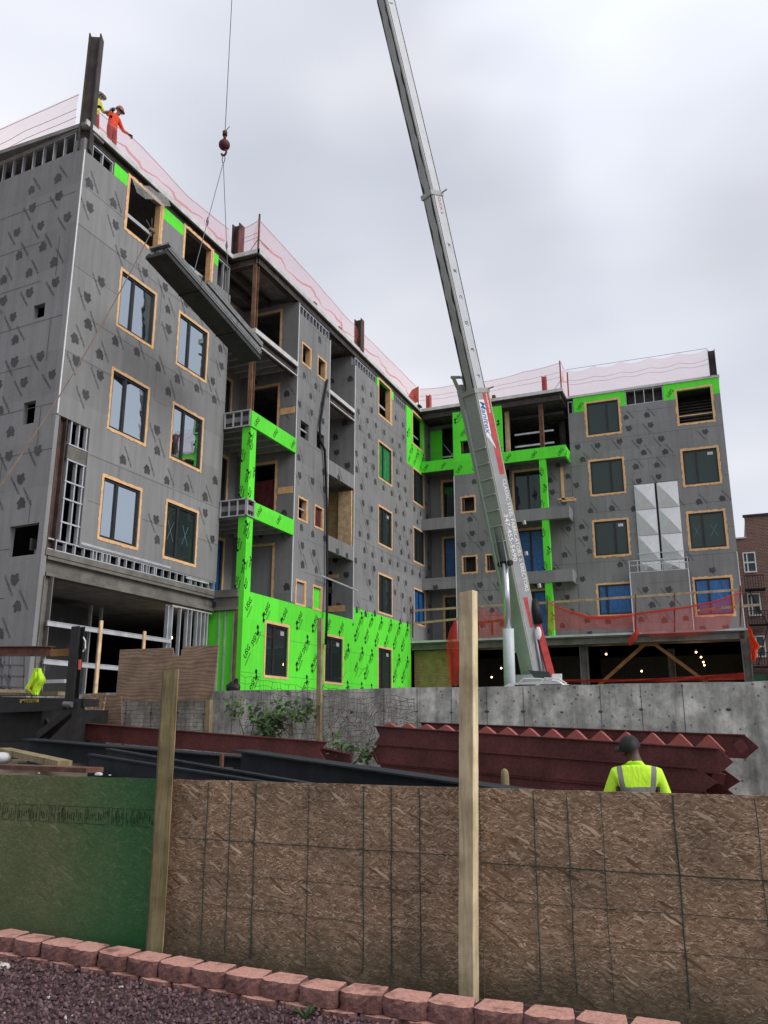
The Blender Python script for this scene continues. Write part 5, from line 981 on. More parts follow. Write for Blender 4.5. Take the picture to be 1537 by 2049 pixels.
mb = MB(); mb.bar(onX(643, 1152, X2 + .25), onX(716, 1182, X2 + .25), .05, .06); tag(part(mb, 'steel_rail_piece', 'galv', None), 'thin slanting metal channel across the foot of the deep recess', 'metal channel')

# ------------------------------------------------------------------ brick building beyond the right end
BB = thing('brick_building', 'dark red brick apartment building far right beyond the grey bay', 'building', (1.3, 60, 1.0)); fbk = Face((0, 60, 0), (1, 0, 0), (0, -1, 0))
hw = [(1.35, 2.15, 11.5, 12.9), (1.35, 2.15, 8.6, 10.1), (1.35, 2.15, 5.9, 7.3), (3.6, 5.0, 11.5, 12.9), (3.6, 5.0, 8.6, 10.1)]
mb = MB(); fbk.wall(mb, .6, 22, -.4, 13.85, hw, .3, 0); fbk.wall(mb, 1.72, 22, 13.85, 15.35, [], .3, 0); mb.box(.6, 22, 60.3, 75, -.4, 13.8, 0); mb.box(1.75, 22, 60.3, 75, 13.8, 15.3, 0); part(mb, 'wall', ['brick'], BB)
mb = MB(); fbk.box(mb, 1.62, 22, 15.35, 15.47, -.3, .12); part(mb, 'coping', ['darkboard'], BB)
mb = MB(); fbk.box(mb, .6, 1.72, 13.86, 13.95, -.3, .08); part(mb, 'coping', ['slab'], BB)
for h in hw:
    mb = MB(); u0, u1, z0, z1 = h; fbk.box(mb, u0, u0 + .08, z0, z1, -.1, .02); fbk.box(mb, u1 - .08, u1, z0, z1, -.1, .02); fbk.box(mb, u0 + .08, u1 - .08, z1 - .08, z1, -.1, .02); fbk.box(mb, u0 + .08, u1 - .08, z0, z0 + .1, -.1, .06); fbk.box(mb, u0 + .08, u1 - .08, (z0 + z1) / 2 - .05, (z0 + z1) / 2 + .05, -.1, .01); fbk.box(mb, (u0 + u1) / 2 - .04 if u1 - u0 > 1 else u0 + .22, (u0 + u1) / 2 + .04 if u1 - u0 > 1 else u0 + .3, z0 + .1, z1 - .08, -.09, 0)
    o = part(mb, 'window', ['white'], BB); mb = MB(); fbk.box(mb, u0 + .08, u1 - .08, z0 + .1, z1 - .08, -.15, -.12); part(mb, 'pane', ['glassdark'], o)
mb = MB()
for z_ in (7.9, 10.2, 5.2): 
    mb.box(1.25, 2.5, 58.8, 59.9, z_, z_ + .06)
    for k in range(8): mb.tube([(1.3 + k * .16, 58.85, z_), (1.3 + k * .16, 58.85, z_ + .9)], .02, 4)
    mb.bar((1.25, 58.85, z_ + .92), (2.5, 58.85, z_ + .92), .04, .04)
mb.bar((1.5, 59.0, 5.2), (2.4, 59.0, 7.9), .3, .06); mb.bar((2.4, 59.3, 7.9), (1.5, 59.3, 10.2), .3, .06); part(mb, 'fire_escape', ['black'], BB)
mb = MB(); mb.box(1.1, 22, 56, 56.1, -.4, 4.6); 
for k in range(10): mb.box(2.05 + k * 2, 2.15 + k * 2, 55.9, 56, -.4, 5.0, 0)
M['darkgreen'] = simple('dark_green_paint', (0.03, 0.10, 0.06), 0.6); tag(part(mb, 'site_hoarding', 'darkgreen', None), 'dark green site hoarding below the orange net, in front of the brick building', 'hoarding')

# ------------------------------------------------------------------ concrete retaining wall
YW = 13.0; ZW = 2.235
RW = thing('retaining_wall', 'long grey stained concrete retaining wall with form tie marks', 'wall', (-2, YW, -.4)); fRW = Face((0, YW, 0), (1, 0, 0), (0, -1, 0))
mb = MB(); rn = random.Random(2); xs = [-12.5 + .3 * i for i in range(64)]; rows_ = [-.4, ZW - .02, ZW]
mb.box(-13, 6.5, YW + .02, YW + .32, -.4, ZW - .01)
for i in range(len(xs) - 1):
    zt = [ZW + rn.uniform(-.010, .010) for _ in (0, 1)] if i == 0 else [pz, ZW + rn.uniform(-.010, .010)]; pz = zt[1]
    mb.add([(xs[i], YW, -.4), (xs[i + 1], YW, -.4), (xs[i + 1], YW, zt[1]), (xs[i], YW, zt[0]), (xs[i], YW + .33, zt[0]), (xs[i + 1], YW + .33, zt[1])], [(0, 1, 2, 3), (3, 2, 5, 4)])
part(mb, 'wall', ['concrete'], RW)
mb = MB(); x = -12.4
while x < 6.3:
    if rn.random() < .93: fRW.box(mb, x - .0035, x + .0035, -.3, ZW - .015, .001, .004)
    for z_ in (1.85, 1.22, .55):
        if rn.random() < .85: mb.sphere((x + rn.uniform(-.02, .02), YW, z_ + rn.uniform(-.02, .02)), rn.uniform(.018, .034), 6, 0, (1.4, .3, .8))
    x += .585
part(mb, 'form_tie_marks', ['ink'], RW)
# plywood sheets fixed over the wall's left end
def ply(label, px, Y, mat='ply', th=.03, name='plywood_sheet', cat='plywood sheet', grp='loose sheets by the wall'):
    q = [onY(x, y, Y) for x, y in px]; n = len(q); mb = MB(); mb.add(q + [p + Vector((0, th, 0)) for p in q], [tuple(range(n)), tuple(range(2 * n - 1, n - 1, -1))] + [((i + 1) % n, i, n + i, n + (i + 1) % n) for i in range(n)]); return tag(part(mb, name, mat, None), label, cat, grp)
ply('large weathered plywood sheet with torn corner, left of the green return wall', [(231, 1404), (330, 1403), (420, 1401), (428, 1380), (437, 1290), (371, 1294), (363, 1300), (362, 1312), (348, 1313), (345, 1296), (240, 1300)], 12.6)
ply('leaning strand board offcut beside the truck lift gate', [(160, 1446), (202, 1448), (212, 1386), (164, 1392)], 12.3, 'osb', name='strand_board_sheet')
ply('dark plywood board standing between the offcut and the large plywood sheet', [(203, 1448), (243, 1450), (243, 1393), (213, 1390)], 12.55); ply('strand board sheet in the shadow under the truck lift gate', [(50, 1475), (158, 1478), (158, 1400), (50, 1396)], 12.45, 'osb', name='strand_board_sheet')
def stake(label, px0, px1, Y, w, mat='oldwood', h=None, name='wooden_stake'): mb = MB(); mb.bar(onY(*px0, Y), onY(*px1, Y), w, h or w, 0, (0, 1, 0)); return tag(part(mb, name, mat, None), label, 'wooden post', 'upright posts by the wall')
stake('short post below the right corner of the large plywood sheet', (416, 1470), (419, 1400), 12.55, .09)
t = thing('wire_fence', 'bent rusty wire mesh fence leaning on the concrete wall around a brown post', 'wire fence', tuple(onY(640, 1480, 12.5)))
mb = MB(); mb.bar(onY(638, 1500, 12.4), onY(641, 1237, 12.4), .075, .075, 0, (0, 1, 0)); part(mb, 'post', ['oldwood'], t)
rn = random.Random(9)
def mesh_wires(x0, x1, fy0, fy1, Y, nx2, ny2, amp=3):
    mb = MB()
    for i in range(nx2 + 1):
        x = x0 + (x1 - x0) * i / nx2 + rn.uniform(-amp, amp); mb.tube([onY(x + rn.uniform(-amp, amp), fy0(x) + (fy1(x) - fy0(x)) * k / 5, Y) for k in range(6)], .0035, 4)
    for j in range(ny2 + 1):
        mb.tube([onY(x0 + (x1 - x0) * k / 14, fy0(x0 + (x1 - x0) * k / 14) * (1 - j / ny2) + fy1(x0 + (x1 - x0) * k / 14) * j / ny2 + rn.uniform(-amp, amp), Y) for k in range(15)], .0035, 4)
    return mb
part(mesh_wires(480, 640, lambda x: 1352 + (x - 480) * .18, lambda x: 1480, 12.45, 13, 9), 'wire_mesh', ['thinwire'], t); part(mesh_wires(645, 830, lambda x: 1375 + (x - 645) * .12, lambda x: 1500 if x < 750 else 1452, 12.5, 14, 9, 4), 'wire_mesh', ['thinwire'], t); part(mesh_wires(243, 415, lambda x: 1404, lambda x: 1462, 12.6, 19, 7, 1.5), 'wire_mesh', ['thinwire'], t)
# weeds and dry creeper
def bush(name, label, cx_, cy_, rx, ry, Y, n, mats=('leaf', 'leafdark', 'stem'), seed=0, leaf=.055):
    rn = random.Random(seed); base = onY(cx_, cy_ + ry, Y); t = thing(name, label, 'plant', tuple(base), 'weeds by the concrete wall'); ml = MB(); ms = MB()
    stems = []
    for i in range(max(5, n // 45)):
        e_ = onY(cx_ + rn.uniform(-rx, rx), cy_ + rn.uniform(-ry, ry * .5), Y + rn.uniform(-.25, .2)); b0 = base + Vector((rn.uniform(-.3, .3), 0, 0)); m_ = b0.lerp(e_, .5) + Vector((rn.uniform(-.1, .1), 0, .1)); ms.tube([b0, m_, e_], [.009, .006, .003], 4); stems.append((m_, e_))
    for i in range(n):
        a_, b_ = rn.choice(stems); c = a_.lerp(b_, rn.random()) + Vector((rn.gauss(0, .09), rn.gauss(0, .08), rn.gauss(0, .08))); s_ = leaf * rn.uniform(.6, 1.4)
        nrm = Vector((rn.gauss(0, .5), -abs(rn.gauss(.5, .4)), abs(rn.gauss(.8, .3)))).normalized(); x = nrm.orthogonal().normalized(); x = (Matrix.Rotation(rn.uniform(0, 6.28), 3, nrm) @ x); y = nrm.cross(x)
        ml.add([c - x * s_, c - x * s_ * .3 + y * s_ * .55, c + x * s_ * .5 + y * s_ * .42, c + x * s_ * 1.1, c + x * s_ * .5 - y * s_ * .42, c - x * s_ * .3 - y * s_ * .55], [(0, 1, 2, 3), (0, 3, 4, 5)], 0 if rn.random() < .6 else 1)
    part(ml, 'leaves', list(mats[:2]), t); part(ms, 'stems', [mats[2]], t); return t
bush('weed_bush', 'bright leafy green weed bush left of the brown post', 590, 1435, 58, 38, 12.2, 330, seed=1, leaf=.048)
bush('weed_bush', 'thin darker weed sprawling left of the leafy bush', 505, 1445, 45, 42, 12.3, 170, ('leafdark', 'leaf', 'stem'), seed=2)
bush('weed_bush', 'small weed in the gap between the two red stair stacks', 672, 1500, 12, 16, 12.0, 40, ('leafdark', 'leaf', 'stem'), seed=3)
bush('weed_bush', 'low dark green weed beside the left end of the right stair stack', 730, 1512, 18, 12, 11.9, 55, ('leafdark', 'leaf', 'stem'), seed=4)
mb = MB(); rn = random.Random(6)
for i in range(90):
    p = onY(rn.gauss(700, 42), rn.gauss(1450, 30), 12.35); pts = [p]
    for k in range(5): p = p + Vector((rn.uniform(-.1, .1), rn.uniform(-.04, .04), rn.uniform(-.09, .08))); pts.append(p)
    mb.tube(pts, .0035, 3)
tag(part(mb, 'dry_creeper', 'thinwire', None), 'tangle of dry brown creeper on the wire mesh right of the brown post', 'plant', kind=None)

# ------------------------------------------------------------------ board fence in the foreground
ca_, sa_ = math.cos(R(.8)), math.sin(R(.8)); FF = Face((-2.9, 5.68, 0), (ca_, sa_, 0), (sa_, -ca_, 0)); TOPZ = 1.235
FN = thing('board_fence', 'low strand board fence with two tall timber posts and one green painted panel', 'fence', (-2.9, 5.68, 0))
def fence_panel(u0, u1, mat, seed, lab=None):
    rn = random.Random(seed); n = 26; mb = MB(); tz = [TOPZ + rn.uniform(-.002, .002) for _ in range(n + 1)]
    us = [u0 + (u1 - u0) * i / n for i in range(n + 1)]; bow = [.006 * math.sin(math.pi * i / n) + rn.uniform(-.0006, .0006) for i in range(n + 1)]
    for i in range(n):
        a, b = us[i], us[i + 1]; p = FF.p
        V = [p(a, -.05, bow[i]), p(b, -.05, bow[i + 1]), p(b, tz[i + 1], bow[i + 1]), p(a, tz[i], bow[i]), p(a, tz[i], -.012), p(b, tz[i + 1], -.012), p(b, -.05, -.012), p(a, -.05, -.012)]
        mb.add(V, [(0, 1, 2, 3), (3, 2, 5, 4), (4, 5, 6, 7)] + ([(0, 3, 4, 7)] if i == 0 else []) + ([(1, 6, 5, 2)] if i == n - 1 else []))
    o = part(mb, 'panel', [mat], FN)
    if lab: o['label'] = lab
    return o
fence_panel(-3.72, -1.285, 'osbgreen', 1, 'green stained strand board panel'); fence_panel(-1.28, 1.235, 'osb', 2); fence_panel(1.24, 3.68, 'osb', 3); fence_panel(3.685, 6.1, 'osb', 4); fence_panel(-6.16, -3.725, 'osbgreen', 5)
mb = MB(); rn = random.Random(3)     # rows of stamped grade marks on the green panel
def outline(u0, u1, z0, z1, w=.0022):
    FF.box(mb, u0, u1, z0, z0 + w, .0068, .0085); FF.box(mb, u0, u1, z1 - w, z1, .0068, .0085); FF.box(mb, u0, u0 + w, z0 + w, z1 - w, .0068, .0085); FF.box(mb, u1 - w, u1, z0 + w, z1 - w, .0068, .0085)
u = -3.65
while u < -1.5:
    w = rn.choice((.05, .10, .14, .22)); outline(u, u + w, .875, 1.005); k = u + .012
    while k < u + w - .012: 
        h_ = rn.uniform(.02, .08); z_ = rn.uniform(.885, .99 - h_); FF.box(mb, k, k + rn.uniform(.003, .008), z_, z_ + h_, .0068, .0082); k += rn.uniform(.014, .028)
    u += w + rn.choice((.012, .03))
M['stampgrey'] = simple('faded_stamp', (0.022, 0.034, 0.018), 0.8, var=.5, scale=30)
part(mb, 'grade_stamps', ['stampgrey'], FN)
M['greenwire'] = simple('green_coated_wire', (0.03, 0.055, 0.045), 0.8, var=.6, scale=12)
mb = MB(); rn = random.Random(12)
def uz(px, py): d = ray(px, py); tt = (FF.o - EYE).dot(FF.n) / d.dot(FF.n); P = EYE + d * tt; return (P - FF.o).dot(FF.u), P.z
for px, wd in ((418, .0034), (465, .0030), (514, .0040), (620, .0022), (729, .0034), (784, .0036), (840, .0034), (1068, .0032), (1134, .0030), (1203, .0018), (1347, .0044), (1510, .0026)):
    u0, _ = uz(px, 1600 if px > 900 else 1580); mb.tube([FF.p(u0 + rn.uniform(-.004, .004), TOPZ - .01 - (TOPZ - .04) * k / 9, .010) for k in range(10)], wd, 5)
for px0, y0, px1, y1, wd in ((345, 1674, 915, 1712, .0022), (965, 1726, 1560, 1764, .0030), (345, 1738, 915, 1790, .0013), (965, 1800, 1560, 1843, .0016), (345, 1800, 915, 1868, .0014), (1130, 1888, 1560, 1922, .0014)):
    a, b = uz(px0, y0), uz(px1, y1); mb.tube([FF.p(a[0] + (b[0] - a[0]) * k / 14, a[1] + (b[1] - a[1]) * k / 14 + rn.uniform(-.002, .002), .009) for k in range(15)], wd, 4)
part(mb, 'wire_mesh', ['greenwire'], FN)
def timber(cxy, w1, w2, ang, z0, z1, mats, name, tilt=(0, 0), seed=0, lab=None, split=True):
    rn = random.Random(seed); n = 26; ca, sa = math.cos(ang), math.sin(ang); mb = MB(); prof = []
    for i in range(n + 1):
        z_ = z0 + (z1 - z0) * i / n; t_ = i / n; ch = .006; ring = []
        for (x, y) in ((-w1 / 2 + ch, -w2 / 2), (w1 / 2 - ch, -w2 / 2), (w1 / 2, -w2 / 2 + ch), (w1 / 2, w2 / 2 - ch), (w1 / 2 - ch, w2 / 2), (-w1 / 2 + ch, w2 / 2), (-w1 / 2, w2 / 2 - ch), (-w1 / 2, -w2 / 2 + ch)):
            x += rn.uniform(-.0012, .0012); y += rn.uniform(-.0012, .0012); x += .004 * math.sin(3.2 * t_ + seed); ring.append((cxy[0] + x * ca - y * sa + tilt[0] * t_, cxy[1] + x * sa + y * ca + tilt[1] * t_, z_ + (x * .12 if i == n else 0)))
        prof.append(ring)
    mb.v = [p for r_ in prof for p in r_]
    for i in range(n):
        for k in range(8): mb.f.append((i * 8 + k, i * 8 + (k + 1) % 8, (i + 1) * 8 + (k + 1) % 8, (i + 1) * 8 + k)); mb.m.append(1 if (k in (1, 2, 3) and split) else 0)
    mb.f.append(tuple(n * 8 + k for k in range(8))); mb.m.append(0); o = part(mb, name, mats, FN)
    if lab: o['label'] = lab
    return o
timber((-4.145, 5.57), .122, .115, R(40), -.06, 2.07, ['olivewood', 'palewood'], 'post', (.0, .0), 1, 'shorter weathered olive brown post with a pale split face')
M['postwood'] = wood_mat('grey_tan_post_wood', (0.40, 0.32, 0.20), (0.60, 0.49, 0.33)); M['creamwood'] = wood_mat('cream_post_wood', (0.62, 0.50, 0.30), (0.84, 0.72, 0.48))  # the tall post's right face is paler than its front
timber((-1.735, 5.60), .108, .088, R(-6), -.06, 2.555, ['postwood', 'creamwood'], 'post', (.058, .0), 5, 'tall pale timber post')
# ------------------------------------------------------------------ garden edging blocks, red chips, sprouts
def edging(seed):
    rn = random.Random(seed); nx, ny, nz = 10, 5, 4; V = {}; vs = []; fs = []; ms = []
    def P(i, j, k):
        key = (i, j, k)
        if key not in V:
            a, b, c = i / nx, j / ny, k / nz; wf = .139 - .030 * b; x = (a * 2 - 1) * wf; y = b * .20; z_ = c * .10
            edge = min(a, 1 - a); y += .035 * max(0, 1 - edge / .22) ** 1.6 * (1 - b)      # rounded cheeks
            if j == 0: y += rn.uniform(-.006, .006) + .006 * abs(c - .5); x += rn.uniform(-.003, .003); z_ += rn.uniform(-.003, .003) if 0 < k < nz else 0
            if k == nz and j == 0: y += .004; z_ -= .004
            if i in (0, nx): x += rn.uniform(-.003, .003)
            if k == nz: z_ += rn.uniform(-.0012, .0012)
            V[key] = len(vs); vs.append((x, y, z_))
        return V[key]
    for i in range(nx):
        for j in range(ny): fs.append((P(i, j, nz), P(i + 1, j, nz), P(i + 1, j + 1, nz), P(i, j + 1, nz))); ms.append(0); fs.append((P(i, j, 0), P(i, j + 1, 0), P(i + 1, j + 1, 0), P(i + 1, j, 0))); ms.append(1)
        for k in range(nz): fs.append((P(i, 0, k), P(i + 1, 0, k), P(i + 1, 0, k + 1), P(i, 0, k + 1))); ms.append(1); fs.append((P(i, ny, k), P(i, ny, k + 1), P(i + 1, ny, k + 1), P(i + 1, ny, k))); ms.append(1)
    for j in range(ny):
        for k in range(nz): fs.append((P(0, j, k), P(0, j, k + 1), P(0, j + 1, k + 1), P(0, j + 1, k))); ms.append(1); fs.append((P(nx, j, k), P(nx, j + 1, k), P(nx, j + 1, k + 1), P(nx, j, k + 1))); ms.append(1)
    mb = MB(); mb.v, mb.f, mb.m = vs, fs, ms; return mb
def row_y(x): return 5.0 + .082 * (-2.5 - x) if x < -2.5 else 5.0 + .018 * (x + 2.5)
ORD = 'first second third fourth fifth sixth seventh eighth ninth tenth eleventh twelfth thirteenth fourteenth fifteenth sixteenth seventeenth eighteenth nineteenth twentieth'.split()
protos = []; rn = random.Random(5); x = -5.33; i = 0
while x < -.40:
    a_ = math.atan(-.082 if x < -2.5 else .018) + rn.uniform(-.03, .03)
    for lvl in (0, 1):
        xx = x + (.14 if lvl else 0) + rn.uniform(-.004, .004); k = (i * 2 + lvl) % 6
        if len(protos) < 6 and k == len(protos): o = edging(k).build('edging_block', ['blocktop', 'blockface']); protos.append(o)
        else: o = protos[min(k, len(protos) - 1)].copy(); C.objects.link(o)
        o.location = (xx, row_y(xx) - (.022 if lvl else 0) + rn.uniform(-.007, .007), -.104 if lvl else .0); o.rotation_euler = (rn.uniform(-.012, .012), rn.uniform(-.015, .015), a_)
        if lvl: tag(o, 'half buried red concrete edging block, %s from the left in the lower row' % ORD[i], 'edging block', 'lower row of edging blocks')
        else: tag(o, 'pinkish concrete edging block, %s from the left in the upper row along the fence' % ORD[i], 'edging block', 'upper row of edging blocks')
    x += .281; i += 1
M['chipA'] = simple('dark_red_chip', (0.10, 0.055, 0.062), 0.9, var=.4, scale=40); M['chipB'] = simple('purple_grey_chip', (0.16, 0.10, 0.112), 0.9, var=.4, scale=40); M['chipC'] = simple('bright_chip', (0.22, 0.13, 0.12), 0.9, var=.3, scale=40); M['chipW'] = simple('white_chip', (0.6, 0.56, 0.5), 0.8)
mb = MB(); rn = random.Random(8)
for i in range(15000):
    y = rn.uniform(3.4, 5.27); x = rn.uniform(-5.9, .2)
    if y > row_y(x) - .0: continue
    if x > -1.0 and y < 4.3: continue
    s_ = rn.uniform(.007, .019); zz = -.044 + rn.random() ** 1.5 * .028; a_ = rn.uniform(0, 6.28); q = [(math.cos(a_ + k * 1.57 + rn.uniform(-.4, .4)) * s_ * rn.uniform(.6, 1.3), math.sin(a_ + k * 1.57 + rn.uniform(-.4, .4)) * s_ * rn.uniform(.5, 1.2)) for k in range(4)]
    tx, ty = rn.uniform(-.5, .5), rn.uniform(-.5, .5); h_ = s_ * rn.uniform(.4, .9)
    mb.add([(x + u_, y + v_, zz + u_ * tx + v_ * ty) for u_, v_ in q] + [(x + u_ * .7, y + v_ * .7, zz + h_ + u_ * tx + v_ * ty) for u_, v_ in q], [(4, 5, 6, 7), (0, 1, 5, 4), (1, 2, 6, 5), (2, 3, 7, 6), (3, 0, 4, 7)], rn.choices((0, 1, 2, 3), (50, 38, 11, .5))[0])
tag(part(mb, 'mulch_chips', ['chipA', 'chipB', 'chipC', 'chipW'], None), 'dark reddish purple stone chips covering the garden bed', 'mulch', kind='stuff')
def sprout(px, py, n, s_, seed, label):
    rn = random.Random(seed); b = onZ(px, py, -.04); t = thing('sprout', label, 'plant', tuple(b), 'small weeds along the edging'); mb = MB()
    for i in range(n):
        a_ = rn.uniform(0, 6.28); L = s_ * rn.uniform(.6, 1.2); d = Vector((math.cos(a_), math.sin(a_) * .6, rn.uniform(.5, 1.2))).normalized(); x = d.cross(Vector((0, 0, 1))).normalized(); tip = b + d * L; m_ = b + d * L * .5 + Vector((0, 0, L * .12)); w = L * .13
        mb.add([b, m_ + x * w, tip, m_ - x * w], [(0, 1, 2, 3)], i % 2)
    part(mb, 'leaves', ['leaf', 'leafdark'], t); mb = MB(); mb.tube([b - Vector((0, 0, .03)), b + Vector((0, 0, s_ * .4))], .003, 4); part(mb, 'stem', ['leafdark'], t)
sprout(612, 2040, 12, .10, 1, 'bright green sprout with long leaves in front of the edging blocks'); sprout(452, 1998, 9, .045, 2, 'tiny weed by the edging, right of the fence post'); sprout(515, 2004, 7, .04, 3, 'tiny weed touching the lower edging row'); sprout(575, 2010, 7, .04, 4, 'tiny weed just left of the bright green sprout')
mb = MB(); q = onZ(8, 1935, -.03); mb.sphere(q, .05, 8, 0, (1, .8, .6)); tag(part(mb, 'pale_stone', 'chipW', None, True), 'pale stone on the chips at the left edge', 'stone')

# ------------------------------------------------------------------ steel stock and stair flights in the yard
def chan(mb, a, b, h, fl, t=.014, side=-1, e0=0.0, e1=0.0, mi=0):
    # channel section: web toward the viewer, flanges turned back; ends may be cut as a point (e = how far the mid height stands out)
    a, b = Vector(a), Vector(b); d = (b - a).normalized(); up = Vector((0, 0, 1)); y = d.cross(up).normalized() * -1; zz = y.cross(d).normalized() * -1
    if zz.z < 0: zz = -zz
    def web(off):
        return [a + y * off, a - zz * h * .5 - d * e0 + y * off, a - zz * h + y * off, b - zz * h + y * off, b - zz * h * .5 + d * e1 + y * off, b + y * off]
    A_, B_ = web(0), web(t); mb.add(A_ + B_, [(0, 1, 2, 3, 4, 5), (11, 10, 9, 8, 7, 6)] + [(i, (i + 6), (i + 1) % 6 + 6, (i + 1) % 6) for i in range(6)], mi)
    mb.bar(a - zz * t / 2 + y * (fl / 2 + t), b - zz * t / 2 + y * (fl / 2 + t), fl, t, mi, tuple(zz)); mb.bar(a - zz * (h - t / 2) + y * (fl / 2 + t), b - zz * (h - t / 2) + y * (fl / 2 + t), fl, t, mi, tuple(zz))
    mb.bar(a - zz * t / 2 - y * .02, b - zz * t / 2 - y * .02, .04, t * .8, mi, tuple(zz)); return y, zz, d
def stair(label, a, b, h, width, treads, e0, e1, group='red primed steel stair flights'):
    t = thing('steel_stair', label, 'steel stair', tuple(a), group); mb = MB(); y, zz, d = chan(mb, a, b, h, .07, e0=e0, e1=e1); part(mb, 'stringer', ['primer'], t)
    off = y * width; hi = zz * (.07 if treads > 5 else 0); mb = MB(); chan(mb, Vector(a) + off + hi + d * .35, Vector(b) + off + hi * 2.2 + d * .12, h, .07, e0=e0, e1=e1); part(mb, 'stringer', ['primer'], t)
    L = (Vector(b) - Vector(a)).length
    n = treads
    for k in range(n):
        s_ = L * (k + .6) / n; p = Vector(a) + d * s_; w2 = L / n * .5; tp = (.05 + .095 * (k + 1) / n) if n > 5 else -.03; q = [p - d * w2 * .98 - zz * .02, p + zz * tp, p + d * w2 * .98 - zz * .02]
        mb = MB(); V = [c + y * .09 for c in q] + [c + y * (width * .30) - zz * .02 for c in q]; mb.add(V, [(0, 1, 4, 3), (1, 2, 5, 4), (0, 2, 1)], 0); mb.add([v - zz * .012 for v in V], [(3, 4, 1, 0), (4, 5, 2, 1)], 0); part(mb, 'tread_plate', ['primerlit'], t)
    return t
Yl, Yr = 11.9, 10.7
stair('topmost red stair flight of the right stack, folded lit treads showing', onY(750, 1452, Yl), onY(1437, 1497, Yr), .285, .70, 15, -.10, .16)
stair('second red stair flight of the right stack, under the topmost', onY(757, 1488, Yl + .02), onY(1395, 1536, Yr + .02), .30, .5, 3, .12, .22)
stair('third red stair flight of the right stack, half hidden by the fence', onY(760, 1525, Yl + .04), onY(1408, 1582, Yr + .04), .30, .5, 3, -.05, .22)
stair('bottom red stair flight of the right stack behind the workman', onY(775, 1562, Yl + .06), onY(1440, 1628, Yr + .06), .30, .5, 3, 0, .12)
for a, b, lab in (((1475, 1487), (1490, 1500), 'small red plate bracket standing off the top stair end'), ((1425, 1540), (1450, 1572), 'dark red cross plate between the stair ends')):
    mb = MB(); mb.bar(onY(a[0], a[1] + 12, Yr + .3), onY(b[0], b[1] - 12, Yr + .3), .16, .12); tag(part(mb, 'steel_bracket', 'primer', None), lab, 'bracket')
for p0_, p1_, Y0_, Y1_, lab, e0, e1 in (((160, 1446), (655, 1484), 11.9, 11.5, 'long red primed steel channel below the plywood sheet on the left', 0.0, -.28), ((600, 1486), (700, 1508), 12.2, 11.7, 'short red channel end poking out behind the long left channel', 0, .05)):
    mb = MB(); chan(mb, onY(*p0_, Y0_), onY(*p1_, Y1_), .29 if e1 < 0 else .2, .07, e0=e0, e1=-.12 if e1 < 0 else .05); o = part(mb, 'steel_channel', 'primer', None); tag(o, lab, 'steel channel', 'red primed steel channels')
def hbeam(label, a, b, w, h, mat='blacksteel', cat='steel beam', name='steel_beam', grp='dark steel beams stored behind the fence'):
    mb = MB(); a, b = Vector(a), Vector(b); ibeam(mb, a - Vector((0, 0, h / 2)), b - Vector((0, 0, h / 2)), w, h, 0, .016); return tag(part(mb, name, mat, None), label, cat, grp)
hbeam('dark steel beam with a rusty left end, right of the shorter fence post', onY(484, 1500, 8.35), onY(1120, 1590, 6.7), .26, .42)
hbeam('black steel beam nearest the fence, left end beside the rusty plate', onY(180, 1508, 7.0), onY(600, 1574, 6.15), .07, .34); hbeam('black steel beam lying just behind the nearest one', onY(216, 1497, 7.7), onY(760, 1590, 6.4), .08, .40)
hbeam('long dark beam in the shadow under the red channel', onY(60, 1478, 9.3), onY(700, 1530, 8.6), .3, .34)
mb = MB(); c = onY(462, 1508, 8.2); mb.box(c.x - .05, c.x - .02, c.y - .14, c.y - .10, c.z - .22, c.z); mb.box(c.x - .05, c.x + .10, c.y - .20, c.y - .10, c.z - .16, c.z - .14); tag(part(mb, 'end_plate', 'rusty', None), 'rusty end plate on the dark beam', 'steel plate')
mb = MB(); mb.bar(onY(14, 1534, 6.9), onY(190, 1541, 6.6), .20, .045); tag(part(mb, 'rusty_plate', 'rusty', None), 'flat rusty red steel plate just above the green panel', 'steel plate')
mb = MB(); mb.bar(onY(8, 1502, 8.2), onY(130, 1529, 7.3), .16, .07); tag(part(mb, 'old_plank', 'oldwood', None), 'weathered plank lying on the dirt at the left', 'plank')
mb = MB(); c = onY(2, 1517, 7.9); mb.sphere(c, .17, 12, 0, (1.0, .7, .42)); tag(part(mb, 'cement_bag', 'slab', None, True), 'lumpy pale grey bag on the dirt at the left edge', 'bag')
for i, (px, py, Y, s_) in enumerate(((198, 1549, 5.9, .045), (220, 1551, 5.9, .015), (78, 1547, 6.2, .015), (418, 1561, 6.6, .05), (430, 1554, 6.7, .03))):
    mb = MB(); c = onY(px, py, Y); mb.sphere(c, s_, 7, 0, (1, .6, .35)); tag(part(mb, 'scrap', 'white', None), ('white crumpled scrap on the board edge left of the post', 'tiny white scrap beside the larger one', 'tiny white scrap at the rusty plate', 'white torn paper on the nearest black beam', 'small white paper flake on the black beam')[i], 'scrap')
mb = MB(); b0 = onY(1012, 1600, 7.8); mb.tube([b0 - Vector((0, 0, 1.1)), b0 + Vector((0, 0, .20)), b0 + Vector((0, 0, .25)), b0 + Vector((0, 0, .27))], [.04, .038, .032, .012], 10); tag(part(mb, 'wooden_stake', 'oldwood', None, True), 'short round topped wooden stake behind the fence, right of the tall post', 'wooden post', 'upright posts by the wall')

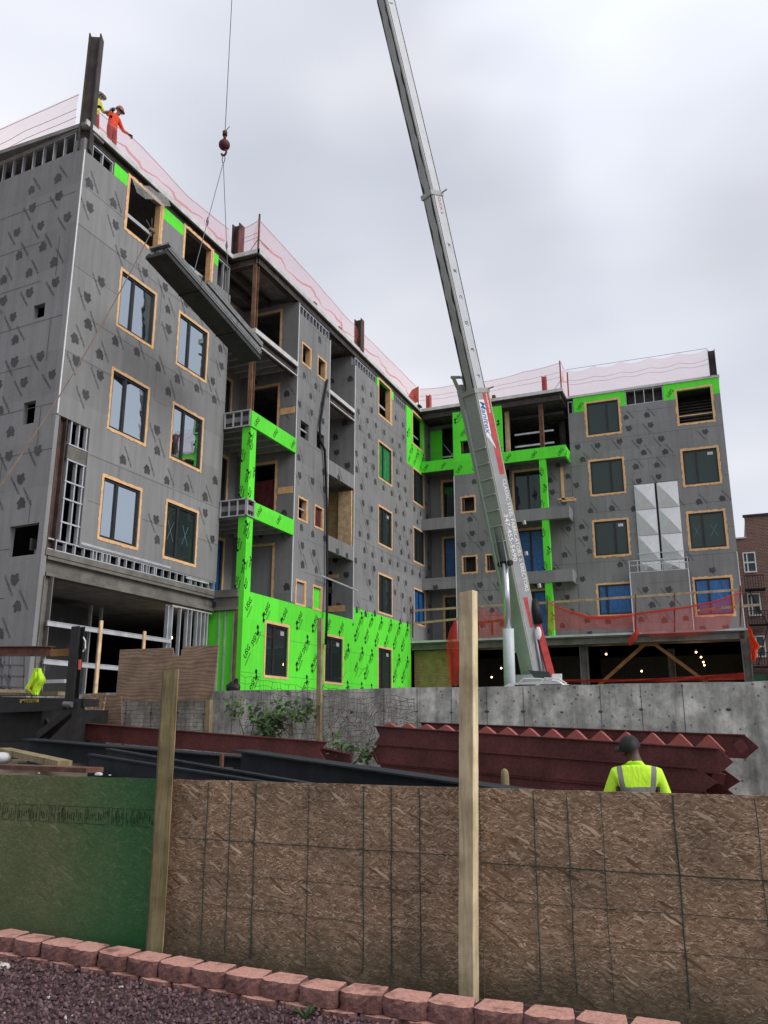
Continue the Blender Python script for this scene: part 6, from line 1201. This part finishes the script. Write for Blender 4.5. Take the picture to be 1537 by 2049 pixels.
# ------------------------------------------------------------------ truck lift gate at the left edge
YT = 10.4; TG = thing('truck_lift_gate', 'black folding truck lift gate with a yellow maker plate at the left edge', 'lift gate', (-10.5, YT, .9))
def P3(x, y, Y=YT): return onY(x, y, Y)
mb = MB(); a, b = P3(-60, 1393), P3(168, 1398); mb.hexa([a - Vector((0, 0, .14)), b - Vector((0, 0, .12)), b + Vector((0, .35, -.12)), a + Vector((0, .35, -.14)), a, b, b + Vector((0, .35, 0)), a + Vector((0, .35, 0))]); part(mb, 'platform', ['truckblack'], TG)
mb = MB(); mb.bar(P3(-60, 1420), P3(130, 1412), .1, .14); mb.bar(P3(-60, 1490, YT + .3), P3(150, 1497, YT + .3), .3, .14); part(mb, 'lower_frame', ['truckblack'], TG)
mb = MB(); ibeam(mb, P3(144, 1398, YT + .1), P3(157, 1254, YT + .1), .16, .14, 0, .02, (0, 1, 0)); part(mb, 'upright_post', ['truckblack'], TG)
mb = MB(); mb.tube([P3(167, 1275), P3(171, 1283), P3(171, 1297), P3(166, 1304)], .010, 6); part(mb, 'grab_handle', ['white'], TG)
mb = MB(); mb.tube([P3(160, 1320, YT - .1), P3(159, 1340, YT - .1)], .022, 8); part(mb, 'red_reflector', ['redpaint'], TG)
for q0_, q1_, dy_, w_ in (((78, 1472), (150, 1416), 0, .09), ((88, 1480), (144, 1425), .12, .07), ((82, 1428), (105, 1462), .5, .06)): mb = MB(); mb.bar(P3(*q0_, YT + dy_), P3(*q1_, YT + dy_), w_, w_ * 1.2); part(mb, 'lift_arm', ['truckblack'], TG)
mb = MB(); mb.bar(P3(160, 1402), P3(148, 1478), .09, .16); part(mb, 'side_plate', ['truckblack'], TG)
mb = MB(); mb.tube([P3(128, 1409, YT - .1), P3(145, 1410, YT - .1)], .045, 10); part(mb, 'hinge_tube', ['wire'], TG)
mb = MB(); mb.box(-13, P3(45, 1440).x, YT + .4, YT + 2, 1.3, 1.9); part(mb, 'truck_body', ['truckblack'], TG)
mb = MB(); a, b, c, d = P3(39, 1411, YT - .012), P3(76, 1409, YT - .012), P3(77, 1398, YT - .012), P3(40, 1399, YT - .012); mb.hexa([a, b, b + Vector((0, .01, 0)), a + Vector((0, .01, 0)), d, c, c + Vector((0, .01, 0)), d + Vector((0, .01, 0))]); sg = part(mb, 'maker_plate', ['yellowsign'], TG)
mb = MB(); fm = Face((0, YT - .016, 0), (1, 0, 0), (0, -1, 0)); cc = (a + c) / 2; fm.text(mb, 'MAXON', (cc.x, cc.z), R(1.5), .085, 0, 0.0, 0, .95); part(mb, 'plate_lettering', ['inkblack'], sg)
mb = MB(); ibeam(mb, P3(-70, 1303, YT + .2), P3(104, 1303, YT + .2), .14, .16, 0, .015); tag(part(mb, 'short_steel_beam', 'rusty', None), 'short rusty steel beam held level above the lift gate', 'steel beam')
mb = MB(); mb.box(P3(105, 1306, YT + .2).x, P3(140, 1306, YT + .2).x, YT + .15, YT + .25, P3(105, 1314, YT + .2).z, P3(105, 1300, YT + .2).z); tag(part(mb, 'timber_end', 'browntimber', None), 'brown timber block at the end of the short rusty beam', 'timber block')
t = thing('steel_rack', 'dark steel bar rack standing on the lift gate at the left edge', 'rack', tuple(P3(20, 1392, YT + .8)))
for x in (-40, 3, 18, 48): mb = MB(); mb.bar(P3(x, 1392, YT + .8), P3(x + 2, 1312, YT + .8), .03, .03); part(mb, 'upright', ['wire'], t)
for y in (1330, 1352, 1374): mb = MB(); mb.bar(P3(-50, y, YT + .8), P3(50, y + 2, YT + .8), .03, .03); part(mb, 'shelf_bar', ['wire'], t)
mb = MB(); mb.bar(P3(-60, 1381, YT + .1), P3(62, 1384, YT + .1), .2, .05); tag(part(mb, 'timber_plank', 'woodx', None), 'brown plank lying on the lift gate under the bright shirt', 'plank')
mb = MB(); mb.bar(P3(-60, 1389, YT + .5), P3(130, 1388, YT + .5), .3, .06); tag(part(mb, 'plank_stack', 'oldwood', None), 'weathered planks along the back of the lift gate', 'plank')
mb = MB(); mb.box(P3(86, 1370, YT + 1.2).x, P3(136, 1370, YT + 1.2).x, YT + 1.1, YT + 1.2, P3(86, 1368, YT + 1.2).z, P3(86, 1361, YT + 1.2).z); tag(part(mb, 'metal_strip', 'galv', None), 'grey metal strip behind the bright shirt', 'metal strip')
# bright work shirt draped on the planks
M['limecloth'] = simple('lime_cloth', (0.56, 0.92, 0.035), 0.8, var=.10, scale=9); M['limecloth'].node_tree.nodes['Principled BSDF'].inputs['Emission Strength'].default_value = 0.0
rows = [((68, 1337), (80, 1337)), ((65, 1346), (82, 1345)), ((63, 1354), (88, 1356)), ((59, 1362), (89, 1361)), ((54, 1370), (85, 1369)), ((49, 1377), (80, 1378)), ((60, 1385), (76, 1386)), ((66, 1390), (75, 1391))]
mb = MB(); G = []
for j, (l_, r_) in enumerate(rows): G.append([P3(l_[0] + (r_[0] - l_[0]) * i / 7, l_[1] + (r_[1] - l_[1]) * i / 7, YT - .05 + .05 * math.sin(i * 1.9 + j * .4) - .10 * math.sin(math.pi * i / 7)) for i in range(8)])
for off in (0, .03):
    o_ = len(mb.v); mb.v += [tuple(p + Vector((0, off, 0))) for r_ in G for p in r_]
    for j in range(7):
        for i in range(7): k = o_ + j * 8 + i; mb.f.append((k, k + 8, k + 9, k + 1) if not off else (k, k + 1, k + 9, k + 8)); mb.m.append(0)
SH = part(mb, 'work_shirt', 'limecloth', None, True); tag(SH, 'bright lime work shirt draped over the planks on the lift gate', 'shirt')
mb = MB(); mb.sphere(P3(63, 1376, YT - .13), .045, 7, 0, (1, .3, .8)); part(mb, 'orange_patch', ['orangenet'], SH, True)
bgm = MB(); rn = random.Random(3); c = onY(466, 1374, 13.25); bgm.sphere(c + Vector((0, 0, -.02)), .13, 12, 0, (1.1, .8, .85)); bgm.sphere(c + Vector((.06, 0, .10)), .05, 7, 0, (1, .7, 1.2))
bgm.v = [(x + rn.uniform(-.02, .02), y, z_ + rn.uniform(-.02, .02)) for x, y, z_ in bgm.v]; tag(part(bgm, 'rubbish_bag', 'truckblack', None), 'black rubbish bag sitting on the wall at the green corner', 'bag')

# ------------------------------------------------------------------ people
def skin_body(name, joints, bones, mats_of, mats, parent, sub=1, extra=None):
    """joints: {name: (pos, rx, ry)}; bones: [(a, b)]; mats_of: fn(bone, pos) -> material index"""
    keys = list(joints); me = bpy.data.meshes.new(name); me.from_pydata([joints[k][0] for k in keys], [(keys.index(a), keys.index(b)) for a, b in bones], []); o = bpy.data.objects.new(name, me); C.objects.link(o)
    md = o.modifiers.new('skin', 'SKIN'); md.use_smooth_shade = True
    for i, k in enumerate(keys): me.skin_vertices[0].data[i].radius = joints[k][1:3]
    me.skin_vertices[0].data[0].use_root = True
    sb = o.modifiers.new('sub', 'SUBSURF'); sb.levels = sub + 1; sb.render_levels = sub + 1
    dg = bpy.context.evaluated_depsgraph_get(); m2 = bpy.data.meshes.new_from_object(o.evaluated_get(dg)); bpy.data.objects.remove(o)
    V = [tuple(v.co) for v in m2.vertices]; F_ = [tuple(p.vertices) for p in m2.polygons]; mb = MB(); mb.v = V; mb.f = F_; mb.m = []
    for p in m2.polygons:
        c = Vector(p.center); best = None; bd = 1e9
        for a, b in bones:
            A, B_ = Vector(joints[a][0]), Vector(joints[b][0]); ab = B_ - A; t_ = max(0, min(1, (c - A).dot(ab) / max(ab.length_squared, 1e-9))); d_ = (c - (A + ab * t_)).length - (joints[a][1] * (1 - t_) + joints[b][1] * t_) * .6
            if d_ < bd: bd = d_; best = (a, b, t_)
        mb.m.append(mats_of(best, c))
    if extra: extra(mb)
    return part(mb, name, mats, parent, True, local=True)
def hand(mb, w, d, palm_n, mi, s=1.0, curl=.5):
    """palm, four bent fingers of different length and a side thumb, from the wrist w along d"""
    w = Vector(w); d = Vector(d).normalized(); pn = Vector(palm_n); pn = (pn - d * pn.dot(d)).normalized(); sd = d.cross(pn).normalized()
    mb.bar(w - d * .01, w + d * .085 * s, .055 * s, .028 * s, mi, tuple(pn), .085 * s, .026 * s)
    for i, L in enumerate((.068, .078, .072, .055)):
        r0 = w + d * .083 * s + sd * ((i - 1.5) * .021 * s); k1 = r0 + (d * math.cos(curl * .6) + pn * math.sin(curl * .6)) * L * .5 * s; k2 = k1 + (d * math.cos(curl * 1.8) + pn * math.sin(curl * 1.8)) * L * .32 * s; k3 = k2 + (d * math.cos(curl * 2.8) + pn * math.sin(curl * 2.8)) * L * .25 * s
        mb.tube([r0 - d * .01, k1, k2, k3], [.0098 * s, .0092 * s, .0085 * s, .007 * s], 6, mi)
    t0 = w + d * .025 * s - sd * .035 * s; t1 = t0 + (d * .7 - sd * .7 + pn * .2).normalized() * .035 * s; t2 = t1 + (d * .9 - sd * .25 + pn * .35).normalized() * .03 * s; mb.tube([t0, t1, t2], [.012 * s, .0105 * s, .008 * s], 6, mi)
def face_bits(mb, hc, f, up, mi, sc_=1.0):
    f = Vector(f).normalized(); up = Vector(up).normalized(); s_ = f.cross(up).normalized()
    mb.tube([hc + f * .088 + up * .025, hc + f * .112 - up * .012, hc + f * .092 - up * .02], [.010, .016, .010], 6, mi)
    for k in (-1, 1): mb.sphere(hc + s_ * k * .076 - up * .005, .026, 8, mi, (.5, .8, 1.2)); mb.sphere(hc + f * .082 + s_ * k * .032 + up * .022, .010, 6, mi + 1 if False else mi)
    mb.tube([hc + f * .088 - up * .05 + s_ * .022, hc + f * .094 - up * .048, hc + f * .088 - up * .05 - s_ * .022], .007, 5, mi)
M['skin'] = simple('dark_skin', (0.10, 0.055, 0.035), 0.55, var=.1, spec=.4); M['skinb'] = simple('brown_skin', (0.20, 0.11, 0.075), 0.55, var=.1)
M['jeans'] = simple('dark_trousers', (0.05, 0.055, 0.08), 0.85); M['boot'] = simple('work_boot', (0.10, 0.06, 0.03), 0.7); M['glove'] = simple('black_glove', (0.02, 0.02, 0.022), 0.75)
M['orangecloth'] = simple('orange_work_jacket', (0.85, 0.09, 0.03), 0.8, var=.2, scale=12); M['maroon'] = simple('maroon_trousers', (0.27, 0.045, 0.04), 0.85, var=.2, scale=10); M['yellowvest'] = simple('yellow_vest', (0.70, 0.66, 0.10), 0.8, var=.15, scale=12)
M['hatwhite'] = simple('white_hard_hat', (0.85, 0.85, 0.85), 0.35, var=.03); M['hatred'] = simple('dark_red_hard_hat', (0.30, 0.11, 0.11), 0.4, var=.05)
# lime shirt with grey reflective bands: a waist band, two braces over the shoulders, dark sleeve hems
def lime_mat():
    m, n, l, b = new_mat('lime_shirt'); v = tex_co(n, l, src='Object'); sp = n.new('ShaderNodeSeparateXYZ'); l.new(v, sp.inputs[0])
    def math_(op, a, bb=None, c_=None):
        x = n.new('ShaderNodeMath'); x.operation = op
        for i, q in enumerate((a, bb, c_)):
            if q is None: continue
            if isinstance(q, (int, float)): x.inputs[i].default_value = q
            else: l.new(q, x.inputs[i])
        return x.outputs[0]
    X, Z_ = sp.outputs[0], sp.outputs[2]; wv = noise(n, l, v, 5, 2); zz = math_('MULTIPLY_ADD', wv, .03, Z_)
    belt = math_('COMPARE', zz, 1.325, .027); ax = math_('ABSOLUTE', X); line = math_('MULTIPLY_ADD', math_('SUBTRACT', Z_, 1.27), .14, .135)
    brace = math_('COMPARE', ax, line, .026); hi = math_('GREATER_THAN', zz, 1.315); tors = math_('LESS_THAN', ax, .19); msk = math_('MAXIMUM', math_('MULTIPLY', belt, math_('LESS_THAN', ax, .21)), math_('MULTIPLY', math_('MULTIPLY', brace, hi), tors))
    f = noise(n, l, v, 14, 4, .6, .5); c = ramp(n, l, f, [(0.3, (0.50, 0.86, 0.03)), (0.7, (0.60, 0.97, 0.045))]); c = mixc(n, l, c, (0.20, 0.20, 0.19), msk)
    l.new(c, b.inputs['Base Color']); b.inputs['Roughness'].default_value = .85; wr = noise(n, l, tex_co(n, l, (3, 3, 1.2), src='Object'), 4, 3, .5, 1.2); bump(n, l, b, wr, .5, .03); return m
M['limeshirt'] = lime_mat(); M['grey_hem'] = simple('grey_sleeve_hem', (0.10, 0.105, 0.10), .85)
gz = terrain(-.95, 8.3)
MAN = thing('person', 'man seen from behind in a lime work shirt with grey bands and black cap', 'person', (-.915, 8.35, gz - .02)); MAN.rotation_euler = (0, 0, R(8)); MAN.scale = (.93, 1.0, 1.045)
J = {'pelvis': ((0, 0, .96), .165, .125), 'waist': ((0, .0, 1.12), .165, .13), 'ribs': ((0, -.01, 1.28), .175, .13), 'chest': ((0, -.02, 1.42), .16, .105), 'nbase': ((0, .0, 1.505), .085, .075), 'neck': ((-.005, .02, 1.55), .070, .070), 'jaw': ((-.03, .045, 1.595), .077, .086), 'skull': ((-.045, .035, 1.66), .084, .10), 'crown': ((-.05, .02, 1.72), .05, .06),
     'lsh': ((-.20, -.01, 1.43), .080, .080), 'lel': ((-.31, .0, 1.19), .066, .062), 'lwr': ((-.20, .25, 1.06), .032, .034), 'rsh': ((.20, -.01, 1.43), .080, .080), 'rel': ((.29, .02, 1.18), .066, .062), 'rwr': ((.19, .26, 1.07), .032, .034),
     'lhip': ((-.10, 0, .88), .10, .11), 'lkn': ((-.115, .03, .49), .062, .068), 'lan': ((-.12, -.01, .10), .042, .048), 'ltoe': ((-.135, .17, .04), .042, .035), 'rhip': ((.10, 0, .88), .10, .11), 'rkn': ((.12, .02, .49), .062, .068), 'ran': ((.13, -.03, .10), .042, .048), 'rtoe': ((.16, .15, .04), .042, .035)}
BN = [('pelvis', 'waist'), ('waist', 'ribs'), ('ribs', 'chest'), ('chest', 'nbase'), ('nbase', 'neck'), ('neck', 'jaw'), ('jaw', 'skull'), ('skull', 'crown'), ('chest', 'lsh'), ('lsh', 'lel'), ('lel', 'lwr'), ('chest', 'rsh'), ('rsh', 'rel'), ('rel', 'rwr'), ('pelvis', 'lhip'), ('lhip', 'lkn'), ('lkn', 'lan'), ('lan', 'ltoe'), ('pelvis', 'rhip'), ('rhip', 'rkn'), ('rkn', 'ran'), ('ran', 'rtoe')]
def man_m(b, c):
    a, e_, t_ = b
    if a in ('neck', 'jaw', 'skull') or (a == 'nbase' and t_ > .35): return 0
    if a in ('lel', 'rel'): return 0
    if a in ('lsh', 'rsh'): return 4 if t_ > .90 else 1
    if a in ('lan', 'ran'): return 3
    if 'hip' in a or 'kn' in a or 'hip' in e_ or c.z < .93: return 2
    return 1
def man_x(mb):
    hc = Vector((-.045, .04, 1.63)); face_bits(mb, hc, (-.62, .72, .22), (.1, -.15, 1), 0)
    hand(mb, (-.195, .265, 1.055), (.45, .85, .1), (0, .1, -1), 0, 1, .7); hand(mb, (.185, .275, 1.065), (-.45, .85, .1), (0, .1, -1), 0, 1, .7)
skin_body('body', J, BN, man_m, ['skin', 'limeshirt', 'jeans', 'boot', 'grey_hem'], MAN, 1, man_x)
mb = MB(); rot = Matrix.Rotation(R(-14), 3, 'Y') @ Matrix.Rotation(R(14), 3, 'X'); hc = Vector((-.05, .03, 1.675)); n = 18
vs = []
for i in range(6):
    t_ = math.pi / 2 * i / 5.3
    for k in range(n): a_ = 2 * math.pi * k / n; vs.append(hc + rot @ Vector((.107 * math.cos(t_) ** .8 * math.cos(a_), .128 * math.cos(t_) ** .8 * math.sin(a_), .105 * math.sin(t_) - .01)))
mb.v = [tuple(v) for v in vs] + [tuple(hc + rot @ Vector((0, 0, .098)))]
for i in range(5):
    for k in range(n): mb.f.append((i * n + k, i * n + (k + 1) % n, (i + 1) * n + (k + 1) % n, (i + 1) * n + k)); mb.m.append(0)
for k in range(n): mb.f.append((5 * n + k, 5 * n + (k + 1) % n, len(mb.v) - 1)); mb.m.append(0)
fd_ = Vector((-.80, .60, 0)).normalized(); sd_ = Vector((-fd_.y, fd_.x, 0)); br = [hc + rot @ (fd_ * (.09 + .085 * math.cos(a_)) + sd_ * (.085 * math.sin(a_)) + Vector((0, 0, .0 - .012 * abs(math.sin(a_))))) for a_ in [math.pi * (-.5 + i / 8) for i in range(9)]]
m_ = len(br); mb.add(br + [p - Vector((0, 0, .008)) for p in br], [tuple(range(m_)), tuple(range(2 * m_ - 1, m_ - 1, -1))] + [(i, i + m_, (i + 1) % m_ + m_, (i + 1) % m_) for i in range(m_)])
part(mb, 'cap', ['black'], MAN, True, local=True)
def hardhat(parent, hc, f, mat, tilt, s=1.0):
    mb = MB(); f = Vector(f).normalized(); s_ = f.cross(Vector((0, 0, 1))).normalized(); up = (Vector((0, 0, 1)) + Vector(tilt)).normalized(); n = 14; hc = Vector(hc); vs = []
    for i in range(5):
        t_ = math.pi / 2 * i / 4.2
        for k in range(n): a_ = 2 * math.pi * k / n; vs.append(hc + f * (.135 * s * math.cos(t_) * math.cos(a_)) + s_ * (.115 * s * math.cos(t_) * math.sin(a_)) + up * (.155 * s * math.sin(t_)))
    mb.v = [tuple(v) for v in vs] + [tuple(hc + up * .155 * s)]
    for i in range(4):
        for k in range(n): mb.f.append((i * n + k, i * n + (k + 1) % n, (i + 1) * n + (k + 1) % n, (i + 1) * n + k)); mb.m.append(0)
    for k in range(n): mb.f.append((4 * n + k, 4 * n + (k + 1) % n, len(mb.v) - 1)); mb.m.append(0)
    rim = [hc + f * ((.145 if math.cos(a_) < .3 else .175) * s * math.cos(a_)) + s_ * (.125 * s * math.sin(a_)) - up * .004 for a_ in [2 * math.pi * k / n for k in range(n)]]; m_ = len(rim); mb.add(rim + [p + up * .010 for p in rim], [tuple(range(m_))[::-1], tuple(range(m_, 2 * m_))] + [(i, (i + 1) % m_, (i + 1) % m_ + m_, i + m_) for i in range(m_)])
    part(mb, 'hard_hat', [mat], parent, True, local=True)
def worker(label, loc, J, mats, fdir, tilt, hat, hands):
    T = thing('person', label, 'person', loc)
    def mm(b, c):
        a, e_, t_ = b
        if a in ('neck', 'head') or (a == 'nbase' and t_ > .5): return 0
        if a in ('lel', 'rel'): return 5 if t_ < .85 else 4
        if a in ('lan', 'ran'): return 3
        if 'hip' in a or 'kn' in a or 'hip' in e_ or c.z < J['pelvis'][0][2] + .02: return 2
        return 1
    BN = [('pelvis', 'waist'), ('waist', 'chest'), ('chest', 'nbase'), ('nbase', 'neck'), ('neck', 'head'), ('head', 'crown'), ('chest', 'lsh'), ('lsh', 'lel'), ('lel', 'lwr'), ('chest', 'rsh'), ('rsh', 'rel'), ('rel', 'rwr'), ('pelvis', 'lhip'), ('lhip', 'lkn'), ('lkn', 'lan'), ('lan', 'ltoe'), ('pelvis', 'rhip'), ('rhip', 'rkn'), ('rkn', 'ran'), ('ran', 'rtoe')]
    hc = Vector(J['head'][0])
    def ex(mb):
        face_bits(mb, hc, fdir, Vector((0, 0, 1)) + Vector(tilt), 0)
        for w, d, pn in hands: hand(mb, w, d, pn, 4, 1.1, .9)
    skin_body('body', J, BN, mm, mats, T, 1, ex); hardhat(T, hc + Vector((0, 0, .055)), fdir, hat, tilt); return T
def legs(px=0, py=0, rel=0): return {'lhip': ((px + .02, py - .10, .87), .10, .10), 'lkn': ((px + .07, py - .11, .49), .065, .065), 'lan': ((px + .0, py - .13, .10), .045, .045), 'ltoe': ((px + .16, py - .14, .04), .04, .035), 'rhip': ((px + .02, py + .10, .87), .10, .10), 'rkn': ((px + .06, py + .12, .49), .065, .065), 'ran': ((px - .01, py + .14, .10), .045, .045), 'rtoe': ((px + .15, py + .17, .04), .04, .035)}
JB = {'pelvis': ((0, 0, .93), .15, .12), 'waist': ((.02, .0, 1.10), .15, .12), 'chest': ((.06, .02, 1.32), .165, .12), 'nbase': ((.09, .05, 1.45), .07, .07), 'neck': ((.11, .08, 1.50), .055, .055), 'head': ((.14, .12, 1.60), .085, .085), 'crown': ((.14, .12, 1.70), .05, .05),
      'lsh': ((.06, -.17, 1.38), .075, .075), 'lel': ((.10, -.33, 1.17), .058, .058), 'lwr': ((.16, -.22, 1.36), .038, .038), 'rsh': ((.08, .20, 1.34), .075, .075), 'rel': ((.13, .34, 1.12), .055, .055), 'rwr': ((.17, .56, 1.15), .036, .036), **legs()}
worker('roof worker in an orange jacket, maroon trousers and dark red hard hat', (-15.46, 16.27, YR), JB, ['skinb', 'orangecloth', 'maroon', 'boot', 'glove', 'orangecloth'], (.75, .45, -.45), (.25, .15, 0), 'hatred', [((.16, -.21, 1.37), (.1, .3, .7), (1, 0, 0)), ((.17, .57, 1.15), (.05, 1, -.15), (0, 0, -1))])
JA = {'pelvis': ((0, 0, .93), .15, .12), 'waist': ((.01, .0, 1.10), .145, .12), 'chest': ((.03, .03, 1.32), .16, .12), 'nbase': ((.05, .07, 1.46), .07, .07), 'neck': ((.06, .09, 1.51), .055, .055), 'head': ((.08, .14, 1.62), .085, .085), 'crown': ((.08, .14, 1.72), .05, .05),
      'lsh': ((.02, -.17, 1.38), .075, .075), 'lel': ((.08, -.24, 1.12), .055, .055), 'lwr': ((.2, -.1, 1.05), .036, .036), 'rsh': ((.06, .18, 1.36), .072, .072), 'rel': ((.14, .24, 1.14), .055, .055), 'rwr': ((.19, .42, 1.30), .036, .036), **legs()}
worker('roof worker in a yellow vest and white hard hat, half behind the tall column', (-15.5, 15.56, YR), JA, ['skin', 'yellowvest', 'maroon', 'boot', 'glove', 'skin'], (.35, .9, -.30), (.08, .25, 0), 'hatwhite', [((.19, .43, 1.31), (.05, .5, .6), (1, 0, 0)), ((.2, -.1, 1.05), (.8, .3, 0), (0, 0, -1))])
